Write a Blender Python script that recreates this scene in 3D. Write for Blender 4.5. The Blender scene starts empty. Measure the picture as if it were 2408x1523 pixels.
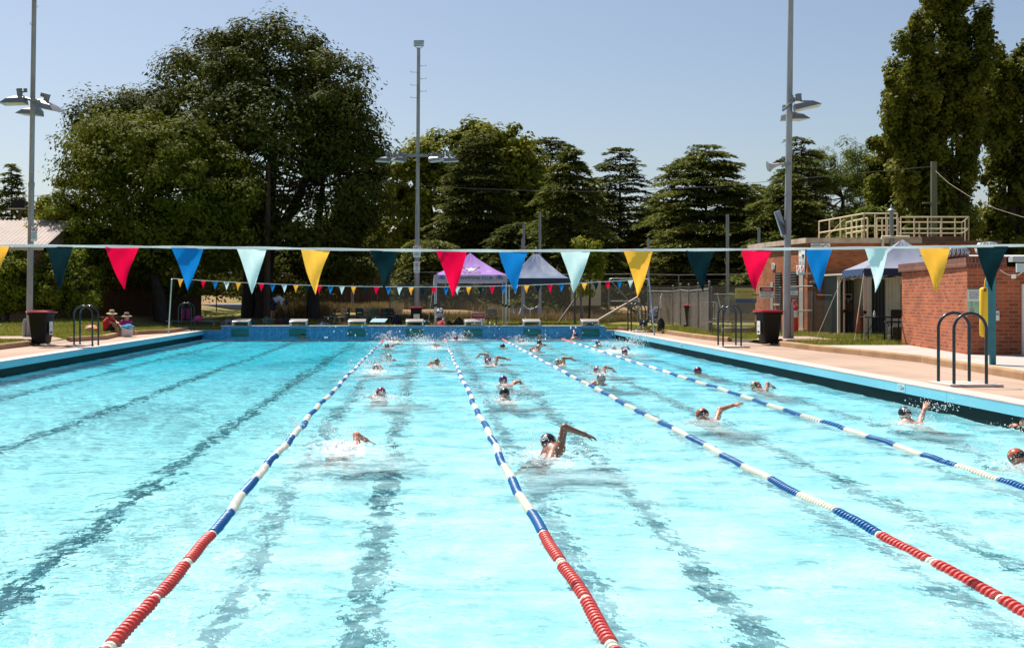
import bpy, bmesh, math, random
import numpy as np
from mathutils import Vector, Matrix
S = bpy.context.scene
C = S.collection
R = math.radians
F, CX, CY, H = 2674.0, 1003.0, 697.0, 1.87      # focal length and principal point (photo pixels), eye height over the water
# ---------------------------------------------------------------- camera
cam = bpy.data.cameras.new('camera'); camo = bpy.data.objects.new('camera', cam); C.objects.link(camo)
cam.sensor_width = 36; cam.lens = 36*F/2408
cam.shift_x = (1204-CX)/2408; cam.shift_y = -(761.5-CY)/2408
cam.clip_start = .1; cam.clip_end = 5000
camo.location = (0, 0, H); camo.rotation_euler = (R(90), 0, 0)
S.camera = camo
# ---------------------------------------------------------------- light
SUN_EL, SUN_AZ = 60.0, 34.0          # azimuth: degrees to the left of +Y
sd = Vector((-math.sin(R(SUN_AZ))*math.cos(R(SUN_EL)), math.cos(R(SUN_AZ))*math.cos(R(SUN_EL)), math.sin(R(SUN_EL))))
W = bpy.data.worlds.new('World'); S.world = W; W.use_nodes = True
nt = W.node_tree; bg = nt.nodes['Background']
sky = nt.nodes.new('ShaderNodeTexSky'); sky.sky_type = 'NISHITA'; sky.sun_disc = False
sky.sun_elevation = R(SUN_EL); sky.sun_rotation = R(-SUN_AZ)
sky.altitude = 500; sky.air_density = 1.0; sky.dust_density = 2.5; sky.ozone_density = .55
nt.links.new(sky.outputs[0], bg.inputs[0]); bg.inputs[1].default_value = .072
sl = bpy.data.lights.new('sun', 'SUN'); sl.energy = 5.0; sl.angle = R(.55); sl.color = (1, .95, .87)
so = bpy.data.objects.new('sun', sl); C.objects.link(so); so.rotation_euler = sd.to_track_quat('Z', 'Y').to_euler()
S.view_settings.view_transform = 'Standard'; S.view_settings.look = 'None'
S.view_settings.exposure = .72; S.view_settings.gamma = 1
cy = S.cycles
S.render.engine = 'CYCLES'
cy.use_denoising = True
cy.caustics_refractive = True; cy.caustics_reflective = False
cy.max_bounces = 10; cy.transparent_max_bounces = 24; cy.transmission_bounces = 8; cy.diffuse_bounces = 4
cy.sample_clamp_indirect = 6
# ---------------------------------------------------------------- helpers
rnd = random.Random(11)
rng = np.random.default_rng(7)
PI = math.pi
def gp(px, py, z=0.0):                    # photo pixel -> point on the level z
    Y = F*(H-z)/(py-CY); return Vector(((px-CX)*Y/F, Y, z))
def at(px, py, Y):                        # photo pixel at a known distance
    return Vector(((px-CX)*Y/F, Y, H-(py-CY)*Y/F))
def ss(a, b, x):
    t = np.clip((x-a)/(b-a), 0, 1); return t*t*(3-2*t)
class MB:
    def __init__(s): s.v = []; s.f = []; s.m = []; s.mi = 0
    def add(s, v, f, M=None):
        b = len(s.v)
        s.v += [tuple(M @ Vector(p)) if M else tuple(p) for p in v]
        s.f += [tuple(i+b for i in q) for q in f]; s.m += [s.mi]*len(f); return s
    def bx(s, x0, x1, y0, y1, z0, z1, M=None):
        v = [(x0,y0,z0),(x1,y0,z0),(x1,y1,z0),(x0,y1,z0),(x0,y0,z1),(x1,y0,z1),(x1,y1,z1),(x0,y1,z1)]
        return s.add(v, [(0,3,2,1),(4,5,6,7),(0,1,5,4),(1,2,6,5),(2,3,7,6),(3,0,4,7)], M)
    def box(s, c, d, rz=0, M=None):
        m = Matrix.Translation(c) @ Matrix.Rotation(rz, 4, 'Z')
        if M: m = M @ m
        a, b, e = d[0]/2, d[1]/2, d[2]/2
        return s.bx(-a, a, -b, b, -e, e, m)
    def rbox(s, c, d, r=.01, rz=0, M=None):          # bevelled box
        bm = bmesh.new(); bmesh.ops.create_cube(bm, size=1)
        bmesh.ops.scale(bm, vec=d, verts=bm.verts)
        bmesh.ops.bevel(bm, geom=bm.edges[:], offset=min(r, min(d)*.45), segments=2, affect='EDGES', profile=.5)
        m = Matrix.Translation(c) @ Matrix.Rotation(rz, 4, 'Z')
        if M: m = M @ m
        bm.verts.index_update()
        s.add([v.co[:] for v in bm.verts], [[v.index for v in f.verts] for f in bm.faces], m); bm.free(); return s
    def tube(s, pts, r, n=8, caps=True, M=None):
        P = [Vector(p) for p in pts]; k = len(P); rr = r if isinstance(r, (list, tuple)) else [r]*k
        t0 = (P[1]-P[0]).normalized(); u = t0.orthogonal().normalized(); v = []
        for i in range(k):
            t = ((P[min(i+1,k-1)]-P[i]).normalized() + (P[i]-P[max(i-1,0)]).normalized())
            t = t.normalized() if t.length > 1e-6 else t0
            u = (u - t*u.dot(t)); u = u.normalized() if u.length > 1e-6 else t.orthogonal().normalized()
            w = t.cross(u)
            for j in range(n):
                a = 2*PI*j/n; v.append(P[i] + (u*math.cos(a)+w*math.sin(a))*rr[i])
        f = [(i*n+j, i*n+(j+1)%n, (i+1)*n+(j+1)%n, (i+1)*n+j) for i in range(k-1) for j in range(n)]
        if caps: f += [tuple(range(n-1,-1,-1)), tuple((k-1)*n+j for j in range(n))]
        return s.add(v, f, M)
    def lathe(s, prof, n=20, M=None, sx=1, sy=1):
        v = [(r*math.cos(2*PI*j/n)*sx, r*math.sin(2*PI*j/n)*sy, z) for r, z in prof for j in range(n)]
        k = len(prof)
        f = [(i*n+j, i*n+(j+1)%n, (i+1)*n+(j+1)%n, (i+1)*n+j) for i in range(k-1) for j in range(n)]
        if prof[0][0] > 1e-5: f.append(tuple(range(n-1,-1,-1)))
        if prof[-1][0] > 1e-5: f.append(tuple((k-1)*n+j for j in range(n)))
        return s.add(v, f, M)
    def prism(s, poly, d, M=None):        # polygon in x-z, extruded from y=0 to y=d
        n = len(poly); v = [(x, 0, z) for x, z in poly] + [(x, d, z) for x, z in poly]
        f = [tuple(range(n)), tuple(range(2*n-1, n-1, -1))] + [(i, i+n, (i+1)%n+n, (i+1)%n) for i in range(n)]
        return s.add(v, f, M)
    def ell(s, c, r, nu=16, nv=10, M=None):
        prof = [(max(math.sin(PI*i/nv), 0), -math.cos(PI*i/nv)) for i in range(nv+1)]
        m = Matrix.Translation(c) @ Matrix.Diagonal((r[0], r[1], r[2], 1))
        if M: m = M @ m
        return s.lathe([(max(a, 1e-4), z) for a, z in prof], nu, m)
    def build(s, name, mat, parent=None, smooth=None, loc=None):
        me = bpy.data.meshes.new(name); me.from_pydata(s.v, [], s.f)
        for m in (mat if isinstance(mat, (list, tuple)) else [mat]): me.materials.append(m)
        if any(s.m): me.polygons.foreach_set('material_index', s.m)
        if smooth is not None:
            me.shade_smooth(); me.set_sharp_from_angle(angle=R(smooth))
        return link(name, me, parent, loc)
def link(name, me, parent=None, loc=None):
    o = bpy.data.objects.new(name, me); C.objects.link(o)
    if parent is not None: o.parent = parent
    if loc is not None: o.location = loc
    return o
def tag(o, label=None, cat=None, group=None, kind=None):
    if label: o['label'] = label
    if cat: o['category'] = cat
    if group: o['group'] = group
    if kind: o['kind'] = kind
    return o
def thing(name, label, cat, loc=(0,0,0), rz=0, group=None):
    o = bpy.data.objects.new(name, None); C.objects.link(o); o.empty_display_size = .2
    o.location = loc; o.rotation_euler = (0, 0, rz); return tag(o, label, cat, group)
def dup(root, loc, rz=None, label=None, scale=None):
    r = root.copy(); C.objects.link(r); r.location = loc
    if rz is not None: r.rotation_euler = (0, 0, rz)
    if label: r['label'] = label
    if scale: r.scale = scale if isinstance(scale, tuple) else (scale,)*3
    for ch in list(root.children):
        c = ch.copy(); C.objects.link(c); c.parent = r
        for g in list(ch.children):
            d = g.copy(); C.objects.link(d); d.parent = c
    return r
def np_mesh(name, v, q, mat, smooth=False):          # quads from numpy
    me = bpy.data.meshes.new(name); k = q.shape[1]
    me.vertices.add(len(v)); me.vertices.foreach_set('co', np.ascontiguousarray(v, dtype=np.float32).ravel())
    me.loops.add(q.size); me.loops.foreach_set('vertex_index', np.ascontiguousarray(q, dtype=np.int32).ravel())
    me.polygons.add(len(q)); me.polygons.foreach_set('loop_start', np.arange(0, q.size, k, dtype=np.int32))
    me.update(calc_edges=True)
    for m in (mat if isinstance(mat, (list, tuple)) else [mat]): me.materials.append(m)
    if smooth: me.shade_smooth()
    return me
_font_cache = {}
def text(mb, s, size, M, bold=0.0, align='CENTER', sx=1.0):     # flat lettering in local x-y, laid by M
    key = (s, align, bold)
    if key not in _font_cache:
        cu = bpy.data.curves.new('t', 'FONT'); cu.body = s; cu.size = 1; cu.align_x = align; cu.align_y = 'CENTER'; cu.offset = bold; cu.resolution_u = 3
        o = bpy.data.objects.new('t', cu); C.objects.link(o)
        dg = bpy.context.evaluated_depsgraph_get(); me = bpy.data.meshes.new_from_object(o.evaluated_get(dg))
        _font_cache[key] = ([v.co[:] for v in me.vertices], [tuple(p.vertices) for p in me.polygons])
        bpy.data.objects.remove(o); bpy.data.curves.remove(cu); bpy.data.meshes.remove(me)
    v, f = _font_cache[key]
    mb.add(v, f, M @ Matrix.Diagonal((size*sx, size, 1, 1)))
def face_cam(c, rz=0.0):      # local x-y page standing upright, facing -Y, turned by rz
    return Matrix.Translation(c) @ Matrix.Rotation(rz, 4, 'Z') @ Matrix.Rotation(R(90), 4, 'X')
# ---------------------------------------------------------------- materials
MATS = {}
def mat(name, col, rough=.6, metal=0, col2=None, ns=6, nd=4, bump=0, bs=40, spec=.5, trans=0, w=None, lo=.35, hi=.65, stretch=None, coat=0):
    if name in MATS: return MATS[name]
    m = bpy.data.materials.new(name); m.use_nodes = True; t = m.node_tree; b = t.nodes['Principled BSDF']
    b.inputs['Base Color'].default_value = (*col, 1); b.inputs['Roughness'].default_value = rough
    b.inputs['Metallic'].default_value = metal; b.inputs['Specular IOR Level'].default_value = spec
    b.inputs['Coat Weight'].default_value = coat
    tc = t.nodes.new('ShaderNodeTexCoord'); vec = tc.outputs['Object']
    if stretch:
        mp = t.nodes.new('ShaderNodeMapping'); mp.inputs['Scale'].default_value = stretch; t.links.new(vec, mp.inputs[0]); vec = mp.outputs[0]
    if col2:
        n = t.nodes.new('ShaderNodeTexNoise'); n.inputs['Scale'].default_value = ns; n.inputs['Detail'].default_value = nd; t.links.new(vec, n.inputs['Vector'])
        r = t.nodes.new('ShaderNodeValToRGB'); r.color_ramp.elements[0].position = lo; r.color_ramp.elements[1].position = hi
        r.color_ramp.elements[0].color = (*col, 1); r.color_ramp.elements[1].color = (*col2, 1)
        t.links.new(n.outputs['Fac'], r.inputs[0]); t.links.new(r.outputs[0], b.inputs['Base Color'])
    if bump:
        n2 = t.nodes.new('ShaderNodeTexNoise'); n2.inputs['Scale'].default_value = bs; n2.inputs['Detail'].default_value = 5; t.links.new(vec, n2.inputs['Vector'])
        bp = t.nodes.new('ShaderNodeBump'); bp.inputs['Strength'].default_value = bump; bp.inputs['Distance'].default_value = .01
        t.links.new(n2.outputs['Fac'], bp.inputs['Height']); t.links.new(bp.outputs[0], b.inputs['Normal'])
    if trans:
        tr = t.nodes.new('ShaderNodeBsdfTranslucent'); mx = t.nodes.new('ShaderNodeMixShader'); mx.inputs[0].default_value = trans
        src = b.inputs['Base Color'].links[0].from_socket if b.inputs['Base Color'].links else None
        if src: t.links.new(src, tr.inputs[0])
        else: tr.inputs[0].default_value = (*col, 1)
        t.links.new(b.outputs[0], mx.inputs[1]); t.links.new(tr.outputs[0], mx.inputs[2]); t.links.new(mx.outputs[0], t.nodes['Material Output'].inputs[0])
    MATS[name] = m; return m
def wall_vec(t):          # (along the wall, height) for walls of any direction, in object space
    tc = t.nodes.new('ShaderNodeTexCoord'); sp = t.nodes.new('ShaderNodeSeparateXYZ'); t.links.new(tc.outputs['Object'], sp.inputs[0])
    sn = t.nodes.new('ShaderNodeSeparateXYZ'); t.links.new(tc.outputs['Normal'], sn.inputs[0])
    ab = t.nodes.new('ShaderNodeMath'); ab.operation = 'ABSOLUTE'; t.links.new(sn.outputs[0], ab.inputs[0])
    gt = t.nodes.new('ShaderNodeMath'); gt.operation = 'GREATER_THAN'; gt.inputs[1].default_value = .7; t.links.new(ab.outputs[0], gt.inputs[0])
    mx = t.nodes.new('ShaderNodeMix'); mx.data_type = 'FLOAT'; t.links.new(gt.outputs[0], mx.inputs[0]); t.links.new(sp.outputs[0], mx.inputs[2]); t.links.new(sp.outputs[1], mx.inputs[3])
    cb = t.nodes.new('ShaderNodeCombineXYZ'); t.links.new(mx.outputs[0], cb.inputs[0]); t.links.new(sp.outputs[2], cb.inputs[1])
    return cb.outputs[0]
def brick_mat(name, c1, c2, mortar, bw=.24, bh=.086, ms=.012, off=.5, rough=.85, bump=.6, bias=0, spec=.3):
    if name in MATS: return MATS[name]
    m = bpy.data.materials.new(name); m.use_nodes = True; t = m.node_tree; b = t.nodes['Principled BSDF']
    br = t.nodes.new('ShaderNodeTexBrick'); t.links.new(wall_vec(t), br.inputs['Vector'])
    br.inputs['Color1'].default_value = (*c1, 1); br.inputs['Color2'].default_value = (*c2, 1); br.inputs['Mortar'].default_value = (*mortar, 1)
    br.inputs['Scale'].default_value = 1; br.inputs['Brick Width'].default_value = bw; br.inputs['Row Height'].default_value = bh
    br.inputs['Mortar Size'].default_value = ms; br.inputs['Mortar Smooth'].default_value = .1; br.inputs['Bias'].default_value = bias; br.offset = off
    n = t.nodes.new('ShaderNodeTexNoise'); n.inputs['Scale'].default_value = 1.3; n.inputs['Detail'].default_value = 6
    tc = t.nodes.new('ShaderNodeTexCoord'); t.links.new(tc.outputs['Object'], n.inputs['Vector'])
    mr = t.nodes.new('ShaderNodeMapRange'); mr.inputs[1].default_value = .3; mr.inputs[2].default_value = .7; mr.inputs[3].default_value = .72; mr.inputs[4].default_value = 1.12
    t.links.new(n.outputs['Fac'], mr.inputs[0])
    mu = t.nodes.new('ShaderNodeMix'); mu.data_type = 'RGBA'; mu.blend_type = 'MULTIPLY'; mu.inputs[0].default_value = 1
    t.links.new(br.outputs['Color'], mu.inputs[6]); t.links.new(mr.outputs[0], mu.inputs[7]); t.links.new(mu.outputs[2], b.inputs['Base Color'])
    bp = t.nodes.new('ShaderNodeBump'); bp.inputs['Strength'].default_value = bump; bp.inputs['Distance'].default_value = .008; bp.invert = True
    t.links.new(br.outputs['Fac'], bp.inputs['Height']); t.links.new(bp.outputs[0], b.inputs['Normal'])
    b.inputs['Roughness'].default_value = rough; b.inputs['Specular IOR Level'].default_value = spec
    MATS[name] = m; return m
def corr_mat(name, col, col2, pitch=.09, axis=0, rough=.5):
    return mat(name, col, rough, .0, col2, 1.2, bump=.05)
def leaf_mat(name, c1, c2, tr=.3, rough=.42, spec=.5, ns=.45):
    return mat(name, c1, rough, 0, c2, ns, 3, trans=tr, spec=spec, lo=.38, hi=.62)
steel = mat('galvanised_steel', (.30,.31,.31), .45, .6, (.20,.21,.215), 3, stretch=(6,6,.6))
steel_dk = mat('weathered_pipe', (.20,.18,.165), .6, .3, (.12,.105,.10), 3)
white_paint = mat('white_paint', (.75,.74,.72), .5, 0, (.66,.65,.62), 3)
black_pl = mat('black_plastic', (.005,.005,.006), .5, 0, bump=.1, bs=60, spec=.25)
red_pl = mat('red_plastic', (.38,.008,.02), .32, 0)
cream = mat('cream_sheet', (.62,.56,.46), .5, 0, (.53,.47,.38), 2)
cream_rail = mat('cream_rail_paint', (.60,.53,.36), .5, 0, (.48,.41,.27), 4)
dark = mat('dark_void', (.01,.01,.011), .9)
wood = mat('dark_timber', (.10,.06,.035), .85, 0, (.06,.035,.02), 4, bump=.4, stretch=(5,5,.5))
navy_pipe = mat('navy_powder_coat', (.004,.020,.030), .28, 0, spec=.4, coat=.3)
sign_white = mat('sign_white', (.78,.78,.76), .4)
sign_black = mat('sign_black', (.015,.015,.016), .4)
sign_red = mat('sign_red', (.55,.02,.03), .4)
alu = mat('aluminium', (.55,.55,.54), .35, .8)
# ---------------------------------------------------------------- setting: ground, deck, pool
PX0, PX1, PY0, PY1, DZ = -9.8, 8.25, 3.3, 50.0, .37
def gz(x, y):
    x = np.asarray(x, float); y = np.asarray(y, float)
    z = .468 + .55*ss(57, 74, y)*(1-ss(2, 6, x)) + .75*ss(74, 92, y) + .35*ss(-12.2, -15, x)*ss(43, 52, y)
    z = z + .02*np.sin(x*1.3+y*.7) + .015*np.sin(x*2.9-y*1.7)
    z = z*1.0 - .05*ss(10, 14, x)*(1-ss(30, 40, y))*0
    return z + 6*ss(260, 600, y)*0
KL = [(-12.05,0),(-12.05,35.3)]
KL2 = [(-11.8,37.7),(-11.15,39.6),(-11.5,42.4),(-11.3,44.8),(-10.6,46.6),(-10.5,50.2)]
KR = [(10.7,0),(10.7,20.4),(11.25,25.9),(11.05,29),(10.75,31.4),(10.65,34.4)]
KR2 = [(9.95,37.6),(9.75,38.6),(9.55,42),(9.6,46),(9.3,49.2),(8.45,50.3)]
grass_m = mat('lawn', (.135,.145,.03), .95, 0, (.22,.20,.06), .55, 8, bump=1.0, bs=25, spec=.1)
def add_ground_colors(m):
    t = m.node_tree; b = t.nodes['Principled BSDF']; src = b.inputs['Base Color'].links[0].from_socket
    a = t.nodes.new('ShaderNodeAttribute'); a.attribute_name = 'dry'
    n = t.nodes.new('ShaderNodeTexNoise'); n.inputs['Scale'].default_value = 2.2; n.inputs['Detail'].default_value = 6
    ad = t.nodes.new('ShaderNodeMath'); ad.operation = 'MULTIPLY_ADD'; ad.inputs[1].default_value = 1.2; ad.inputs[2].default_value = -.6
    t.links.new(n.outputs['Fac'], ad.inputs[0])
    s2 = t.nodes.new('ShaderNodeMath'); s2.operation = 'ADD'; s2.use_clamp = True; t.links.new(a.outputs['Fac'], s2.inputs[0]); t.links.new(ad.outputs[0], s2.inputs[1])
    gm = t.nodes.new('ShaderNodeMath'); gm.operation = 'MULTIPLY'; t.links.new(s2.outputs[0], gm.inputs[0]); t.links.new(a.outputs['Fac'], gm.inputs[1])
    mx = t.nodes.new('ShaderNodeMix'); mx.data_type = 'RGBA'; t.links.new(gm.outputs[0], mx.inputs[0]); t.links.new(src, mx.inputs[6]); mx.inputs[7].default_value = (.30,.20,.10,1)
    t.links.new(mx.outputs[2], b.inputs['Base Color'])
add_ground_colors(grass_m)
def kerb_x(poly, y):
    return np.interp(y, [p[1] for p in poly], [p[0] for p in poly])
# ground sheet: fine grid near, coarse far, cut out where the deck and pool are
gx = np.concatenate([[-2500,-1200,-600,-300,-150,-90,-60], np.arange(-45,45.1,.5), [60,90,150,300,600,1200,2500]])
gy = np.concatenate([[-1500,-600,-200,-60,-20], np.arange(-10,110.1,.6), [125,150,200,300,500,900,1800,4000]])
GX, GY = np.meshgrid(gx, gy); GZ = gz(GX, GY)
inside = (GX > kerb_x(KL+KL2, GY)) & (GX < kerb_x(KR+KR2, GY)) & (GY < 50.35)
GZ = np.where(inside, -2.6, GZ)
# keep the wall of the cut under the deck
v = np.stack([GX.ravel(), GY.ravel(), GZ.ravel()], 1); idx = np.arange(v.shape[0]).reshape(GX.shape)
q = np.stack([idx[:-1,:-1], idx[:-1,1:], idx[1:,1:], idx[1:,:-1]], -1).reshape(-1, 4)
qi = inside.ravel()[q]
keep = ~qi.any(1)
me = np_mesh('ground', v, q[keep], grass_m, True)
dry = (ss(58, 66, GY)*np.where(GX<-7,.12,.8) + .35*ss(51, 54, GY)*(GX > -2)*(GX < 9) + ss(-12.5,-14.5,GX)*ss(47,53,GY)*.9*(GX>-17.5) + ss(38,46,GY)*(GX>9)*.25).clip(0, 1)
at_ = me.attributes.new('dry', 'FLOAT', 'POINT'); at_.data.foreach_set('value', dry.ravel().astype(np.float32))
ground = tag(link('ground', me), kind='structure')
# the strip of lawn between the cut grid and the kerbs
def strip(name, poly, side, m, wdt=1.3):
    mb = MB()
    for (xa, ya), (xb, yb) in zip(poly[:-1], poly[1:]):
        n = max(1, int(abs(yb-ya)/1.0))
        for i in range(n):
            y0, y1 = ya+(yb-ya)*i/n, ya+(yb-ya)*(i+1)/n; x0, x1 = xa+(xb-xa)*i/n, xa+(xb-xa)*(i+1)/n
            w0, w1 = x0+side*wdt, x1+side*wdt
            mb.add([(x0,y0,float(gz(x0,y0))-.004),(w0,y0,float(gz(w0,y0))-.012),(w1,y1,float(gz(w1,y1))-.012),(x1,y1,float(gz(x1,y1))-.004)], [(0,3,2,1) if side < 0 else (0,1,2,3)])
    return tag(mb.build(name, m), kind='structure')
for P__, s__ in ((KL,-1),(KL2,-1),(KR,1),(KR2,1)): strip('lawn_edge', P__, s__, grass_m)
mb = MB(); mb.bx(-10.6, 8.6, 50.42, 51.8, -.2, .487); tag(mb.build('lawn_edge', grass_m), kind='structure')
# deck
deck_m = mat('deck_concrete', (.40,.285,.215), .85, 0, (.335,.235,.175), .8, 8, bump=.25, bs=60, spec=.25, stretch=(1,.35,1))
cop_top = mat('coping_top', (.50,.425,.38), .7, 0, (.43,.36,.32), 2.5, 8, bump=.15)
cop_blue = mat('coping_blue_paint', (.20,.56,.67), .45, 0, (.16,.50,.62), 1.5, 7, bump=.1, stretch=(1,.4,3))
def add_joints(m, w, h):
    t = m.node_tree; b = t.nodes['Principled BSDF']; src = b.inputs['Base Color'].links[0].from_socket; tc = t.nodes.new('ShaderNodeTexCoord')
    br = t.nodes.new('ShaderNodeTexBrick'); br.offset = 0; t.links.new(tc.outputs['Object'], br.inputs['Vector']); br.inputs['Scale'].default_value = 1; br.inputs['Brick Width'].default_value = w; br.inputs['Row Height'].default_value = h; br.inputs['Mortar Size'].default_value = .012
    for k_, c_ in (('Color1',(1,1,1,1)),('Color2',(.93,.92,.91,1)),('Mortar',(.5,.45,.42,1))): br.inputs[k_].default_value = c_
    n = t.nodes.new('ShaderNodeTexNoise'); n.inputs['Scale'].default_value = .45; n.inputs['Detail'].default_value = 5; t.links.new(tc.outputs['Object'], n.inputs['Vector'])
    mr = t.nodes.new('ShaderNodeMapRange'); mr.inputs[1].default_value = .56; mr.inputs[2].default_value = .62; mr.inputs[3].default_value = 1; mr.inputs[4].default_value = .86; t.links.new(n.outputs['Fac'], mr.inputs[0])
    m1 = t.nodes.new('ShaderNodeMix'); m1.data_type = 'RGBA'; m1.blend_type = 'MULTIPLY'; m1.inputs[0].default_value = 1; t.links.new(src, m1.inputs[6]); t.links.new(br.outputs[0], m1.inputs[7])
    m2 = t.nodes.new('ShaderNodeMix'); m2.data_type = 'RGBA'; m2.blend_type = 'MULTIPLY'; m2.inputs[0].default_value = 1; t.links.new(m1.outputs[2], m2.inputs[6]); t.links.new(mr.outputs[0], m2.inputs[7]); t.links.new(m2.outputs[2], b.inputs['Base Color'])
add_joints(deck_m, 3.4, 3.05)
mb = MB()
def deck_side(poly, xe):
    for (xa, ya), (xb, yb) in zip(poly[:-1], poly[1:]):
        mb.add([(xe,ya,DZ-.004),(xa,ya,DZ-.004),(xb,yb,DZ-.004),(xe,yb,DZ-.004)], [(0,1,2,3) if xa > xe else (3,2,1,0)])
deck_side(KL+KL2, PX0-.3); deck_side(KR+KR2, PX1+.3)
mb.add([(PX0-.3,-8,DZ-.004),(PX1+.3,-8,DZ-.004),(PX1+.3,3.0,DZ-.004),(PX0-.3,3.0,DZ-.004)], [(0,1,2,3)])
tag(mb.build('pool_deck', deck_m), kind='structure')
# the two little ramps through the kerbs
ramp_m = deck_m
mb = MB()
for x0, x1, y0, y1 in ((-16.5,-11.8,35.3,37.7), (9.8,12.6,34.4,37.6)):
    for i in range(12):
        a, b_ = x0+(x1-x0)*i/12, x0+(x1-x0)*(i+1)/12
        rz_f = lambda x: .3725+.185*float(ss(-11.8,-12.4,x)+ss(10.6,11.2,x))
        mb.add([(a,y0,rz_f(a)),(b_,y0,rz_f(b_)),(b_,y1,rz_f(b_)),(a,y1,rz_f(a))], [(0,1,2,3)])
tag(mb.build('ramp_path', deck_m), kind='structure')
# kerbs
kerb_m = mat('kerb_concrete', (.40,.25,.145), .9, 0, (.29,.175,.10), 1.5, 8, bump=.4, bs=30, spec=.2)
def kerb(poly, side):
    mb = MB(); w = .16
    P = [Vector((x, y, 0)) for x, y in poly]; L = 0
    for a, b in zip(P[:-1], P[1:]):
        d = (b-a); n = max(1, round(d.length/2.4)); t = d.normalized(); nrm = Vector((t.y, -t.x, 0))*side
        for i in range(n):
            p0 = a + d*(i/n) + t*.006; p1 = a + d*((i+1)/n) - t*.006
            zt = .525
            prof = [(0, DZ-.1), (0, zt-.03), (.02, zt), (w, zt), (w, DZ-.1)]
            v = [p0+nrm*u+Vector((0,0,z)) for u, z in prof] + [p1+nrm*u+Vector((0,0,z)) for u, z in prof]
            k = len(prof); f = [(j, (j+1)%k, (j+1)%k+k, j+k) for j in range(k)] + [tuple(range(k-1,-1,-1)), tuple(range(k, 2*k))]
            if side < 0: f = [tuple(reversed(q_)) for q_ in f]
            mb.add(v, f)
    return tag(mb.build('kerb', kerb_m), kind='structure')
kerb(KL, -1); kerb(KL2, -1); kerb(KR, 1); kerb(KR2, 1)
# raised pavement by the brick pavilion
pave_m = mat('pavement_concrete', (.42,.375,.345), .85, 0, (.36,.32,.29), 1.2, 7, bump=.2, spec=.2)
mb = MB()
pv = [(10.86,0),(10.86,20.4),(11.4,25.9),(11.22,28.6)]
pr = [(40,0),(40,20.4),(40,25.9),(14,28.6)]
for (a, b), (c_, d_) in zip(zip(pv[:-1], pr[:-1]), zip(pv[1:], pr[1:])):
    mb.add([(*a,.521),(*b,.521),(*d_,.521),(*c_,.521)], [(0,1,2,3)])
mb.add([(11.22,28.6,.521),(14,28.6,.521),(14,31.6,.521),(10.90,31.6,.521)], [(0,1,2,3)])
tag(mb.build('pavement', pave_m), kind='structure')
yl = mat('yellow_kerb_paint', (.62,.42,.12), .7, 0, (.5,.36,.2), 3)
mb = MB()
for a, b in zip(KR[1:4], KR[2:5]):
    mb.add([(a[0]+.03,a[1],.5295),(a[0]+.1,a[1],.5295),(b[0]+.1,b[1],.5295),(b[0]+.03,b[1],.5295)], [(0,1,2,3)])
mb.add([(10.73,8,.5295),(10.8,8,.5295),(10.8,20.4,.5295),(10.73,20.4,.5295)], [(0,1,2,3)])
tag(mb.build('kerb_paint', yl), kind='structure')
# ---- pool shell
def zf(y): return -1.15 - .5*ss(12, 48, y)         # floor level
floor_m = mat('pool_floor_paint', (.37,.815,.86), .8, 0, (.43,.845,.88), .7, 6, spec=.2)
deep_m = mat('deep_water_tint', (.12,.60,.76), .8, 0, (.15,.64,.79), .7, 6, spec=.2)
def blend_depth_tint(m, y0, y1):  # bluer far floor colour stands in for light absorbed by the water
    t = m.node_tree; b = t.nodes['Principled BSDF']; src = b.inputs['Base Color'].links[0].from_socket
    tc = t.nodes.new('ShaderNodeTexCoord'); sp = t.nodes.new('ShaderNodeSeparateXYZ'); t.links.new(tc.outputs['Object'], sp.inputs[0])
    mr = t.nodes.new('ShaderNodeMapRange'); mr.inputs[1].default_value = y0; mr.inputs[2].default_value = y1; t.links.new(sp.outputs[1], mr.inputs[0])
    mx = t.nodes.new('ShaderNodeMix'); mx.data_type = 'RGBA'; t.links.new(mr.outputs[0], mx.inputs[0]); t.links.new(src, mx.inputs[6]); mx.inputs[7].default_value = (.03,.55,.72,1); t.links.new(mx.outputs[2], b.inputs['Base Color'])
blend_depth_tint(floor_m, 9, 34)
line_m = mat('lane_line_tiles', (.001,.115,.16), .7, 0, spec=.2)
recess_m = mat('channel_tile_with_shade', (.002,.010,.011), .5, 0, (.003,.013,.014), 3, spec=.1, stretch=(1,.3,3))  # dark tile, with the shade under the coping overhang put into its colour
mb = MB(); ys_ = np.linspace(PY0, PY1, 24)
for a, b in zip(ys_[:-1], ys_[1:]):
    mb.add([(PX0,a,zf(a)),(PX1,a,zf(a)),(PX1,b,zf(b)),(PX0,b,zf(b))], [(0,1,2,3)])
pf = tag(mb.build('pool_floor', floor_m), kind='structure')
mb = MB()
for x in (-8.3,-5.62,-3.04,-.43,2.15,4.66,7.1):
    for a, b in zip(ys_[1:-2], ys_[2:-1]):
        mb.add([(x-.095,a,zf(a)+.006),(x+.095,a,zf(a)+.006),(x+.095,b,zf(b)+.006),(x-.095,b,zf(b)+.006)], [(0,1,2,3)])
pl = tag(mb.build('lane_lines', line_m), kind='structure')
mb = MB()
mb.bx(PX0-.25, PX0, PY0, PY1, -2.5, -.03); mb.bx(PX1, PX1+.25, PY0, PY1, -2.5, -.03)
mb.bx(PX0-.25, PX1+.25, PY0-.3, PY0, -2.5, DZ-.01)
pw = tag(mb.build('pool_wall', floor_m), kind='structure')
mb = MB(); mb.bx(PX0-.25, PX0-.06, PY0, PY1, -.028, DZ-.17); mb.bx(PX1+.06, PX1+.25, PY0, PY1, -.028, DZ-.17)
tag(mb.build('scum_channel', recess_m), kind='structure')
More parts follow.
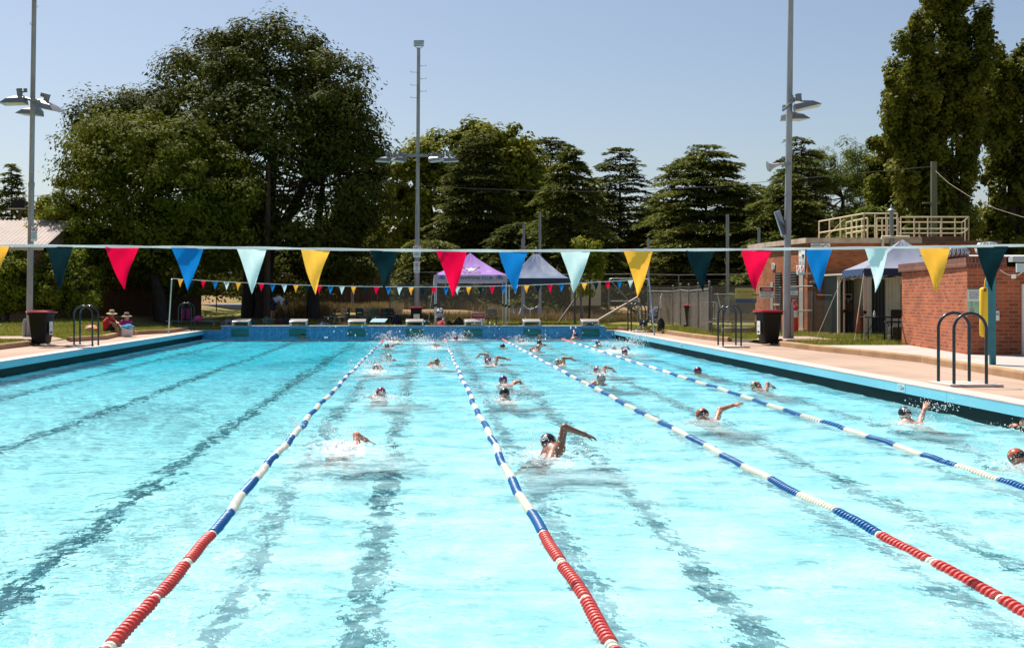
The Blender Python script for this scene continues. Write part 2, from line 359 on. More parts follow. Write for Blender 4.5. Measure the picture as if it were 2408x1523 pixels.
# coping: pale top, painted blue face overhanging the dark channel
def coping(x, sgn):
    mb = MB(); L = 2.35; n = int((PY1-PY0)/L)
    for i in range(n):
        a, b = PY0+(PY1-PY0)*i/n+.004, PY0+(PY1-PY0)*(i+1)/n-.004
        xi, xo = x, x+sgn*.42
        lo, hi = min(xi, xo), max(xi, xo)
        mb.mi = 1; mb.bx(lo, hi, a, b, DZ-.17, DZ-.012)
        mb.mi = 0; mb.bx(lo-.004, hi+.004, a, b, DZ-.0115, DZ+.006)
    mb.mi = 0
    return tag(mb.build('pool_coping', [cop_top, cop_blue]), kind='structure')
coping(PX0, -1); coping(PX1, 1)
# far end wall, tiled
def tile_mat():
    m = bpy.data.materials.new('mosaic_tiles'); m.use_nodes = True; t = m.node_tree; b = t.nodes['Principled BSDF']
    wv = wall_vec(t)
    br = t.nodes.new('ShaderNodeTexBrick'); t.links.new(wv, br.inputs['Vector']); br.offset = 0
    br.inputs['Color1'].default_value = (.012,.13,.34,1); br.inputs['Color2'].default_value = (.05,.34,.58,1); br.inputs['Mortar'].default_value = (.10,.34,.50,1)
    br.inputs['Scale'].default_value = 1; br.inputs['Brick Width'].default_value = .05; br.inputs['Row Height'].default_value = .05; br.inputs['Mortar Size'].default_value = .0035; br.inputs['Bias'].default_value = -.1
    b2 = t.nodes.new('ShaderNodeTexBrick'); t.links.new(wv, b2.inputs['Vector']); b2.offset = 0
    b2.inputs['Color1'].default_value = (0,0,0,1); b2.inputs['Color2'].default_value = (0,0,0,1); b2.inputs['Mortar'].default_value = (1,1,1,1)
    b2.inputs['Scale'].default_value = 1; b2.inputs['Brick Width'].default_value = .30; b2.inputs['Row Height'].default_value = .30; b2.inputs['Mortar Size'].default_value = .008
    mx = t.nodes.new('ShaderNodeMix'); mx.data_type = 'RGBA'; mu = t.nodes.new('ShaderNodeMath'); mu.operation = 'MULTIPLY'; mu.inputs[1].default_value = .6
    t.links.new(b2.outputs['Color'], mu.inputs[0]); t.links.new(mu.outputs[0], mx.inputs[0]); t.links.new(br.outputs['Color'], mx.inputs[6]); mx.inputs[7].default_value = (.16,.42,.58,1)
    t.links.new(mx.outputs[2], b.inputs['Base Color']); b.inputs['Roughness'].default_value = .25
    return m
tile_m = tile_mat()
RX0, RX1 = at(520, 767, PY1).x, at(1423, 767, PY1).x
mb = MB(); mb.bx(PX0-.42, RX0, PY1, PY1+.4, -2.5, DZ); mb.bx(RX1, PX1+.42, PY1, PY1+.4, -2.5, DZ); mb.bx(RX0, RX1, PY1, PY1+.5, -2.5, .56)
ew = tag(mb.build('pool_end_wall', tile_m), kind='structure')
mb = MB(); mb.bx(RX0-.02, RX1+.02, PY1-.02, PY1+.52, .562, .585); mb.bx(PX0-.42, RX0-.025, PY1-.01, PY1+.42, DZ+.002, DZ+.02); mb.bx(RX1+.025, PX1+.42, PY1-.01, PY1+.42, DZ+.002, DZ+.02)
tag(mb.build('end_wall_capping', cop_top), kind='structure')
for o in (pf, pl, pw, ew): o.cycles.is_caustics_receiver = True
# tennis courts behind the fence
ct = mat('court_blue', (.22,.27,.48), .8, 0, (.30,.34,.52), 1)
mb = MB(); mb.bx(3.5, 45, 63.2, 72.5, .3, .56); mb.bx(-18, -10.5, 73, 88, .9, 1.36); tag(mb.build('tennis_court', ct), kind='structure')
# ---------------------------------------------------------------- people: one skin grown round a skeleton of tapered bones
def grow(bones, vox, k=.02, pad=.03):
    """bones: (p0, r0, p1, r1[, flat]) -> one continuous surface (numpy surface nets on a smooth union)"""
    P = np.array([[*b[0]] for b in bones] + [[*b[2]] for b in bones]); rm = max(max(b[1], b[3]) for b in bones)+pad
    lo = P.min(0)-rm; n = np.ceil((P.max(0)+rm-lo)/vox).astype(int)+1
    Fd = np.full(n, .5, np.float32)
    for b in bones:
        a, c = np.array(b[0], float), np.array(b[2], float); r = max(b[1], b[3])+k+vox*2
        i0 = np.maximum(((np.minimum(a, c)-r-lo)/vox).astype(int), 0); i1 = np.minimum(((np.maximum(a, c)+r-lo)/vox).astype(int)+2, n)
        gx_, gy_, gz_ = [lo[d]+vox*np.arange(i0[d], i1[d]) for d in range(3)]
        X = gx_[:,None,None]-a[0]; Yv = gy_[None,:,None]-a[1]; Z = gz_[None,None,:]-a[2]
        d = c-a; L2 = max(float(d@d), 1e-9)
        t = np.clip((X*d[0]+Yv*d[1]+Z*d[2])/L2, 0, 1)
        D = np.sqrt((X-t*d[0])**2+(Yv-t*d[1])**2+(Z-t*d[2])**2) - (b[1]+t*(b[3]-b[1]))
        sl_ = tuple(slice(i0[j], i1[j]) for j in range(3)); A = Fd[sl_]; kk = b[4] if len(b) > 4 else k
        h = np.clip(kk-np.abs(A-D), 0, None)/kk
        Fd[sl_] = np.minimum(A, D) - h*h*kk*.25
    s = Fd < 0
    m = np.zeros(n-1, bool); cnt = np.zeros(n-1, np.float32); acc = np.zeros((*(n-1), 3), np.float32)
    def corner(A, o): return A[o[0]:A.shape[0]-1+o[0], o[1]:A.shape[1]-1+o[1], o[2]:A.shape[2]-1+o[2]]
    cs = [(i, j, l) for i in (0,1) for j in (0,1) for l in (0,1)]
    for a in cs:
        for ax in range(3):
            if a[ax]: continue
            b = list(a); b[ax] = 1
            f0, f1 = corner(Fd, a), corner(Fd, b); x = (f0 < 0) != (f1 < 0)
            t = np.where(x, f0/np.where(x, f0-f1, 1), 0)
            cnt += x
            for d in range(3): acc[..., d] += np.where(x, a[d]+(t if d == ax else 0), 0)
            m |= x
    ids = np.full(n-1, -1, np.int64); nz = np.argwhere(m); ids[m] = np.arange(len(nz))
    vv = (nz + acc[m]/cnt[m][:,None])*vox + lo
    Q = []
    for ax in range(3):
        o1, o2 = [(1,2),(2,0),(0,1)][ax]
        f0 = s[tuple(slice(0,-1) if d == ax else slice(None) for d in range(3))]; f1 = s[tuple(slice(1,None) if d == ax else slice(None) for d in range(3))]
        e = np.argwhere(f0 != f1); e = e[(e[:,o1] > 0) & (e[:,o2] > 0)]
        e = e[(e[:,o1] < n[o1]-1) & (e[:,o2] < n[o2]-1)]
        if not len(e): continue
        def c_(da, db):
            w_ = e.copy(); w_[:,o1] -= da; w_[:,o2] -= db; return ids[w_[:,0], w_[:,1], w_[:,2]]
        qd = np.stack([c_(1,1), c_(0,1), c_(0,0), c_(1,0)], 1)
        ins = s[e[:,0], e[:,1], e[:,2]]; qd[~ins] = qd[~ins][:, ::-1]
        Q.append(qd)
    return vv, np.concatenate(Q)
V = Vector
def hand(b, wrist, d, n, sc=1.0, fr=.0085, curl=.25, spread=.18, side=1):
    """palm, four bent fingers, a thumb from the side of the palm; d fingers, n palm normal"""
    d = d.normalized(); n = (n-d*n.dot(d)).normalized(); s = d.cross(n)*side
    W_ = wrist
    for u, L in ((-.030,.092),(-.010,.098),(.010,.096),(.030,.088)):
        k0 = W_ + s*u*.55*sc + d*.012*sc; k1 = W_ + (s*u + d*L)*sc
        b.append((k0, .014*sc, k1, .0115*sc, .012))
    for u, L, r0, cl in ((-.031,.075,.95,1.1),(-.0105,.086,1,.9),(.0105,.080,1,1.0),(.031,.060,.85,1.35)):
        k1 = W_ + (s*u + d*(.095-abs(u)*.25))*sc; dd = (d + s*u/.03*spread)
        a1 = k1 + (dd*.45 + n*curl*.2*cl).normalized()*L*.5*sc; a2 = a1 + (dd*.9 + n*curl*1.2*cl).normalized()*L*.5*sc
        b.append((k1, fr*1.1*r0, a1, fr*r0, .003)); b.append((a1, fr*r0, a2, fr*.8*r0, .003))
    t0 = W_ + (s*-.026 + d*.03)*sc; t1 = t0 + (s*-.7 + d*.7 + n*.25).normalized()*.042*sc; t2 = t1 + (s*-.35 + d*.9 + n*.3).normalized()*.034*sc
    b.append((t0, .015*sc, t1, fr*1.25, .008)); b.append((t1, fr*1.25, t2, fr*.95, .003))
def head_bones(b, c, up, fc):
    up = up.normalized(); fc = (fc-up*fc.dot(up)).normalized(); sd_ = fc.cross(up)
    b.append((c-fc*.025+up*.015, .082, c+fc*.02+up*.01, .076, .03))
    b.append((c+fc*.025-up*.02, .066, c+fc*.045-up*.085, .036, .03))         # face to chin
    b.append((c-fc*.02-up*.03, .066, c+fc*.0-up*.07, .05, .03))
    b.append((c+fc*.088+up*.005, .009, c+fc*.105-up*.03, .014, .012))         # nose
    b.append((c+fc*.08-up*.06, .014, c+fc*.082-up*.06, .014, .01))            # lips
    for q_ in (-1, 1):
        b.append((c+sd_*q_*.078+up*.01-fc*.005, .012, c+sd_*q_*.08-up*.025-fc*.002, .009, .008))   # ears
    return sd_
skins = {k: mat('skin_'+k, c, .42, 0, c2, 9, bump=.1, bs=80, spec=.5) for k, c, c2 in (
    ('pale', (.56,.30,.21), (.50,.24,.165)), ('tan', (.40,.185,.105), (.34,.15,.085)), ('brown', (.24,.095,.05), (.20,.075,.04)), ('sunburnt', (.52,.20,.12), (.46,.17,.10)))}
def cap_mat(n, c1, c2=None, ns=14): return mat('cap_'+n, c1, .3, 0, c2, ns, 1, lo=.47, hi=.53)
capm = {'black': cap_mat('black', (.010,.010,.012)), 'purple': cap_mat('purple', (.012,.010,.03), (.10,.02,.20)), 'pink': cap_mat('pink', (.02,.01,.015), (.30,.015,.10)),
        'navy': cap_mat('navy', (.01,.010,.03), (.05,.04,.22)), 'silver': cap_mat('silver', (.38,.36,.35), (.05,.05,.05), 9), 'mixed': cap_mat('mixed', (.02,.02,.02), (.40,.36,.22), 22),
        'orange': cap_mat('orange', (.02,.012,.012), (.38,.06,.015), 11), 'brown': cap_mat('brown', (.05,.02,.015)), 'rose': cap_mat('rose', (.40,.20,.22), (.10,.06,.12), 20)}
gog = mat('goggle_lens', (.01,.01,.012), .08); strap_m = mat('black_strap', (.012,.012,.013), .5)
suit_m = mat('swimsuit', (.012,.012,.018), .5)
def frame_m(c, x, y, z):
    M = Matrix.Identity(4)
    for i, a in enumerate((x, y, z)):
        for j in range(3): M[j][i] = a[j]
    return Matrix.Translation(c) @ M
def swim_cap(c, up, fc, m, root, word=None, trim=None):
    up = up.normalized(); fc = (fc-up*fc.dot(up)).normalized(); ax = (up*.86-fc*.5).normalized(); sd_ = fc.cross(up); yy = ax.cross(sd_)
    M = frame_m(c-fc*.006+up*.012, sd_, yy, ax)
    mb = MB(); pr = [(math.sin(a)*.094, math.cos(a)*.104) for a in np.linspace(1.82, .03, 12)]
    pr = [(pr[0][0]-.004, pr[0][1]-.002)] + pr
    mb.lathe(pr, 24, M, 1, 1.08); o = mb.build('swim_cap', m, root, 50)
    if word:
        tb = MB(); text(tb, word, .078, Matrix.Identity(4), .02)
        w2 = MB(); v2 = []
        for x, y, z in tb.v:
            a, e = x/.095*.92, y/.098
            # lettering wraps the cap round its crown, facing the swimmer's feet
            d_ = V((math.sin(a)*math.cos(e+.62), -math.cos(a)*math.cos(e+.62)*YSGN, math.sin(e+.62)))
            v2.append(V((d_.x*.0965, d_.y*.0965*1.08, d_.z*.1065)))
        w2.add(v2, tb.f, M); w2.build('lettering', sign_white, o)
    if trim:
        tb = MB(); 
        pts = [(math.sin(1.80)*.097*math.cos(a), math.sin(1.80)*.097*1.08*math.sin(a), math.cos(1.80)*.104) for a in np.linspace(0, 2*PI, 33)]
        tb.tube(pts, .006, 6, False, M); tb.build('cap_trim', sign_white, o, 60)
    return o
YSGN = 1
def goggles(c, up, fc, root, sun=False):
    up = up.normalized(); fc = (fc-up*fc.dot(up)).normalized(); sd_ = fc.cross(up); mb = MB()
    for q_ in (-1, 1): mb.ell(c+fc*.083+sd_*q_*.031+up*.012, (.022,.022,.015), 10, 6)
    mb.tube([c+fc*math.cos(a)*.096+sd_*math.sin(a)*.086+up*.012 for a in np.linspace(-PI, PI, 25)], .004, 5, False)
    return mb.build('sunglasses' if sun else 'goggles', gog, root, 50)
SW = []           # (water point, splash strength) of every swimmer, for foam and splash
def swimmer(label, hx, hy, wl, skin, cap, away=1, arms=(), up=None, fc=None, splash=.5, tilt=0, word=None, trim=None, gogg=False, legs=True, upright=False, strap=False, turn=0.0, nohead=False):
    w = gp(hx, wl); Y = w.y; c = at(hx, hy, Y)
    vox = .008 if Y < 18 else (.010 if Y < 28 else .013); fr = .0085 if Y < 18 else (.010 if Y < 28 else .0125)
    root = thing('person', label, 'swimmer', (w.x, Y, 0), 0, 'swimmers in the lanes'); inv = Matrix.Translation((-w.x, -Y, 0))
    dv = Matrix.Rotation(turn, 3, 'Z') @ V((0, away, 0)); rv = V((dv.y, -dv.x, 0))     # swimming direction, its right
    if up is None: up = V((0, 0, 1)) if upright else dv*.55+V((0,0,.83))
    if fc is None: fc = dv if upright else dv*.83-V((0,0,.55))
    B = []; up = V(up); fc = V(fc)
    c2 = inv @ c
    if not nohead: head_bones(B, c2, up, fc)
    if upright:
        nk = c2-V((0,0,.13)); ch = nk-V((0,0,.28))-fc*.02; pel = ch-V((0,0,.35)); sh = {s: nk+rv*.165*s-V((0,0,.075)) for s in (-1,1)}
    else:
        nk = c2-dv*.085-V((0,0,.125)); ch = nk-dv*.28-V((0,0,.15)); pel = ch-dv*.36-V((0,0,.10)); sh = {s: nk+rv*.155*s-dv*.05-V((0,0,.085-.075*tilt*s)) for s in (-1,1)}
    if nohead: B.append((nk+dv*.03, .06, nk, .06))
    else: B.append((c2-up*.03, .056, nk, .058, .03))
    for s in (-1, 1):
        B.append((nk, .055, sh[s], .058, .06)); B.append((sh[s]*.55+nk*.45, .075, ch+rv*.07*s, .10, .08))
        B.append((ch+rv*.07*s, .10, pel+rv*.06*s, .095, .08))
        if legs:
            kn = pel+rv*.09*s-(dv*.40 if not upright else V((0,0,.40)))-V((0,0,.03+.08*(s+1))); an = kn-(dv*.40 if not upright else V((0,0,.38)))+V((0,0,.03+.05*(1-s)))
            B.append((pel+rv*.07*s, .088, kn, .058, .05)); B.append((kn, .055, an, .036, .03)); B.append((an, .036, an-(dv if not upright else -dv)*.16-V((0,0,.06)), .025, .02))
    done = set()
    for s, e, wr, tp in arms:
        done.add(s); E = inv @ at(e[0], e[1], Y+e[2]); Wp = inv @ at(wr[0], wr[1], Y+wr[2]); T = inv @ at(tp[0], tp[1], Y+tp[2])
        B.append((sh[s], .055, E, .041, .04)); B.append((E, .041, Wp, .028, .02))
        d_ = (T-Wp); n_ = (E-sh[s]).cross(Wp-E); n_ = V((0, 0, -1)) if n_.length < 1e-4 else V((0,.35,-1)); 
        B.append((Wp, .027, Wp+d_.normalized()*.03, .022, .02)); hand(B, Wp, d_, n_, 1.0, fr, side=s)
    for s in (-1, 1):
        if s in done: continue
        E = sh[s]+(dv*.25 if not upright else fc*.08)+rv*.10*s-V((0,0,.16)); Wp = E+(dv*.22 if not upright else fc*.24)-V((0,0,.07))-rv*.04*s
        B.append((sh[s], .055, E, .041, .04)); B.append((E, .041, Wp, .028, .02)); hand(B, Wp, (Wp-E), V((0,0,-1)), 1.0, fr, side=s)
    vv, qq = grow(B, vox); me = np_mesh('person_body', vv, qq, skins[skin], True); link('body', me, root)
    if not nohead:
        swim_cap(c2, up, fc, capm[cap], root, word, trim)
        if gogg: goggles(c2, up, fc, root)
    if strap:
        mb = MB()
        for s in (-1, 1): mb.tube([nk+rv*.09*s-dv*.02+V((0,0,.075)), nk+rv*.05*s-dv*.12+V((0,0,.085)), ch+V((0,0,.125))+dv*.05], .011, 6)
        mb.build('swimsuit_strap', suit_m, root, 60)
    SW.append((w.x, Y, splash, away, c2.z)); return root
A_ = swimmer
# nearest first
A_('swimmer in black lettered cap with a bent brown arm arching over the water', 1291, 1040, 1066, 'brown', 'black', 1, [(1, (1327,1004,-.16), (1374,1021,-.08), (1408,1031,-.02))], up=(-.25,.55,.8), fc=(.65,.6,-.2), splash=1.0, tilt=2.1, word='YASS', turn=R(-17))
A_('swimmer in black lettered cap with white trim, right forearm raised by the dark channel', 2128, 974, 992, 'pale', 'black', 1, [(1, (2166,984,0), (2174,962,.05), (2178,950,.1))], up=(-.1,.5,.86), fc=(0,.9,-.4), splash=.6, word='YASS', trim=True)
A_('swimmer with long straight arm stretched up to the right, orange and black cap', 1652, 977, 988, 'sunburnt', 'orange', 1, [(1, (1693,963,.05), (1722,953,.1), (1738,948,.1))], up=(-.35,.5,.8), fc=(-.5,.5,-.6), splash=.6, tilt=1, gogg=True)
A_('swimmer in dark grey cap and goggles breathing to the right near the far rope', 1777, 907, 915, 'sunburnt', 'mixed', 1, [(1, (1805,902,0), (1820,911,.1), (1828,918,.15))], up=(-.5,.5,.6), fc=(.8,.1,.3), splash=.5, tilt=.6, gogg=True)
A_('swimmer at the edge of the picture in orange patterned cap', 2394, 1076, 1094, 'tan', 'orange', 1, [], up=(-.3,.6,.7), fc=(.5,.6,.1), splash=.9)
A_('swimmer in plain black cap rising with one elbow high by the right channel', 2424, 958, 1010, 'pale', 'black', 1, [(-1, (2424,975,.1), (2401,998,0), (2384,999,0))], up=(0,.2,1), fc=(0,1,0), splash=.5)
A_('swimmer hidden in white splash with a pink shoulder showing, in the lane left of centre', 812, 1032, 1046, 'sunburnt', 'navy', 1, [(1, (838,1022,0), (860,1034,.1), (872,1042,.1))], splash=1.3, tilt=1.3, nohead=True)
A_('swimmer in glossy black cap seen from behind with a strap across pale shoulders', 1186, 926, 938, 'pale', 'black', 1, [], up=(.15,.45,.88), splash=.8, strap=True, tilt=0)
A_('swimmer in black and purple striped cap with a red elbow lifted beyond the pale back', 1183, 895, 903, 'sunburnt', 'purple', 1, [(1, (1210,899,.1), (1221,896,0), (1226,900,0))], splash=.6, tilt=.8)
A_('swimmer in pink and purple cap with a pale shoulder in the lane left of centre', 896, 924, 934, 'pale', 'pink', 1, [(-1, (880,931,0), (874,934,0), (868,936,0))], splash=.9, tilt=-.5)
A_('swimmer in silver grey cap facing right with pale arm ahead', 1414, 892, 905, 'pale', 'silver', -1, [(1, (1398,899,0), (1390,903,-.1), (1384,905,-.1))], up=(0,-.3,.95), fc=(.3,-.9,-.2), splash=.6, gogg=True)
A_('swimmer whose bent pale orange arm lies over the lane beyond the silver cap', 1404, 871, 876, 'sunburnt', 'rose', 1, [(1, (1422,863,0), (1438,866,0), (1445,871,0))], splash=.7, tilt=1, legs=False)
A_('swimmer in black and pink cap alone in the outer lane', 1641, 873, 878, 'tan', 'pink', 1, [], splash=.15)
A_('swimmer with a broad bare back under spray near the left rope', 884, 866, 872, 'tan', 'mixed', 1, [(1, (890,859,0), (900,869,.1), (906,873,.1))], splash=1.2, tilt=1.2, legs=False)
A_('swimmer in black and blue cap with pale shoulders by the left rope', 914, 841, 849, 'pale', 'mixed', -1, [(-1, (926,846,0), (931,849,0), (936,850,0))], splash=.4, legs=False)
A_('swimmer in patterned dark cap between two splashes by the second rope', 1026, 852, 860, 'tan', 'mixed', 1, [(-1, (1014,852,0), (1008,857,0), (1003,859,0))], splash=.9, legs=False)
A_('swimmer in navy cap with brown arm bent over to the right, centre lane', 1149, 852, 858, 'tan', 'purple', 1, [(1, (1170,840,0), (1187,842,0), (1197,844,0))], up=(-.3,.5,.8), fc=(.6,.6,-.2), splash=.6, tilt=1, legs=False)
A_('swimmer whose left arm reaches flat behind the navy cap, centre lane', 1148, 844, 847, 'tan', 'black', 1, [(-1, (1145,833,0), (1129,832,0), (1122,838,0))], splash=.7, tilt=-1, legs=False)
A_('swimmer in patterned cap with arm bent over the third rope lane', 1313, 852, 858, 'tan', 'mixed', 1, [(1, (1324,842,0), (1342,842,0), (1352,846,0))], up=(-.3,.5,.8), fc=(.6,.6,-.2), splash=.4, tilt=1, legs=False)
A_('swimmer in dark red cap at the edge of a tall splash near the right wall', 1469, 829, 836, 'pale', 'pink', 1, [], splash=.5, legs=False)
A_('swimmer with brown head low and arm bent just before the tall splash', 1444, 821, 824, 'brown', 'brown', 1, [(1, (1462,818,0), (1476,815,0), (1480,821,0))], splash=1.8, tilt=.8, legs=False)
A_('swimmer standing upright in dark cap with blue stripe', 1406, 806, 815, 'pale', 'navy', 1, [], upright=True, splash=.1, legs=False)
A_('swimmer with brown back and arm sweeping left, in a dark swimsuit', 1266, 819, 826, 'tan', 'brown', 1, [(-1, (1254,817,0), (1247,821,0), (1246,825,0))], splash=.5, tilt=-1, legs=False)
A_('swimmer in brown cap just behind the sweeping arm', 1268, 806, 812, 'tan', 'brown', 1, [(1, (1276,810,0), (1284,811,.1), (1290,811,.1))], splash=.3, legs=False)
A_('swimmer throwing up spray beside the third rope near the wall', 1228, 803, 806, 'tan', 'mixed', 1, [(-1, (1222,799,0), (1217,796,0), (1215,794,0))], splash=1.0, tilt=-.8, legs=False)
A_('swimmer in rose cap with both forearms raised against the blue tiles', 1269, 788, 797, 'pale', 'rose', -1, [(-1, (1276,794,0), (1280,790,.1), (1284,793,.1)), (1, (1262,794,0), (1258,790,.1), (1255,793,.1))], upright=True, splash=.7, legs=False)
A_('swimmer in navy cap holding on to the top of the tiled wall with one arm', 1354, 788, 798, 'pale', 'navy', 1, [(-1, (1350,783,.1), (1349,772,.6), (1350,767,.9))], upright=True, splash=.05, legs=False, gogg=True)
A_('swimmer in black cap with white print at the tiled wall by the second rope', 1094, 788, 797, 'pale', 'black', 1, [], upright=True, splash=.4, legs=False)
A_('swimmer in pink and purple cap half under spray at the end of the second rope', 1072, 796, 800, 'pale', 'pink', -1, [], splash=1.3, legs=False)
A_('swimmer in black cap and goggles facing us from the empty lanes by the wall', 712, 789, 797, 'tan', 'black', -1, [], upright=True, splash=.12, gogg=True, legs=False)
A_('swimmer with one thin brown arm stretched low over the first lane', 910, 815, 818, 'brown', 'brown', 1, [(1, (921,812,0), (936,808,0), (944,807,0))], splash=.6, tilt=1, legs=False)
A_('swimmer mostly under spray at the end of the first rope', 922, 800, 803, 'sunburnt', 'rose', 1, [(1, (931,797,0), (938,798,0), (942,801,0))], splash=1.3, tilt=.6, legs=False)
A_('swimmer under a low splash in the first lane near the wall', 1022, 813, 816, 'pale', 'rose', 1, [(1, (1030,810,0), (1036,813,0), (1040,815,0))], splash=1.2, tilt=.6, legs=False)
A_('swimmer gliding face down with only the dark cap and back above water', 1182, 815, 817, 'tan', 'black', 1, [], splash=.25, legs=False)
EXTRA_SPL = [(*gp(1000, 806)[:2], 1.0), (*gp(985, 800)[:2], .8), (*gp(1498, 808)[:2], 1.3), (*gp(860, 860)[:2], .7)]
# ---------------------------------------------------------------- water
ys = [PY0]
while ys[-1] < PY1: ys.append(ys[-1] + .026 + .0014*(ys[-1]-PY0))
ys[-1] = PY1; ys = np.array(ys); xs = np.arange(PX0, PX1+.01, .042); xs[-1] = PX1
X, Y = np.meshgrid(xs, ys); Z = np.zeros_like(X)
wr_ = np.random.default_rng(5)
busy = ss(-2.4, -.8, X)                                # the lanes in use are choppier, the empty ones rippled
far = ss(8, 30, Y)
patch = .65 + .35*np.sin(X*.9+1.3*np.sin(Y*.31))*np.sin(Y*.43+1.1*np.sin(X*.5))
for i in range(110):
    lam = .14*(1.5/.14)**wr_.random()**1.25; k = 2*PI/lam; th = wr_.random()*2*PI; ph = wr_.random()*6.28
    A = .0021*lam**.85*(1.25 if lam < .5 else .62)
    Ai = A*(1-.30*busy)*(np.where(lam < .5, 1.05-.20*busy, 1) * (.75+.5*busy if lam > .6 else 1) * (patch if lam < .45 else 1))
    Z += Ai*np.sin(k*(math.cos(th)*X+math.sin(th)*Y)+ph+.8*np.sin(.7*X+.5*Y+i))
foam = np.zeros_like(X)
for (sx, sy, sp, aw, hz) in SW:
    dx, dy = X-sx, (Y-sy)*aw
    r = np.hypot(dx, dy)
    foam = np.maximum(foam, sp*np.exp(-(dx/.42)**2)*np.where(dy < 0, np.exp(-(dy/1.5)**2), np.exp(-(dy/.35)**2)))
    foam = np.maximum(foam, .58*sp*np.exp(-(dx/1.0)**2)*np.where(dy < 0, np.exp(-(dy/3.2)**2), np.exp(-(dy/.6)**2)))
    Z += .022*min(sp,1.2)*np.exp(-r*1.1)*np.sin(r*9.5+sx)*ss(0,.3,r)
    Z += .045*min(sp,1.2)*np.exp(-(r/.5)**2)*np.sin(dx*23+1.7*np.sin(dy*17))*np.cos(dy*19)
foam = foam*(1-.12*foam)
for sx, sy, sp in EXTRA_SPL: foam = np.maximum(foam, sp*np.exp(-((X-sx)/.5)**2-((Y-sy)/.9)**2))
v = np.stack([X.ravel(), Y.ravel(), Z.ravel()], 1); idx = np.arange(X.size).reshape(X.shape)
q = np.stack([idx[:-1,:-1], idx[:-1,1:], idx[1:,1:], idx[1:,:-1]], -1).reshape(-1, 4)
wm = bpy.data.materials.new('pool_water'); wm.use_nodes = True; t = wm.node_tree; t.nodes.clear()
out = t.nodes.new('ShaderNodeOutputMaterial'); gl = t.nodes.new('ShaderNodeBsdfRefraction'); gl.inputs['IOR'].default_value = 1.33; gl.inputs['Roughness'].default_value = 0; gl.inputs['Color'].default_value = (.97,1,1,1)
gs = t.nodes.new('ShaderNodeBsdfGlossy'); gs.inputs['Roughness'].default_value = .02; fr_ = t.nodes.new('ShaderNodeFresnel'); fr_.inputs['IOR'].default_value = 1.33
pz = t.nodes.new('ShaderNodeMath'); pz.operation = 'MULTIPLY'; pz.inputs[1].default_value = .55; t.links.new(fr_.outputs[0], pz.inputs[0])      # the photograph's polarised glare
wmix = t.nodes.new('ShaderNodeMixShader'); t.links.new(pz.outputs[0], wmix.inputs[0]); t.links.new(gl.outputs[0], wmix.inputs[1]); t.links.new(gs.outputs[0], wmix.inputs[2])
tc = t.nodes.new('ShaderNodeTexCoord')
n1 = t.nodes.new('ShaderNodeTexNoise'); n1.inputs['Scale'].default_value = 9; n1.inputs['Detail'].default_value = 4; t.links.new(tc.outputs['Object'], n1.inputs['Vector'])
bp = t.nodes.new('ShaderNodeBump'); bp.inputs['Strength'].default_value = .6; bp.inputs['Distance'].default_value = .022; t.links.new(n1.outputs['Fac'], bp.inputs['Height'])
mp0 = t.nodes.new('ShaderNodeMapping'); mp0.inputs['Scale'].default_value = (1,1.5,1); t.links.new(tc.outputs['Object'], mp0.inputs[0])
n0 = t.nodes.new('ShaderNodeTexNoise'); n0.inputs['Scale'].default_value = 3.2; n0.inputs['Detail'].default_value = 2; t.links.new(mp0.outputs[0], n0.inputs['Vector'])
bp0 = t.nodes.new('ShaderNodeBump'); bp0.inputs['Strength'].default_value = .6; bp0.inputs['Distance'].default_value = .07; t.links.new(n0.outputs['Fac'], bp0.inputs['Height']); t.links.new(bp0.outputs[0], bp.inputs['Normal']); [t.links.new(bp.outputs[0], n_.inputs['Normal']) for n_ in (gl, gs, fr_)]
fa = t.nodes.new('ShaderNodeAttribute'); fa.attribute_name = 'foam'
n2 = t.nodes.new('ShaderNodeTexNoise'); n2.inputs['Scale'].default_value = 11; n2.inputs['Detail'].default_value = 10; n2.inputs['Roughness'].default_value = .72; t.links.new(tc.outputs['Object'], n2.inputs['Vector'])
ad = t.nodes.new('ShaderNodeMath'); ad.operation = 'MULTIPLY_ADD'; ad.inputs[1].default_value = .42; t.links.new(fa.outputs['Fac'], ad.inputs[0]); t.links.new(n2.outputs['Fac'], ad.inputs[2])
mr = t.nodes.new('ShaderNodeMapRange'); mr.inputs[1].default_value = .68; mr.inputs[2].default_value = 1.15; mr.inputs[4].default_value = .92; t.links.new(ad.outputs[0], mr.inputs[0])
fo = t.nodes.new('ShaderNodeBsdfPrincipled'); fo.inputs['Base Color'].default_value = (.82,.84,.84,1); fo.inputs['Roughness'].default_value = .35
mxs = t.nodes.new('ShaderNodeMixShader'); t.links.new(mr.outputs[0], mxs.inputs[0]); # fine bubbles churned into the upper water scatter a little light everywhere, more in the busy lanes
ar = t.nodes.new('ShaderNodeBsdfDiffuse'); ar.inputs['Color'].default_value = (.60,.96,1,1)
aa = t.nodes.new('ShaderNodeAttribute'); aa.attribute_name = 'air'; n3 = t.nodes.new('ShaderNodeTexNoise'); n3.inputs['Scale'].default_value = 1.1; n3.inputs['Detail'].default_value = 8; n3.inputs['Roughness'].default_value = .65; t.links.new(mp0.outputs[0], n3.inputs['Vector'])
m3 = t.nodes.new('ShaderNodeMapRange'); m3.inputs[1].default_value = .38; m3.inputs[2].default_value = .68; m3.inputs[3].default_value = .1; m3.inputs[4].default_value = 2.1; t.links.new(n3.outputs['Fac'], m3.inputs[0])
am = t.nodes.new('ShaderNodeMath'); am.operation = 'MULTIPLY'; t.links.new(aa.outputs['Fac'], am.inputs[0]); t.links.new(m3.outputs[0], am.inputs[1])
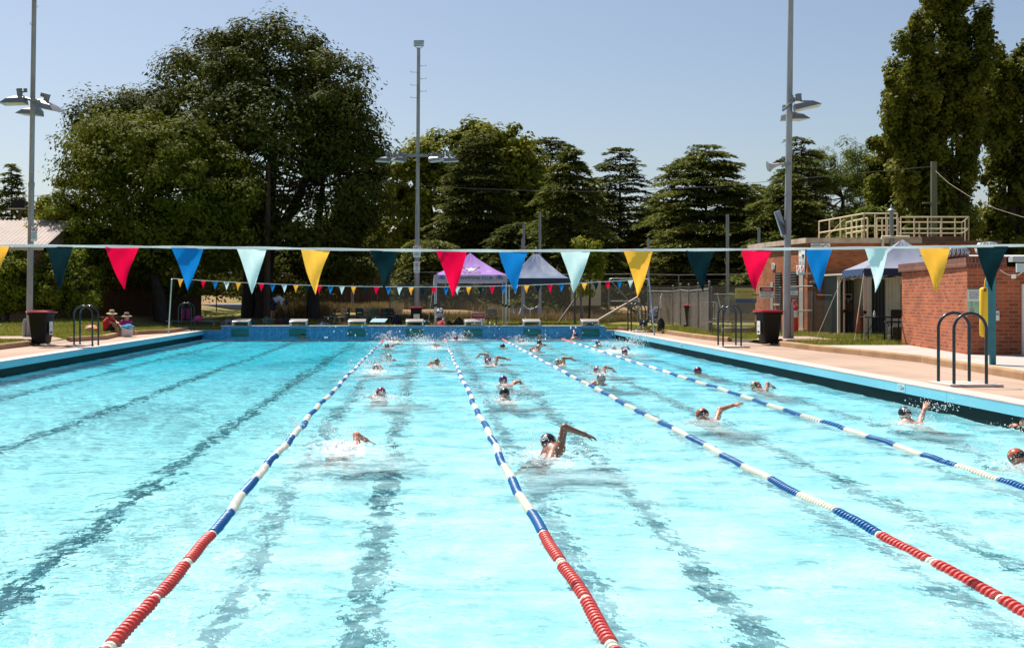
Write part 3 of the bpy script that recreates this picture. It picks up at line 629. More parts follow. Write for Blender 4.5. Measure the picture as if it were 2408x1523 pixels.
amx = t.nodes.new('ShaderNodeMixShader'); t.links.new(am.outputs[0], amx.inputs[0]); t.links.new(wmix.outputs[0], amx.inputs[1]); t.links.new(ar.outputs[0], amx.inputs[2])
t.links.new(amx.outputs[0], mxs.inputs[1]); t.links.new(fo.outputs[0], mxs.inputs[2]); t.links.new(mxs.outputs[0], out.inputs[0])
me = np_mesh('water', v, q, wm, True); fat = me.attributes.new('foam', 'FLOAT', 'POINT'); fat.data.foreach_set('value', foam.ravel().astype(np.float32))
air = .02+.13*busy*(.55+.45*(1-ss(8,22,Y)))+.14*np.clip(foam,0,1)
fat = me.attributes.new('air', 'FLOAT', 'POINT'); fat.data.foreach_set('value', air.ravel().astype(np.float32))
water = tag(link('water', me), kind='structure'); water.cycles.is_caustics_caster = True
sl.cycles.is_caustics_light = True
# ---- spray: drops flung up round the swimmers, and beads standing in for glints
ICO = bmesh.new(); bmesh.ops.create_icosphere(ICO, subdivisions=1, radius=1); ICO.verts.ensure_lookup_table()
iv = np.array([v_.co[:] for v_ in ICO.verts]); iff = np.array([[v_.index for v_ in f_.verts] for f_ in ICO.faces]); ICO.free()
pts, rad = [], []
sr = np.random.default_rng(23)
for (sx, sy, sp, aw, hz) in SW:
    n = int(420*sp)
    a = sr.normal(size=(n, 3))*np.array([.30, .42, 0]) + np.array([sx, sy-aw*.30, 0]); a[:,2] = np.abs(sr.normal(size=n))**1.3*.12*min(sp,1.5)-.005
    pts.append(a); rad.append(.0025+.006*sr.random(n)**3.5)
    if sp > .3:            # thrown curtains
        for _ in range(int(6*sp)+2):
            m_ = int(60*sp); b0 = sr.normal(size=2)*.3; dr = sr.normal(size=2)*.35; tt = sr.random(m_)
            hgt = (.18+.25*sr.random())*min(sp,1.3)
            a = np.stack([sx+b0[0]+dr[0]*tt, sy-aw*.2+b0[1]+dr[1]*tt, hgt*4*tt*(1-tt)*.6+hgt*.35*tt], 1)+sr.normal(size=(m_,3))*.02
            pts.append(a); rad.append(.002+.005*sr.random(m_)**3)
for sx, sy, sp in EXTRA_SPL:
    n = int(260*sp); a = sr.normal(size=(n,3))*np.array([.32,.5,0])+np.array([sx,sy,0]); a[:,2] = np.abs(sr.normal(size=n))*.16*sp; pts.append(a); rad.append(.004+.009*sr.random(n)**3)
sx, sy = gp(1496, 815)[:2]; n = 260; tt = sr.random(n)
pts.append(np.stack([sx-.35+.8*tt+sr.normal(size=n)*.10, sy+sr.normal(size=n)*.4, .05+.75*np.abs(sr.normal(size=n))*(.3+.7*tt)*.6], 1)); rad.append(.005+.010*sr.random(n)**2)
sx, sy = gp(2215, 985)[:2]; n = 130; pts.append(np.stack([sx+sr.normal(size=n)*.20, sy+.2+sr.normal(size=n)*.2, .12+np.abs(sr.normal(size=n))*.1], 1)); rad.append(.003+.006*sr.random(n)**2)
n = 70; pts.append(np.stack([sr.uniform(-4,6,n), sr.uniform(38,49,n), sr.uniform(.1,1.0,n)], 1)); rad.append(.008+.014*sr.random(n)**2)
n = 1500; xq = sr.uniform(-1.7,8,n); yq = 6.5+42*sr.random(n)**1.3; pts.append(np.stack([xq,yq,.005+.03*sr.random(n)],1)); rad.append(.002+.004*sr.random(n)**3)  # white beads strewn over the busy lanes imitate sun glints on the water
pts = np.concatenate(pts); rad = np.concatenate(rad); rad *= 1+.012*pts[:,1]
vv = (iv[None]*rad[:,None,None]*np.stack([1+.3*sr.random(len(rad)), np.ones(len(rad)), 1+.6*sr.random(len(rad))],1)[:,None,:]+pts[:,None,:]).reshape(-1,3)
qq = (iff[None]+np.arange(len(rad))[:,None,None]*len(iv)).reshape(-1,3)
drop_m = mat('spray_and_glint_drops', (.88,.90,.90), .12, 0, spec=.8, trans=.35)
tag(link('splash', np_mesh('splash', vv, qq, drop_m, True)), kind='stuff')
# ---------------------------------------------------------------- lane ropes
fm = {'red': mat('float_red', (.62,.075,.065), .5), 'white': mat('float_white', (.80,.74,.62), .35), 'blue': mat('float_blue', (.015,.135,.36), .45)}
def wz(x, y): 
    i = np.clip(np.searchsorted(ys, y), 0, len(ys)-1); j = np.clip(np.searchsorted(xs, x), 0, len(xs)-1); return float(Z[i, j])
wd = {'first': 'leftmost lane rope of red, white and blue floats, beside the empty lanes', 'second': 'lane rope running from bottom centre, second from the left, red then blue and white',
      'third': 'lane rope crossing to the lower right, third from the left', 'fourth': 'outermost lane rope near the right wall, only blue and white close by'}
for nm, path in (('first', [(-1.64,PY0),(-1.70,9),(-1.83,18),(-1.86,34),(-1.80,50)]), ('second', [(1.15,PY0),(1.01,6),(.90,9),(.84,16),(.80,30),(.79,50)]),
                 ('third', [(3.45,PY0),(3.53,7),(3.54,9),(3.46,16),(3.38,30),(3.31,50)]), ('fourth', [(5.75,PY0),(5.83,11),(5.88,18),(5.92,30),(5.93,50)])):
    root = thing('lane_rope', wd[nm], 'lane rope', (path[0][0], PY0, 0), 0, 'lane ropes across the pool')
    py_ = [p[1] for p in path]; px_ = [p[0] for p in path]
    cen = lambda y: V((float(np.interp(y, py_, px_))+.016*math.sin(y*.9)+.010*math.sin(y*2.7+1), y, -.002+.6*wz(float(np.interp(y, py_, px_)), y)))
    secs = []; last = None
    y = PY0+.15; sec = .88; RED = 8.92
    while y < PY1-.1:
        step = .062 if y < 16 else (.11 if y < 28 else .2)
        if y < RED: ph = ((RED-y) % .98); c_ = 'white' if ph > .90 or ph < .03 else 'red'
        elif y > 45.6: c_ = 'red'
        else: c_ = 'blue' if int((y-RED)/sec) % 2 == 0 else 'white'
        if c_ != last: secs.append((c_, MB())); last = c_
        cm = secs[-1][1]; r = .050*(1 if not (y < RED and c_ == 'white') else .82)
        a, b = cen(y), cen(y+step*.97); d = b-a
        if y < 28:
            ts, rs = (0, .06, .22, .5, .74, .80, .99), (.50, .9, 1, .86, .66, .50, .50)
            cm.tube([a+d*tt for tt in ts], [r*q_ for q_ in rs], 12, False)
        else: cm.tube([a, a+d*.1, a+d*.9, b], [r*.7, r, r*.9, r*.7], 7, False)
        y += step
    for k_, mb in secs:
        mb.build(k_+'_float_section', fm[k_], root, 35).matrix_parent_inverse = Matrix.Translation((-path[0][0], -PY0, 0))
    mb = MB(); mb.tube([cen(y_) for y_ in np.linspace(PY0, PY1, 60)], .008, 5); mb.build('cable', steel, root).matrix_parent_inverse = Matrix.Translation((-path[0][0], -PY0, 0))
# ---------------------------------------------------------------- buildings
brick_red = brick_mat('pavilion_brick', (.46,.115,.042), (.23,.055,.025), (.36,.20,.135), bias=-.1, ms=.010)
brick_or = brick_mat('pump_house_brick', (.52,.155,.05), (.31,.085,.032), (.30,.15,.085), bias=-.05)
brick_house = brick_mat('house_brick', (.22,.09,.05), (.16,.06,.04), (.3,.22,.17))
conc = mat('old_concrete', (.46,.36,.27), .9, 0, (.30,.22,.16), 2, bump=.3)
roof_m = mat('corrugated_roof', (.55,.46,.41), .45, 0, (.47,.39,.345), 1.2)
door_m = mat('door_paint', (.50,.40,.36), .5)
teal = mat('teal_steel', (.02,.20,.25), .4, 0, (.015,.15,.19), 5)
pale_teal = mat('pale_blue_fascia', (.45,.58,.62), .5)
glass_m = mat('window_glass', (.03,.035,.04), .08)
def corr(mb, a, b, dvec, pitch=.12, amp=.02, n=None):
    """corrugated sheet from edge a-b, running down dvec"""
    a, b, d = V(a), V(b), V(dvec); L = (b-a).length; t = (b-a).normalized(); nn = t.cross(d).normalized(); k = int(L/pitch*4)
    v = []
    for i in range(k+1):
        o = nn*amp*math.sin(i*PI/2); p = a+t*(L*i/k)+o; v += [p, p+d]
    mb.add(v, [(2*i, 2*i+1, 2*i+3, 2*i+2) for i in range(k)])
def wallbox(mb, p0, p1, th, z0, z1):      # wall of thickness th to the left of p0->p1
    a, b = V((*p0, 0)), V((*p1, 0)); t = (b-a).normalized(); n = V((-t.y, t.x, 0))*th
    q4 = [a, b, b+n, a+n]; v = [V((p.x, p.y, z0)) for p in q4] + [V((p.x, p.y, z1)) for p in q4]
    mb.add(v, [(0,3,2,1),(4,5,6,7),(0,1,5,4),(1,2,6,5),(2,3,7,6),(3,0,4,7)])
# --- pump house (local frame: x along the camera-facing wall, y away)
PX, PYh = 14.27, 42.6
root = thing('pump_house', 'orange brick pump house with louvred windows and a railed flat roof', 'building', (PX, PYh, 0))
mb = MB(); a0 = V((-.42, 4.2, 0))
poly = [(0,0),(7.1,0),(7.1,6),(a0.x+.2,6),(a0.x,4.2)]
n = len(poly); v = [(x,y,.3) for x,y in poly]+[(x,y,3.86) for x,y in poly]
mb.add(v, [(i,(i+1)%n,(i+1)%n+n,i+n) for i in range(n)]+[tuple(range(n-1,-1,-1)), tuple(range(n,2*n))]); mb.build('wall', brick_or, root)
mb = MB(); po = [(-.1,-.1),(4.25,-.1),(4.25,6.1),(a0.x-.1,6.1),(a0.x-.12,4.2)]; n = len(po)
v = [(x,y,3.865) for x,y in po]+[(x,y,4.06) for x,y in po]
mb.add(v, [(i,(i+1)%n,(i+1)%n+n,i+n) for i in range(n)]+[tuple(range(n-1,-1,-1)), tuple(range(n,2*n))])
rf = mb.build('roof', mat('roof_edge', (.60,.47,.36), .9, 0, (.42,.30,.22), 3, bump=.3), root)
mb = MB(); mb.bx(4.26, 7.25, -.08, 6.1, 3.865, 3.95); mb.bx(4.3, 5.9, .1, 6, 3.952, 4.12); mb.build('parapet', mat('brown_parapet', (.20,.11,.075), .9, 0, (.14,.08,.05), 3), root)
# louvre windows and door on the angled side wall (faces the pool)
sdir = (a0-V((0,0,0))).normalized(); srz = math.atan2(a0.y, a0.x)
def on_side(px_, z, off=0.02):      # point on the side wall at photo column px_
    best = min((abs(CX+F*(PX+a0.x*t_)/(PYh+a0.y*t_)-px_), t_) for t_ in np.linspace(0,1,400))[1]
    nrm = V((-a0.y, a0.x, 0)).normalized(); return V((a0.x*best, a0.y*best, z))+nrm*off
def side_panel(mb, x0, x1, z0, z1, off, th=.03):
    p, q_ = on_side(x0, 0, off), on_side(x1, 0, off); wallbox(mb, (p.x,p.y), (q_.x,q_.y), th, z0, z1)
for x0, x1 in ((1824,1838),(1859,1876)):
    mb = MB(); side_panel(mb, x0, x1, 1.6, 2.82, .03); w = mb.build('window', dark, root)
    mb = MB()
    for k in range(12): side_panel(mb, x0, x1, 1.63+k*.1, 1.66+k*.1, .075, .04)
    mb.build('louvre', alu, w)
    mb = MB(); side_panel(mb, x0-.6, x1+.6, 1.52, 1.59, .1, .1); mb.build('sill', cream, w)
mb = MB(); side_panel(mb, 1881, 1890, .62, 2.7, .03); d = mb.build('door', mat('grey_door', (.42,.39,.34), .5), root)
mb = MB(); side_panel(mb, 1813, 1819, .6, 2.45, .03); mb.build('door', mat('grey_door', (.42,.39,.34), .5), root)
mb = MB(); side_panel(mb, 1876, 1896, .5, .64, .12, .15); mb.build('step', conc, root)
# pipes on the camera face
mb = MB(); xs_ = (2084-CX)*42.5/F-PX
pxw = lambda px_, Y_=42.55: (px_-CX)*Y_/F-PX
mb.tube([(pxw(2077),-.12,.6),(pxw(2077),-.12,3.6),(pxw(2074),-.12,3.8),(pxw(2076),-.12,4.02),(pxw(2070),-.12,4.05)], .055, 10); mb.tube([(pxw(2070),-.18,4.09),(pxw(2135),-.18,4.09)], .05, 8)
mb.build('downpipe', mat('cream_pipe', (.66,.57,.45), .5), root, 50)
mb = MB(); mb.tube([(pxw(2094),-.14,.6),(pxw(2094),-.14,5.05)], .075, 12); mb.build('vent_pipe', steel, root, 50)
mb = MB(); mb.lathe([(.16,5.05),(.15,5.09),(.05,5.16),(.02,5.3),(.001,5.32)], 14, Matrix.Translation((pxw(2094),-.14,0))); mb.build('vent_cowl', steel, root, 40)
mb = MB(); mb.rbox((pxw(2105),-.08,2.55),(.14,.1,.14)); mb.tube([(pxw(2105),-.08,2.0),(pxw(2105),-.08,2.5)], .025, 6); mb.build('junction_box', cream, root)
# roof railings
def rail_run(mb, a, b, h=.95, n=4, mids=(.5,), r=.028):
    a, b = V(a), V(b)
    for k in range(n+1):
        p = a.lerp(b, k/n); mb.tube([p, p+V((0,0,h))], r, 6)
    for m_ in (h,)+tuple(h*x for x in mids): mb.tube([a+V((0,0,m_)), b+V((0,0,m_))], r, 6)
mb = MB()
L = lambda px_, Y_, z=4.06: V(((px_-CX)*Y_/F-PX, Y_-PYh, z))
for (x0,y0,x1,y1,n_) in ((1926,47.6,2032,43.0,4),(2032,43.0,2110,43.0,3),(1990,48.2,2040,45.4,4),(2062,45.6,2112,45.6,4)): rail_run(mb, L(x0,y0), L(x1,y1), n=n_)
mb.tube([L(1930,47.3,4.1), L(1985,45.2,4.95)], .018, 5); mb.tube([L(2095,43.0,4.06), L(2095,43.0,5.25)], .035, 8)
for (x0,y0,x1,y1,n_) in ((2118,43.4,2278,43.4,5),(2278,43.4,2262,46.5,2),(2112,46.4,2262,46.5,3)): rail_run(mb, L(x0,y0,4.0), L(x1,y1,4.0), n=n_, h=.9)
mb.build('railing', cream_rail, root, 50)
mb = MB(); mb.bx(pxw(2108), pxw(2280), .6, .8, 3.96, 4.14); mb.build('rail_plinth', conc, root)
# solar floodlight on the corner
mb = MB(); mb.box((-.25,-.45,2.72), (.5,.16,.05), .5); mb.tube([(-.02,0,2.5),(-.25,-.45,2.7)], .02, 6); mb.build('wall_lamp', alu, root)
# --- corrugated tool shed under the marquee
root = thing('tool_shed', 'cream corrugated steel shed with open doorways beside the blue marquee', 'shed', (0, 0, 0))
SY = 40.4
sx = lambda px_, Y_=SY: (px_-CX)*Y_/F
mb = MB()
corr(mb, (sx(2082),SY,.5), (sx(2124),SY,.5), (0,0,2.1)); corr(mb, (sx(2019),SY-.5,.52), (sx(2036),SY-.5,.52), (0,0,2.05)); corr(mb, (sx(2036),SY-.5,.52), (sx(2038),SY+1.2,.52), (0,0,2.05))
mb.bx(sx(1970.5), sx(1976), SY, SY+.08, .5, 2.6); mb.build('cladding', cream, root, 30)
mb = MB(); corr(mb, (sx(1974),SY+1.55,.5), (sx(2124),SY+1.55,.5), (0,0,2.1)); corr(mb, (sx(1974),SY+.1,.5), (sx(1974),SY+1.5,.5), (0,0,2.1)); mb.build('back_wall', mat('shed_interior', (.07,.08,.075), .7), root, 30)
mb = MB(); mb.bx(sx(1966), sx(2130), SY-.6, SY+1.65, 2.62, 2.68); mb.bx(sx(1972), sx(2082), SY-.02, SY+.03, 2.52, 2.6); mb.build('roof', cream, root)
mb = MB(); mb.bx(sx(1970), sx(2126), SY-.75, SY+1.6, .3, .55); mb.build('floor_slab', deck_m, root)
mb = MB(); mb.bx(sx(2050), sx(2080), SY+1.1, SY+1.16, 1.0, 1.95); mb.build('cupboard', mat('shed_plywood', (.20,.10,.04), .7), root)
mb = MB(); mb.bx(sx(2119), sx(2124), SY-.05, SY-.03, 1.5, 2.3); w = mb.build('window', glass_m, root); mb = MB(); mb.bx(sx(2118), sx(2125), SY-.09, SY-.05, 1.44, 1.5); mb.build('sill', alu, w)
# --- near pavilion
c0, c1 = V((13.5,32.3,0)), V((12.6,26.5,0))
root = thing('brick_pavilion', 'red brick pavilion with blue fascia and two roof ventilators', 'building', (12.6, 26.5, 0))
rzp = math.atan2(-(c1-c0).x, -(c1-c0).y)*-1
def PVm(): return Matrix.Translation((0,0,0))
mb = MB(); P_ = [(0,0),(9,0),(9,5.8),(.9,5.8)]; n = 4; v = [(x,y,.3) for x,y in P_]+[(x,y,2.56) for x,y in P_]
mb.add(v, [(i,(i+1)%n,(i+1)%n+n,i+n) for i in range(n)]+[tuple(range(n,2*n))]); mb.build('wall', brick_red, root)
P_ = [(-.05,-.05),(.9,-.05),(.9,.3),(1.2,5.85),(.82,5.85)]; n = 5; v = [(x,y,2.563) for x,y in P_]+[(x,y,2.78) for x,y in P_]
mb = MB(); mb.add(v, [(i,(i+1)%n,(i+1)%n+n,i+n) for i in range(n)]+[tuple(range(n-1,-1,-1)),tuple(range(n,2*n))])
mb.build('parapet', brick_mat('soldier_brick', (.20,.06,.035), (.13,.04,.03), (.22,.14,.1), bw=.086, bh=.24), root)
QY = 26.5; qx = lambda px_, Y_=QY: (px_-CX)*Y_/F-12.6; qz = lambda py_, Y_=QY: H-(py_-CY)*Y_/F
mb = MB(); mb.bx(qx(2352), 9.2, -.75, -.70, 2.42, 2.62); mb.build('fascia', pale_teal, root)
mb = MB(); mb.bx(qx(2332), 9.2, -.95, -.76, 2.65, 2.75); mb.bx(qx(2332)+.02, 9.2, -.93, -.78, 2.751, 2.77); mb.build('gutter', mat('weathered_gutter', (.36,.40,.40), .5), root)
mb = MB(); corr(mb, (1.25,5.5,3.02), (9,5.5,3.02), (0,-6.2,-.25), .15, .02); mb.build('roof', mat('grey_iron_roof', (.42,.40,.40), .4, .3, (.34,.32,.32), 2), root, 30)
for px_, yy, zb in ((2248,2.0,2.80),(2322,3.6,2.98)):
    c_ = V((qx(px_, QY+yy), yy, zb)); mb = MB(); mb.lathe([(.12,-.3),(.12,0)], 14, Matrix.Translation(c_)); vt = mb.build('roof_ventilator', alu, root, 40)
    mb = MB()
    for k in range(18):
        a = 2*PI*k/18
        mb.tube([(c_.x+math.cos(a+.5*t_)*rr, c_.y+math.sin(a+.5*t_)*rr, c_.z+h_) for t_, rr, h_ in ((0,.14,0),(.3,.25,.08),(.6,.27,.18),(.8,.2,.28),(1,.05,.33))], [.02,.045,.05,.04,.01], 5)
    mb.build('turbine', alu, vt, 60)
# door at the right edge with a white frame
mb = MB(); mb.bx(qx(2409), qx(2470), -.03, 0, .40, 2.10); d = mb.build('door', mat('mauve_door', (.42,.36,.36), .5), root)
mb = MB(); mb.bx(qx(2402), qx(2409), -.05, 0, .40, 2.16); mb.bx(qx(2409), qx(2472), -.05, 0, 2.10, 2.16); mb.build('door_frame', white_paint, d)
mb = MB(); mb.ell((qx(2408.5)+.08,-.07,1.12),(.03,.03,.03),8,6); mb.build('handle', steel, d, 60)
# veranda post in front (teal), with the rescue tube hung on it
pvp = at(2334, 857, 2674*1.35/(857-697)); 
mb = MB(); mb.bx(-.055,.055,-.03,.03,0,2.15); mb.bx(-.12,-.056,-.05,.02,.22,1.75)
pr = mb.build('veranda_post', teal); pr.location = (pvp.x, pvp.y, .52); tag(pr, 'teal steel veranda post standing on the pavement in front of the pavilion', 'post')
root = thing('rescue_tube', 'yellow foam rescue tube hanging on the teal post', 'rescue tube', (pvp.x-.19, pvp.y-.03, 0))
mb = MB(); mb.rbox((0,0,1.56),(.155,.12,.98),.05); mb.build('foam_tube', mat('yellow_foam', (.80,.55,.015), .55), root, 50)
for x_, z_ in ((0,2.0),(.02,1.11)):
    mb = MB(); mb.box((x_,-.002,z_),(.05,.126,.07)); mb.build('strap_patch', mat('brown_webbing', (.25,.07,.03), .8), root)
mb = MB(); mb.tube([(.0,-.03,2.03),(.03,0,2.2),(.08,.02,2.28)], .012, 6); mb.tube([(-.04,-.065,2.02),(-.07,-.07,1.5),(-.02,-.07,1.1),(.03,-.03,.92)], .009, 6); mb.build('cord', mat('yellow_cord', (.75,.36,.02), .6), root, 60)
mb = MB(); mb.box((.05,0,.72),(.05,.02,.38)); mb.build('tow_strap', mat('red_webbing', (.38,.03,.04), .8), root)
root = thing('soap_dispenser', 'white hand sanitiser dispenser on the brick wall beside the teal post', 'dispenser', (12.6+qx(2340.5), QY-.05, 0))
mb = MB(); mb.rbox((0,0,qz(742)),(.11,.1,.23),.02); mb.build('dispenser_body', sign_white, root, 40)
mb = MB(); mb.box((0,-.052,qz(738)),(.07,.006,.06)); mb.build('dispenser_window', mat('grey_plastic', (.3,.3,.32), .3), root)
root = thing('clothes_line', 'thin cord slung under the blue fascia with white pegs', 'clothes line', (0,0,0))
mb = MB(); pts = [at(2352, 635, 25.9), at(2368,645,25.9), at(2384,648.5,25.9), at(2396,646,25.9), at(2412,633,25.9)]; mb.tube(pts, .007, 5); mb.build('cord', white_paint, root)
for k in (-4, -1, 2, 4):
    mb = MB(); p = at(2384+k, 650, 25.9); mb.box(p, (.018,.02,.09), .3); mb.build('clothes_peg', sign_white, root)
# --- house at the left edge
root = thing('house', 'brick house with pale corrugated roof behind the hedge', 'house', (-22, 51, 0))
ez, rz_ = 4.06, 5.55
mb = MB(); mb.bx(-12, 4.7, 0, 8, .4, 3.88); mb.build('wall', brick_house, root)
mb = MB(); corr(mb, (-12.3,3.8,rz_), (5.0,3.8,rz_), (0,-4.3,ez-rz_), .2, .03); corr(mb, (4.4,3.8,rz_), (-12.3,3.8,rz_), (0,4.6,ez-rz_), .2, .03)
mb.build('roof', roof_m, root, 30)
mb = MB(); mb.add([(4.9,3.8,rz_-.02),(4.9,-.48,ez-.01),(4.9,8.4,ez-.01)], [(0,1,2)]); mb.build('gable', brick_house, root)
mb = MB(); mb.bx(-12.3, 5.0, -.54, -.5, ez-.14, ez+.0); mb.build('fascia', mat('fascia_cream', (.55,.45,.36), .6), root)
for x in (-2.0, 1.1):
    mb = MB(); mb.bx(x, x+2.2, -.02, .02, 2.2, 3.4); w = mb.build('window', glass_m, root)
    mb = MB(); mb.bx(x-.06, x+2.26, -.05, -.02, 3.4, 3.48); mb.bx(x-.06, x+2.26, -.05, -.02, 2.12, 2.2); mb.bx(x+1.07, x+1.13, -.05, -.021, 2.2, 3.4); mb.build('window_frame', white_paint, w)
root = thing('roof_sign', 'dark hooded board on a timber post beyond the left house roof', 'notice board', at(43, 505, 64))
mb = MB(); mb.box((0,0,.6),(.7,.1,.5)); mb.build('board', dark, root); mb = MB(); mb.box((0,-.1,.33),(1.0,.35,.06)); mb.build('ledge', mat('grey_board', (.35,.33,.3), .7), root); mb = MB(); mb.box((.1,0,-.6),(.16,.14,1.8)); mb.build('post', wood, root)
# ---------------------------------------------------------------- fences
def link_mat(name, col, pitch, width, extra=0):
    m = bpy.data.materials.new(name); m.use_nodes = True; t = m.node_tree; b = t.nodes['Principled BSDF']; b.inputs['Base Color'].default_value = (*col, 1); b.inputs['Roughness'].default_value = .5; b.inputs['Metallic'].default_value = .3
    wv = wall_vec(t); sp = t.nodes.new('ShaderNodeSeparateXYZ'); t.links.new(wv, sp.inputs[0]); fin = None
    for op in ('ADD', 'SUBTRACT'):
        a = t.nodes.new('ShaderNodeMath'); a.operation = op; t.links.new(sp.outputs[0], a.inputs[0]); t.links.new(sp.outputs[1], a.inputs[1])
        p = t.nodes.new('ShaderNodeMath'); p.operation = 'PINGPONG'; p.inputs[1].default_value = pitch/2; t.links.new(a.outputs[0], p.inputs[0])
        l = t.nodes.new('ShaderNodeMath'); l.operation = 'LESS_THAN'; l.inputs[1].default_value = width; t.links.new(p.outputs[0], l.inputs[0])
        if fin is None: fin = l
        else:
            mx = t.nodes.new('ShaderNodeMath'); mx.operation = 'MAXIMUM'; t.links.new(fin.outputs[0], mx.inputs[0]); t.links.new(l.outputs[0], mx.inputs[1]); fin = mx
    tr = t.nodes.new('ShaderNodeBsdfTransparent'); ms = t.nodes.new('ShaderNodeMixShader'); t.links.new(fin.outputs[0], ms.inputs[0]); t.links.new(tr.outputs[0], ms.inputs[1]); t.links.new(b.outputs[0], ms.inputs[2]); t.links.new(ms.outputs[0], t.nodes['Material Output'].inputs[0])
    return m
chain = link_mat('chain_link', (.34,.31,.28), .085, .0065); chain2 = link_mat('chain_link_old', (.30,.24,.19), .10, .007)
def fence(name, label, cat, pts, h, sp=2.9, mesh=None, rails=(1,), wires=(), pr=.032, pm=steel_dk, capped=False, mm=None, zb=None, group=None):
    root = thing(name, label, cat, (pts[0][0], pts[0][1], 0), group=group); off = V((pts[0][0], pts[0][1], 0))
    bz = (lambda p: float(gz(p.x, p.y))-.02) if zb is None else (lambda p: zb)
    for (a, b) in zip(pts[:-1], pts[1:]):
        a, b = V((*a,0)), V((*b,0)); n = max(1, round((b-a).length/sp)); ps = [a.lerp(b, k/n) for k in range(n+1)]
        for k, p in enumerate(ps):
            if k == 0 and a != V((*pts[0],0)): continue
            q_ = p-off; z = bz(p); mb = MB(); mb.tube([q_+V((0,0,z)), q_+V((0,0,z+h))], pr, 8)
            if capped: mb.ell(q_+V((0,0,z+h)), (pr*1.35,)*3, 8, 6)
            mb.build('post', pm, root, 50)
        mb = MB()
        for p, q_ in zip(ps[:-1], ps[1:]):
            for r_ in rails: mb.tube([p-off+V((0,0,bz(p)+h*r_)), q_-off+V((0,0,bz(q_)+h*r_))], pr*.7, 6)
        if mb.v: mb.build('rail', pm, root, 50)
        mb = MB()
        for p, q_ in zip(ps[:-1], ps[1:]):
            for w in wires: mb.tube([p-off+V((0,0,bz(p)+w)), q_-off+V((0,0,bz(q_)+w))], .009, 4)
        if mb.v: mb.build('wire', pm, root)
        if mesh:
            mb = MB()
            for p, q_ in zip(ps[:-1], ps[1:]):
                mb.add([p-off+V((0,.02,bz(p)+mesh[0])), q_-off+V((0,.02,bz(q_)+mesh[0])), q_-off+V((0,.02,bz(q_)+mesh[1])), p-off+V((0,.02,bz(p)+mesh[1]))], [(0,1,2,3)])
            mb.build('mesh_panel', mm or chain, root)
    return root
fence('chain_link_fence', 'long chain link fence with barbed wires behind the marquees', 'fence', [(-2.0,62),(19,62)], 2.62, 2.6, (.1,2.0), (1,), (2.05,2.2,2.35))
fence('chain_link_fence', 'chain link fence among the dark tree trunks at left', 'fence', [(-17.5,69),(-8,69)], 2.4, 2.6, (.05,2.2), (1,.5), (), mm=chain2)
# brown boarded fence
root = thing('timber_fence', 'tall dark brown boarded fence behind the green plastic chairs', 'fence', (-11.9, 74, 0))
zb = float(gz(-5, 74)); X1_ = (916-CX)*74/F+11.9
mb = MB(); x = 0
while x < X1_:
    w = .18+.02*rnd.random(); mb.bx(x, min(x+w-.008, X1_), -.02+.008*rnd.random(), .02, zb-.3, zb+2.22+.03*rnd.random()); x += w
mb.build('boards', mat('brown_boards', (.10,.062,.042), .85, 0, (.06,.037,.026), 1.5, bump=.2, stretch=(4,4,.4)), root)
mb = MB(); mb.bx(0, X1_, -.08, -.03, zb+2.2, zb+2.28); mb.bx(0, X1_, -.08, -.03, zb+1.55, zb+1.6); mb.build('rail', mat('rail_timber', (.24,.17,.12), .8), root)
for k in range(7):
    mb = MB(); xx = .15+k*(X1_-.3)/6; mb.bx(xx-.05, xx+.05, -.14, -.09, zb-.3, zb+2.3); mb.build('post', wood, root)
root = thing('paling_fence', 'dark timber paling fence in deep shade under the left trees', 'fence', (-19.5, 60.5, 0)); zb = float(gz(-15,60.5))
mb = MB(); x = 0
while x < 7.4:
    w = .14+.02*rnd.random(); mb.bx(x, x+w+.01, .006*rnd.random(), .02+.006*rnd.random(), zb-.6, zb+1.75+.05*rnd.random()); x += w
mb.build('palings', mat('paling_timber', (.12,.065,.035), .9, 0, (.07,.04,.025), 2, bump=.3, stretch=(4,4,.4)), root)
mb = MB(); mb.bx(0,7.4,.021,.07,zb+.3,zb+.38); mb.bx(0,7.4,.021,.07,zb+1.3,zb+1.38); mb.build('rail', wood, root)
# far right enclosure fence
fence('enclosure_fence', 'capped steel post fence round the reed enclosure left of the yellow sign', 'fence', [(11.7,60),(12.1,55.8),(10.72,43.1)], 1.95, 3.2, (.05,1.75), (.86,), (1.85,), pr=.04, capped=True)
fence('yellow_sign_fence', 'low chain link fence carrying the yellow sun safety sign', 'fence', [(10.78,43.0),(13.2,42.4)], 1.75, 2.4, (.05,1.45), (.85,), (), pr=.035, capped=True)
fence('chain_link_gate', 'chain link gate in front of the louvred pump house windows', 'gate', [(13.22,42.0),(14.05,41.4)], 1.78, 1.2, (.0,1.62), (1,.5,.04), (), pr=.035)
fence('side_fence', 'short chain link fence between the gate and the tool shed', 'fence', [(14.12,41.3),(15.0,41.0)], 1.6, .9, (.0,1.3), (.92,), (), pr=.03)
reed = mat('reed_screen', (.11,.062,.036), .95, 0, (.055,.032,.02), 7, 6, bump=.5, stretch=(1,1,7))
t = reed.node_tree; tr2 = t.nodes.new('ShaderNodeBsdfTransparent'); ms2 = t.nodes.new('ShaderNodeMixShader'); nn2 = t.nodes.new('ShaderNodeTexNoise'); nn2.inputs['Scale'].default_value = 9; nn2.inputs['Detail'].default_value = 6
tcr = t.nodes.new('ShaderNodeTexCoord'); mpr = t.nodes.new('ShaderNodeMapping'); mpr.inputs['Scale'].default_value = (1,1,6); t.links.new(tcr.outputs['Object'], mpr.inputs[0]); t.links.new(mpr.outputs[0], nn2.inputs['Vector'])
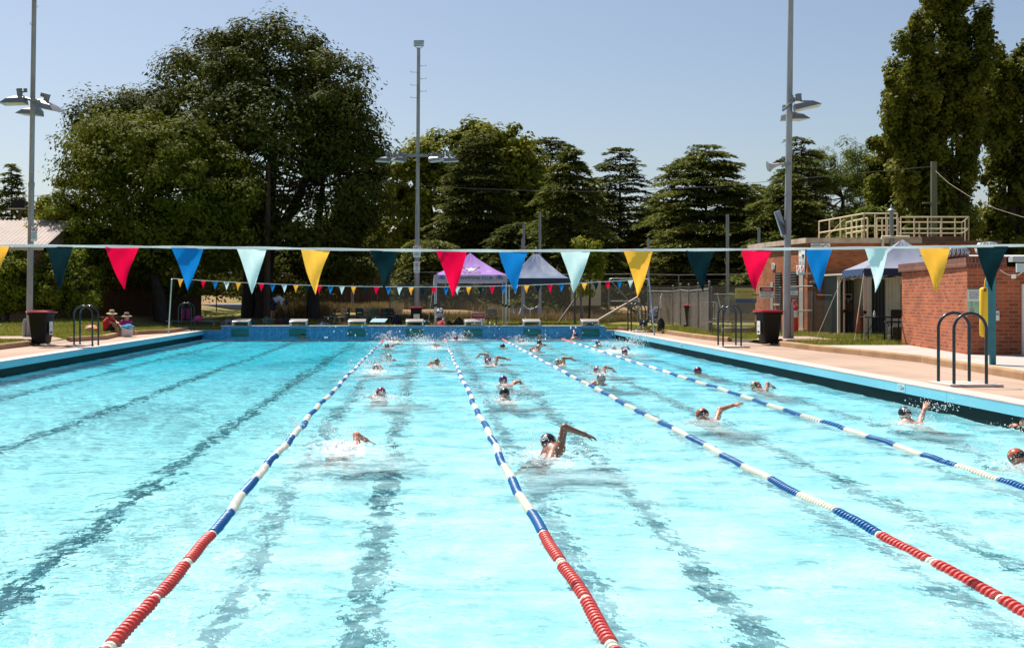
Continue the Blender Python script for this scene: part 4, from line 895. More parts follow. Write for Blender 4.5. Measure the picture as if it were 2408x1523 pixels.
gr2 = t.nodes.new('ShaderNodeMath'); gr2.operation = 'GREATER_THAN'; gr2.inputs[1].default_value = .47; t.links.new(nn2.outputs['Fac'], gr2.inputs[0]); t.links.new(gr2.outputs[0], ms2.inputs[0]); t.links.new(t.nodes['Principled BSDF'].outputs[0], ms2.inputs[2]); t.links.new(tr2.outputs[0], ms2.inputs[1]); t.links.new(ms2.outputs[0], t.nodes['Material Output'].inputs[0])
def screen(name, label, a, b, z0, z1, wav=0):
    mb = MB(); a, b = V((*a,0)), V((*b,0)); n = 22; t = (b-a).normalized(); nn = V((-t.y,t.x,0)); v = []
    for i in range(n+1):
        p = a.lerp(b, i/n); o = nn*.03*math.sin(i*1.7); zt = z1+.06*math.sin(i*2.3)+.05*math.sin(i*.9)
        for s in (0, .04): v += [p+o+nn*s+V((0,0,z0)), p+o+nn*s+V((0,0,zt))]
    f = []
    for i in range(n):
        k = i*4; f += [(k,k+4,k+5,k+1),(k+2,k+3,k+7,k+6),(k+1,k+5,k+7,k+3)]
    mb.add([q_-a for q_ in v], f); o = mb.build(name, reed); o.location = a
    return tag(o, label, 'screen')
screen('reed_screen', 'woven brown reed screen tied to the enclosure fence beside the folding chair', (11.75,60.0), (12.15,55.9), .5, 2.05)
screen('reed_screen', 'woven brown reed screen sagging behind the far right ladder', (12.14,55.6), (10.80,43.3), .5, 2.05)
# court posts: tall bare steel posts
for px_, top, Yp in ((1229,560,68),(1232,528,74),(1270,499,70),(1525,560,72),(1711,504,60),(1785,535,66),(829,560,72),(874,560,75)):
    p = at(px_, top, Yp); z0 = float(gz(p.x, Yp))-.05
    mb = MB(); mb.tube([(0,0,0),(0,0,p.z-z0)], .085, 10); o = mb.build('court_post', steel, None, 50); o.location = (p.x, Yp, z0)
    nb = {1229:'shorter pale steel post left of the blue marquee peak', 1232:'middle height steel post left of the blue marquee peak', 1270:'tallest bare steel post behind the blue marquee peak', 1525:'bare steel post behind the far end of the bunting', 1711:'tall bare steel post left of the pump house', 1785:'bare steel post close beside the pump house', 829:'thin steel post behind the boarded fence, left one', 874:'thin steel post behind the boarded fence, right one'}[px_]
    tag(o, nb, 'post', 'tall court posts')
# net between short posts behind the marquees
root = thing('court_net', 'sagging court net with white headband between short posts', 'net', (*at(1206,745,64).xy, .55))
p0 = at(1206, 720, 64); k_ = 64/F; zz = lambda py_: H-(py_-CY)*k_-.55; xx = lambda px_: (px_-1206)*k_
for x_ in (1205,1227,1266):
    mb = MB(); mb.tube([(xx(x_),0,-.05),(xx(x_),0,zz(719))], .05, 8); mb.build('net_post', steel, root, 50)
mb = MB()
mb.tube([(xx(a),0,zz(b)) for a, b in ((1205,718),(1207,732),(1212,742),(1217,743),(1222,736),(1227,722))], .035, 6)
mb.tube([(xx(a),0,zz(b)) for a, b in ((1231,717),(1238,724),(1247,727),(1257,724),(1265,720))], .035, 6); mb.tube([(xx(1247),0,zz(727)),(xx(1247),0,0)], .02, 5); mb.build('headband', sign_white, root, 50)
mb = MB(); mb.add([(xx(a),.01,z) for a, b in ((1231,718),(1247,728),(1265,721)) for z in (0, zz(b))], [(0,2,3,1),(2,4,5,3)]); mb.build('netting', link_mat('net_mesh', (.03,.03,.03), .06, .012), root)
# gate frame of bent pipe by the far bunting pole, with stays
root = thing('pipe_frame', 'bent steel pipe gate frame with a long slanting stay behind the last starting block', 'frame', (*at(1432,760,60).xy, 0))
o_ = V((*at(1432,760,60).xy, 0)); mb = MB()
for ps in (((1432,662,60),(1434,656,60),(1440,655,60),(1524,655,60)), ((1436,660,60),(1500,730,60)), ((1436,708,60),(1500,708,60)), ((1432,662,60),(1432,757,60)), ((1500,700,60),(1500,757,60))):
    mb.tube([at(*p)-o_ for p in ps], .035, 7)
mb.build('pipe', steel, root, 50); mb = MB(); mb.tube([at(1403,755,58)-o_, at(1499,699,59.9)-o_], .06, 8); mb.build('stay', mat('stay_pipe', (.45,.36,.31), .5, .3), root, 50)
mb = MB(); mb.tube([at(1502,701,60)-o_, at(1503,722,60)-o_, at(1506,745,60)-o_, at(1510,759,60)-o_], .07, 7); mb.build('padding', white_paint, root, 50)
root = thing('fence_stay', 'slanting steel prop of the fence left of the white board', 'stay', at(1314,757,60)); mb = MB(); a_ = at(1314,757,60); mb.tube([V((0,0,0)), at(1362,690,60.5)-a_], .05, 8); mb.build('prop', steel_dk, root, 50)
for px_, lab in ((1352,'thin steel upright left of the white board'),(1366,'thicker steel upright of the navy marquee corner, right of the white board edge')):
    p = at(px_, 640, 56); mb = MB(); mb.tube([(0,0,0),(0,0,p.z-.5)], .05, 8); o = mb.build('upright', steel_dk, None, 50); o.location = (p.x, 56, .5); tag(o, lab, 'post')
root = thing('wall_board', 'blank cream board fixed to the fence beyond the last blocks', 'board', at(1378, 700, 61.9)); mb = MB(); mb.bx(-.81,.81,-.03,0,-.1,.98); mb.bx(-.81,.81,-.03,0,-.42,-.11); mb.build('panel', mat('cream_board', (.52,.44,.37), .7, 0, (.47,.39,.32), 2), root)
# ---------------------------------------------------------------- trees
bark = mat('bark', (.055,.042,.034), .95, 0, (.03,.024,.02), 4, bump=.8, bs=12, stretch=(3,3,.6))
bark_pale = mat('pale_bark', (.16,.12,.09), .9, 0, (.09,.07,.055), 4, bump=.6, stretch=(3,3,.6))
tr_ = np.random.default_rng(101)
def unit(n):
    a = tr_.normal(size=(n,3)); return a/np.linalg.norm(a, axis=1, keepdims=True)
def cards(P, size, nrm=None, asp=.5, up=None):
    """leaf-sized pointed quads at P; nrm = preferred normals"""
    n = len(P); N = unit(n) if nrm is None else nrm+unit(n)*.55; N /= np.linalg.norm(N, axis=1, keepdims=True)
    T = np.cross(N, unit(n)); T /= np.linalg.norm(T, axis=1, keepdims=True)+1e-9
    if up is not None: T = T*.6+up; T -= N*(T*N).sum(1, keepdims=True); T /= np.linalg.norm(T, axis=1, keepdims=True)+1e-9
    B = np.cross(N, T); s = (size*(.6+.8*tr_.random(n)))[:,None]
    v = np.stack([P-T*s*.5, P+B*s*asp*.5+N*s*.06, P+T*s*.5-N*s*.05, P-B*s*asp*.5+N*s*.06], 1)
    return v.reshape(-1,3)
def card_mesh(name, v, m):
    q_ = np.arange(len(v)).reshape(-1,4); return np_mesh(name, v, q_, m)
def trunk_obj(root, limbs, m=None, n=8):
    mb = MB()
    for pts, r in limbs: mb.tube(pts, r, n)
    return mb.build('trunk', m or bark, root, 60)
def leafy(name, label, base, lobes, nclump, nleaf, size, m, limbs, cr=.8, flat=.75, shell=.55, group=None, asp=.5, bm=None, twigs=0, low=-9, rag=.10):
    """lobes: (cx,cy,cz,rx,ry,rz) relative to the base; clumps sit in the outer part of the lobes"""
    root = thing(name, label, 'tree', base, group=group)
    vol = np.array([l[3]*l[4]*l[5] for l in lobes])**.67; vol /= vol.sum(); Cc = []
    for l, w in zip(lobes, vol):
        k = max(3, int(nclump*w)); d = unit(k); rr = shell+(1-shell)*tr_.random(k)**.6
        rr = rr*np.where(tr_.random(k) < rag, 1.08+.30*tr_.random(k), 1); c = np.array(l[:3])+d*rr[:,None]*np.array(l[3:6])*(1+.10*np.sin(d[:,0:1]*7+l[0])*np.cos(d[:,2:3]*6+l[1]))
        Cc.append(np.concatenate([c, d], 1))
    Cc = np.concatenate(Cc); Cc = Cc[Cc[:,2] > low]
    k = len(Cc); per = max(4, nleaf//k)
    sc = cr*(.45+.9*tr_.random(k))
    d = unit(k*per); r = tr_.random(k*per)**.45
    P = np.repeat(Cc[:,:3], per, 0)+d*r[:,None]*np.repeat(sc, per)[:,None]*np.array([1,1,flat])
    nn = d*.6+np.repeat(Cc[:,3:], per, 0)*.5+np.array([0,0,.5])
    link('crown', card_mesh(name+'_crown', cards(P, size, nn, asp), m), root)
    lm = [l for l in limbs]
    for i in tr_.choice(k, min(twigs, k), replace=False):
        c = V(Cc[i,:3]); j = lm[tr_.integers(len(limbs))]; a = V(j[0][-1])
        lm.append(([a, a.lerp(c, .5)+V((0,0,.25)), c], [.07,.04,.012]))
    trunk_obj(root, lm, bm); return root
def conifer(name, label, base, h, r, m, tiers=15, per=9, droop=.25, top=.0, size=.40, dens=1.0, low=.08, lift=.12, group='cedars behind the courts', pw=.8, lean=0):
    root = thing(name, label, 'tree', base, group=group); Vs = []; mb = MB()
    mb.tube([(0,0,-.3),(lean*.4,0,h*.5),(lean,0,h*.98)], [.26*h/14,.15*h/14,.02], 8)
    tiers = int(tiers*1.45)
    for i in range(tiers):
        f = low+(1-low)*((i+.5*tr_.random())/tiers)**.92; z = h*f; L0 = r*(1-f)**pw*(1.0 if f > .12 else .8)+.25
        n = max(5, int(per*1.25*(1-.4*f))); a0 = tr_.random()*6.28
        for k in range(n):
            a = a0+6.28*k/n+tr_.normal()*.22; L_ = L0*(.62+.55*tr_.random()); zz_ = z+tr_.normal()*h*.018
            dr = np.array([math.cos(a), math.sin(a), 0]); sd_ = np.array([-dr[1], dr[0], 0])
            curve = lambda t: np.array([lean*f,0,zz_])+dr*L_*t+np.array([0,0,1])*(lift*L_*t*(1.4-t*.9)-droop*L_*t**2.6)
            mb.tube([V(curve(t)) for t in (0,.35,.7,1)], [.05*h/14,.035*h/14,.02,.006], 4, False)
            cnt = int(120*dens*L_/3+16); t = .12+.9*tr_.random(cnt)**.7
            wv = (.16+.46*L_**.5*np.sin(np.clip(t,0,1)*2.6)**.8)*(.4+.8*tr_.random(cnt))
            s = tr_.choice([-1,1], cnt)*tr_.random(cnt)**.8
            cp = np.stack([curve(x) for x in t]) + sd_*(s*wv)[:,None]*1.15 + dr*(np.abs(s)*wv*.45)[:,None]
            cp[:,2] += tr_.normal(size=cnt)*.05 - np.abs(s)*wv*.18
            upv = np.repeat((dr[None]*.9+0), cnt, 0)+sd_[None]*s[:,None]*.7+np.array([0,0,-.22])
            nn = np.tile(np.array([0,0,1.]), (cnt,1))
            Vs.append(cards(cp, size*np.ones(cnt)[0], nn, .34, upv))
    link('crown', card_mesh(name+'_crown', np.concatenate(Vs), m), root); mb.build('trunk', bark, root, 60); return root
g_big = leaf_mat('leaf_big_tree', (.050,.062,.009), (.100,.108,.018), .30, rough=.6, spec=.04)
g_front = leaf_mat('leaf_front_tree', (.080,.096,.008), (.150,.158,.015), .32, rough=.6, spec=.04)
g_hedge = leaf_mat('leaf_hedge', (0.150,0.181,0.015), (0.250,0.250,0.030), .34, rough=.6, spec=.04)
g_plane = leaf_mat('leaf_plane_tree', (0.125,0.144,0.013), (0.225,0.219,0.022), .38, rough=.6, spec=.04)
g_pop = leaf_mat('leaf_poplar', (0.088,0.103,0.013), (0.156,0.156,0.020), .32, rough=.5, spec=.04)
g_ced = leaf_mat('needle_cedar', (.088,.108,.020), (.145,.155,.033), .28, rough=.6, spec=.04)
g_ced2 = leaf_mat('needle_dark_cedar', (.062,.080,.018), (.112,.122,.028), .25, rough=.6, spec=.04)
g_pine = leaf_mat('needle_pine', (0.090,0.128,0.020), (0.152,0.181,0.032), .25, rough=.6, spec=.04)
# the big rounded tree
def px_lobes(L, Y0, base):
    out = []
    for (px, py, rx, rz, dy, ry) in L:
        c = at(px, py, Y0+dy); k = (Y0+dy)/F; out.append((c.x-base[0], c.y-base[1], c.z-base[2], rx*k, ry, rz*k))
    return out
Yb = 64; bz_ = float(gz(-10,Yb)); base = (-9.2, Yb, bz_-.1)
lob = px_lobes([(640,210,150,150,0,4.5),(500,250,140,150,1,4.5),(770,270,110,150,0,4.5),(600,330,230,190,0,6),(400,300,120,110,1,4),(740,420,160,180,0,5),(840,360,60,110,0,3),(270,300,80,80,2,2.5),(215,262,40,38,2,1.2),(185,285,26,26,2,1),(880,345,38,40,0,1.5),(860,480,60,80,0,3),(700,140,70,75,0,3),(585,120,70,65,0,3),(480,150,60,65,1,3),(800,215,55,70,0,3),(640,560,240,90,0,5),(300,360,120,110,1,4),(840,590,90,70,1,3.5),(700,640,120,45,3,4),(560,650,120,40,4,4)], Yb, base)
H_ = 6.5
limbs = [([(0,0,0),(.1,0,2),(.3,0,4)],[.55,.42,.38]), ([(.3,0,3.8),(2.0,.3,7),(3.6,.2,11)],[.34,.24,.1]), ([(.2,0,3.6),(-1.5,-.3,7),(-3.0,0,11)],[.34,.22,.1]), ([(.3,0,4),(.5,.4,8),(.8,.2,13)],[.32,.22,.08]),
         ([(-.9,.3,0),(-.8,.2,3),(-2.2,0,7)],[.42,.34,.15]), ([(2.9,-.8,0),(2.9,-.6,3),(3.4,-.4,7.5)],[.38,.30,.14])]
leafy('broadleaf_tree', 'huge dark rounded tree filling the upper left', base, lob, 720, 120000, .25, g_big, limbs, cr=1.2, shell=.72, twigs=90, flat=.62, rag=.02)
# dry seed stalks poking out of the crown
mb = MB(); b_ = V(base)
for px, py in ((693,35),(672,36),(262,200),(280,205),(300,215)):
    a, c = at(px-8, py+45, Yb), at(px, py, Yb); mb.tube([a-b_, c-b_], [.03,.012], 4)
Yf = 57; base = (-13.3, Yf, float(gz(-13.3,Yf))-.1)
lob = px_lobes([(360,450,215,150,0,4.2),(255,470,115,120,0,3.2),(470,450,130,110,0,3.5),(360,360,150,85,0,3.5),(220,380,70,60,0,2.5),(300,330,110,60,0,2.5),(440,360,80,60,0,2.5),(380,560,200,70,0,3.8),(560,470,45,60,0,2),(250,620,120,55,2,3),(430,630,130,50,2,3)], Yf, base)
limbs = [([(0,0,0),(-.15,0,1.6),(-.6,0,3.2)],[.40,.30,.24]), ([(-.5,0,3),(1.5,0,5.2),(3,0,7)],[.2,.14,.06]), ([(-.6,0,3),(-2,0,5),(-3,.3,6.5)],[.2,.14,.06]), ([(-.5,0,3),(-.2,.3,6),(.2,0,9)],[.2,.14,.06])]
leafy('broadleaf_tree', 'brighter green rounded tree standing before the huge dark one', base, lob, 400, 70000, .21, g_front, limbs, cr=1.05, shell=.72, twigs=40, flat=.62, rag=.03)
# left edge: small tree and hedge shrubs
Yh = 52
for lab, nm, px0, L, nc, nl, m in (
    ('small leafy tree between the light pole and the front tree', 'small_tree', 150, [(140,500,55,45,0,1.6),(110,530,40,50,0,1.4),(190,540,50,60,0,1.8),(150,590,70,60,0,2),(120,470,25,22,0,.8)], 90, 9000, g_hedge),):
    p = at(px0, 700, Yh+3); base = (p.x, Yh+3, float(gz(p.x,Yh+3))-.1); leafy(nm, lab, base, px_lobes(L, Yh+3, base), nc, nl, .18, m, [([(0,0,0),(.1,0,1.5),(0,0,3.5)],[.16,.13,.08])], cr=.5, twigs=8)
for lab, px0, L in (('sunlit hedge shrub at the left edge before the house', 15, [(10,650,50,55,0,1.3),(40,640,40,45,0,1.2),(5,690,45,40,0,1.2),(45,690,35,40,0,1.1)]),
                    ('tall sunlit hedge shrub just behind the left light pole', 100, [(95,645,45,50,0,1.3),(75,675,40,50,0,1.2),(125,665,40,50,0,1.2),(110,705,45,30,0,1.2)]),
                    ('trailing leafy shrub over the bare earth bank', 170, [(160,640,40,50,.5,1.3),(185,670,45,50,.5,1.2),(165,705,35,28,.5,1),(210,700,30,25,.5,1)])):
    p = at(px0, 735, Yh-1); base = (p.x, Yh-1, float(gz(p.x,Yh-1))-.05)
    leafy('hedge_shrub', lab, base, px_lobes(L, Yh-1, base), 90, 9500, .15, g_hedge, [([(0,0,0),(.1,0,.8),(.2,0,1.8)],[.10,.08,.04]), ([(-.3,0,0),(-.5,0,1.5)],[.07,.03])], cr=.42, twigs=14, group='hedge shrubs at the left')
conifer('conifer_tree', 'distant cedar beyond the house roof at the left edge', (*at(28,600,95).xy, 1.8), at(28,385,95).z-1.8, 3.0, g_ced, 13, 9, dens=.6, size=.42, group='distant conifers at left')
conifer('conifer_tree', 'cut off conifer on the very left edge of the picture', (*at(-35,600,98).xy, 1.8), at(-35,410,98).z-1.8, 3.4, g_ced, 12, 9, dens=.6, size=.42, group='distant conifers at left')
# plane trees behind the middle pole
Yp = 98
for lab, px0, L in (('sunlit plane tree behind the middle light pole', 1010, [(960,420,60,70,0,2.6),(1040,370,75,60,0,3),(1010,480,90,110,0,3.5),(930,540,70,90,0,3),(1080,440,60,90,0,3),(1120,345,50,50,0,2.2),(975,600,110,70,0,3.5),(1000,380,40,40,0,2)]),
                    ('tall plane tree behind the cedars, right of the middle pole', 1160, [(1130,340,60,45,0,2.5),(1195,340,45,42,0,2.2),(1160,400,90,80,0,3.2),(1225,400,60,60,0,2.6),(1180,480,110,90,0,3.5),(1250,450,55,70,0,2.6),(1150,570,110,80,0,3.5)])):
    p = at(px0, 700, Yp); base = (p.x, Yp, 1.5); leafy('plane_tree', lab, base, px_lobes(L, Yp, base), 320, 32000, .36, g_plane, [([(0,0,0),(.2,0,4),(0,0,9)],[.4,.3,.15])], cr=1.05, asp=.8, group='plane trees behind the courts', twigs=25, shell=.5)
# cedars: (label, px, top py, Y, half width px, material)
for lab, px, top, Yc, hw, m, kw in (
    ('broad dark cedar just right of the middle pole', 1120, 318, 90, 105, g_ced2, dict(tiers=17, droop=.2, pw=.55)),
    ('flat topped cedar peeping up behind the middle cedars', 1295, 316, 104, 85, g_ced2, dict(tiers=15, pw=.4, droop=.15)),
    ('pointed cedar in front with nodding tip, above the navy marquee', 1340, 345, 80, 125, g_ced, dict(tiers=18, droop=.32, pw=.85)),
    ('open cedar with visible trunk, mid right of the row', 1458, 338, 94, 90, g_ced2, dict(tiers=14, droop=.1, pw=.6, dens=.7)),
    ('wide spreading cedar with layered boughs left of the right pole', 1660, 352, 82, 145, g_ced, dict(tiers=19, droop=.12, pw=.5, lift=.3, per=10)),
    ('wispy cedar crown rising behind the right light pole', 1885, 325, 92, 95, g_ced2, dict(tiers=14, droop=.2, pw=.6, dens=.7)),
    ('dense cedar in front of the others beside the right pole', 1850, 420, 76, 120, g_ced, dict(tiers=17, droop=.22, pw=.6)),
    ('shaggy cedar leaning over the pump house roof', 2055, 480, 70, 95, g_pine, dict(tiers=13, droop=.35, pw=.5, dens=.8)),
    ('low cedar boughs behind the purple marquee', 1010, 560, 78, 95, g_ced, dict(tiers=9, droop=.25, pw=.4, dens=.7)),
    ('low cedar filling the gap behind the navy marquee', 1220, 520, 84, 90, g_ced2, dict(tiers=11, droop=.25, pw=.4)),
    ('low dark cedar filling the gap behind the bunting end', 1540, 520, 96, 90, g_ced2, dict(tiers=11, droop=.25, pw=.4)),
    ('lowest cedar standing close behind the left posts', 1760, 570, 80, 80, g_ced, dict(tiers=9, droop=.25, pw=.4)),
    ('broad cedar closing the gap between the pointed and the open cedar', 1400, 420, 100, 95, g_ced2, dict(tiers=13, droop=.22, pw=.5)),
    ('broad cedar closing the gap left of the wide spreading cedar', 1560, 450, 102, 100, g_ced, dict(tiers=13, droop=.22, pw=.5)),
    ('dark cedar between the wide spreading cedar and the right pole', 1765, 430, 98, 90, g_ced2, dict(tiers=13, droop=.25, pw=.5)),
    ('young cedar half hidden behind the boarded fence', 820, 600, 86, 75, g_ced, dict(tiers=8, droop=.25, pw=.4, dens=.7))):
    p = at(px, top, Yc); z0 = float(gz(p.x, Yc))-.1
    kw['pw'] = kw.get('pw',.8)*.8; conifer('cedar_tree', lab, (p.x, Yc, z0), p.z-z0, hw*1.28*Yc/F, m, **kw)
leafy('shrub', 'dark shrub behind the tree trunks at left', (-15.5, 88, 1.4), [(0,0,1.6,2.6,1.2,1.6),(2.2,0,1.3,1.8,1,1.3),(-2.4,0,1.5,2,1,1.5)], 80, 8000, .3, g_big, [([(0,0,0),(0,0,1.5)],[.15,.08])], cr=.8)
# round headed pine
Yq = 100; p = at(1975, 600, Yq); base = (p.x, Yq, 1.5)
leafy('pine_tree', 'round headed pine behind the pump house railing', base, px_lobes([(1960,400,70,55,0,3),(2020,395,60,52,0,3),(1900,430,70,60,0,3),(2060,440,50,60,0,3),(1980,480,110,80,0,4),(1920,540,90,70,0,3.5),(2050,540,80,70,0,3.5)], Yq, base), 330, 30000, .36, g_pine, [([(0,0,0),(0,0,5),(.3,0,9)],[.35,.28,.15])], cr=.9, asp=.22, twigs=15)
# poplars
def poplar(label, px, base_py, Y0, cols, n, m=g_pop):
    p = at(px, 640, Y0); base = (p.x, Y0, float(gz(p.x,Y0))-.1); k = Y0/F
    lob = []
    th_ = min(16, (H-(max(-40, min(c_[1] for c_ in cols))-CY)*k)*.72); lm = [([(0,0,0),(0,0,4),(.1,0,th_*.7),(.2,0,th_)],[.5,.4,.2,.04])]
    for (cx_, top, bot, w) in cols:
        h_ = bot-top; c_ = max(3, int(h_/(w*1.1)))
        for i in range(c_):
            f = (i+.5)/c_; ww = w*(.45+.75*math.sin(PI*min(.96, .10+f*.8))**.8); q_ = at(cx_+w*.25*math.sin(i*2.1+cx_), top+h_*f, Y0+math.sin(i*1.9+cx_)*1.0)
            lob.append((q_.x-base[0], q_.y-base[1], q_.z-base[2], ww*k, ww*k*.9, h_/c_*.85*k))
        t_ = at(cx_, max(top,-60)+min(190,(bot-top)*.5), Y0); e_ = V((t_.x-base[0],0,t_.z-base[2]))*.86; lm.append(([(0,0,3.5),(e_.x*.7,0,e_.z*.45),e_],[.2,.13,.02]))
    return leafy('poplar_tree', label, base, lob, int(n/110), int(n*1.3), .22, m, lm, cr=.50, flat=1.25, asp=.85, shell=.35, rag=.42, group='poplars at the right', twigs=40)
poplar('tallest poplar, its top cut off by the picture edge', 2215, 640, 66, [(2190,-60,420,32),(2262,-90,380,30),(2135,75,470,28),(2205,170,620,40),(2118,210,420,18),(2155,300,640,34),(2268,190,620,28),(2240,430,700,42),(2312,30,190,11),(2100,160,330,12),(2160,40,160,13),(2228,-80,120,14),(2290,150,330,12),(2175,110,260,14),(2248,60,240,16)], 64000)
poplar('second poplar at the right edge, lower than the tallest', 2375, 640, 70, [(2343,105,400,20),(2400,122,460,26),(2352,300,560,24),(2395,330,700,42),(2335,500,700,36),(2440,150,700,40),(2326,200,330,10),(2372,150,330,12),(2418,105,240,11)], 42000)
poplar('young poplar clump left of the tallest one', 2095, 640, 72, [(2070,305,520,24),(2110,340,600,34),(2140,420,680,38),(2055,400,520,22)], 20000, g_front)
Yl = 62; p = at(1385, 760, Yl); base = (p.x, Yl-4, .5)
leafy('sapling', 'bright green sapling leaning over the fence by the white near pennant', (at(1385,760,58).x, 58, .5), px_lobes([(1382,575,26,22,0,.6),(1378,600,34,25,0,.8),(1395,635,30,30,0,.7),(1375,675,26,24,0,.6),(1405,600,25,20,0,.6)], 58, (at(1385,760,58).x, 58, .5)), 70, 4600, .15, g_hedge, [([(0,0,0),(.05,0,1.5),(0,0,3.5)],[.06,.05,.02])], cr=.32, twigs=10)
# trees that stand behind, beyond the courts: a wood that reads as one mass
Pm = []
for i in range(2200):
    x = tr_.uniform(-75, 80); y = 112+tr_.random()*14; top = 9.5 if x < 0 else (7.5 if x < 22 else 9.5); Pm.append((x, y, 1.2+tr_.random()*top*(.8+.2*math.sin(x*.6))))
Pm = np.repeat(np.array(Pm), 52, 0); Pm += unit(len(Pm))*tr_.random((len(Pm),1))*1.7
tag(link('far_wood', card_mesh('far_wood', cards(Pm, .75, None, .6), g_ced2)), kind='stuff')
# ---- grasses: short turf on the sunlit lawns, long dry grass along the far fence
def blades(n, fx, fy, h, w, keepf, m, name, lean=.35, zf_=gz):
    x = tr_.uniform(*fx, n); y = tr_.uniform(*fy, n); ok = keepf(x, y); x, y = x[ok], y[ok]; k = len(x); z = zf_(x, y)-.01
    a = tr_.random(k)*6.28; hh = h*(.5+.9*tr_.random(k)**1.5); ln = lean*hh*tr_.normal(size=k); b = tr_.random(k)*6.28
    dx, dy = np.cos(a)*w/2, np.sin(a)*w/2; o = np.zeros(k)
    v = np.stack([np.stack([x-dx,y-dy,z],1), np.stack([x+dx,y+dy,z],1), np.stack([x+dx*.2+ln*np.cos(b),y+dy*.2+ln*np.sin(b),z+hh],1), np.stack([x-dx*.2+ln*np.cos(b),y-dy*.2+ln*np.sin(b),z+hh],1)],1).reshape(-1,3)
    tag(link(name, card_mesh(name, v, m)), kind='stuff')
turf = leaf_mat('turf_blades', (.17,.20,.022), (.28,.25,.05), .4, rough=.6, ns=.8); drym = leaf_mat('dry_grass', (.30,.20,.085), (.22,.18,.06), .3, rough=.7, ns=.7)
lk = lambda x, y: (x < kerb_x(KL+KL2, y)-.2) & ~((y > 35.2) & (y < 37.8)) & (x > -14.5-.35*(y-30)*0-4)
rk = lambda x, y: (x > np.interp(y, [0,31.6,31.75,34.4,37.6,44,50.3], [40,40,10.95,10.85,10.15,9.8,8.6])) & ~((y > 34.3) & (y < 37.7) & (x < 12.4)) & ~((x > 13.4) & (y < 32.5)) & (x < 19)
blades(70000, (-18,-10), (29,52), .10, .026, lk, turf, 'lawn_grass'); blades(85000, (8.5,19), (29,52), .12, .026, rk, turf, 'lawn_grass')
blades(45000, (-10,9), (50.7,62), .11, .03, lambda x, y: x > -99, turf, 'lawn_grass')
blades(16000, (-2.5,19), (61.6,63), .38, .03, lambda x, y: x > -99, drym, 'dry_grass'); blades(16000, (-9,-1.5), (66,73), .45, .03, lambda x, y: (np.sin(x*1.7)+np.sin(y*1.1) > -.5), drym, 'dry_grass')
blades(16000, (-2,12), (74,84), .5, .05, lambda x, y: x > -99, drym, 'dry_grass')
blades(3500, (-10,-5), (63,67), .8, .03, lambda x, y: np.hypot(x+7.2,(y-65)*1.2) < 1.7, drym, 'dry_grass')
# ---------------------------------------------------------------- light poles
def shaft(mb, a, b, r0, r1, n=14): mb.tube([a, b], [r0, r1], n)
hood_out = mat('lamp_hood', (.20,.20,.21), .45, .3); hood_in = mat('lamp_reflector', (.70,.70,.62), .3)
def floodlight(root, p, az, tilt=0, sc=1.0, o=None):
    """cylinder housing with a lopsided open hood thrown out along az"""
    M = Matrix.Translation(p) @ Matrix.Rotation(az, 4, 'Z') @ Matrix.Rotation(tilt, 4, 'Y') @ Matrix.Diagonal((sc,sc,sc,1))
    mb = MB(); mb.lathe([(.085,-.02),(.09,.0),(.09,.2),(.1,.2),(.1,.235),(.02,.25)], 16, M); mb.tube([(-.25,0,.12),(-.08,0,.12)], .03, 6, True, M); mb.box((-.2,0,.17),(.1,.08,.1),0,M)
    f = mb.build('floodlight', hood_out, root, 40)
    top = [(-.12,-.13,0),(.14,-.13,0),(.14,.13,0),(-.12,.13,0)]; bot = [(-.16,-.27,-.28),(.62,-.33,-.20),(.62,.33,-.20),(-.16,.27,-.28)]
    mid = [tuple(a*.55+b*.45 for a, b in zip(s, t)) for s, t in zip(top, bot)]; mid = [(x-.0+(.03 if x > .2 else -.03), y*1.12, z+.03) for x, y, z in mid]
    mb = MB(); v = top+mid+bot; fs = [(3,2,1,0)]+[(a+k*4, (a+1)%4+k*4, (a+1)%4+k*4+4, a+k*4+4) for k in range(2) for a in range(4)]
    mb.add(v, fs, M); mb.build('hood', hood_out, f, 25)
    mb = MB(); k_ = .93; v = [(x*k_+.01,y*k_,z*.98-.02) for x,y,z in top+mid]+[(x*.985,y*.985,z) for x,y,z in bot]; mb.add(v, [tuple(reversed(q_)) for q_ in fs], M); mb.build('reflector', hood_in, f, 25)
    return f
# left
pole_m = mat('painted_pole', (.36,.33,.32), .55, .1, (.22,.20,.19), 2.2, 7, stretch=(2,2,.5), lo=.42, hi=.72)
b = gp(68.5, 797.6, .47); YL = b.y; kL = YL/F
root = thing('light_pole', 'tall steel light pole at the left with three hooded floodlights', 'light pole', b, group='floodlight poles round the pool')
lean = lambda z: (z)*.0150
mb = MB(); shaft(mb, (0,0,0), (lean(5.1),0,5.1), .10, .094); shaft(mb, (lean(5.1),0,5.1), (lean(14),0,14), .084, .070); mb.lathe([(.105,5.0),(.105,5.13)], 14, Matrix.Translation((lean(5.05),0,0)))
mb.tube([(-.14,-.05,0),(-.14,-.05,.55),(-.10,-.04,.66)], .06, 8); mb.build('shaft', pole_m, root, 50)
mb = MB(); ct_ = at(80, 236, YL)-b; mb.box(ct_+V((0,-.1,0)), (.12,.08,.14)); mb.tube([at(50,228,YL+.2)-b, at(80,237,YL-.1)-b, at(112,236,YL-.2)-b], .045, 6); mb.build('crossarm', steel, root, 50)
floodlight(root, at(47,226,YL)-b, PI, .12); floodlight(root, at(108,238,YL-.3)-b, R(-20), .32); floodlight(root, at(84,254,YL+.9)-b, R(165), 0, .95)
for k in range(4):
    mb = MB(); z = 10.3+k*.55; s = 1 if k % 2 else -1; mb.tube([(lean(z)+.06*s,0,z),(lean(z)+.12*s,0,z),(lean(z)+.12*s,0,z+.06)], .012, 5); mb.build('step_peg', steel, root)
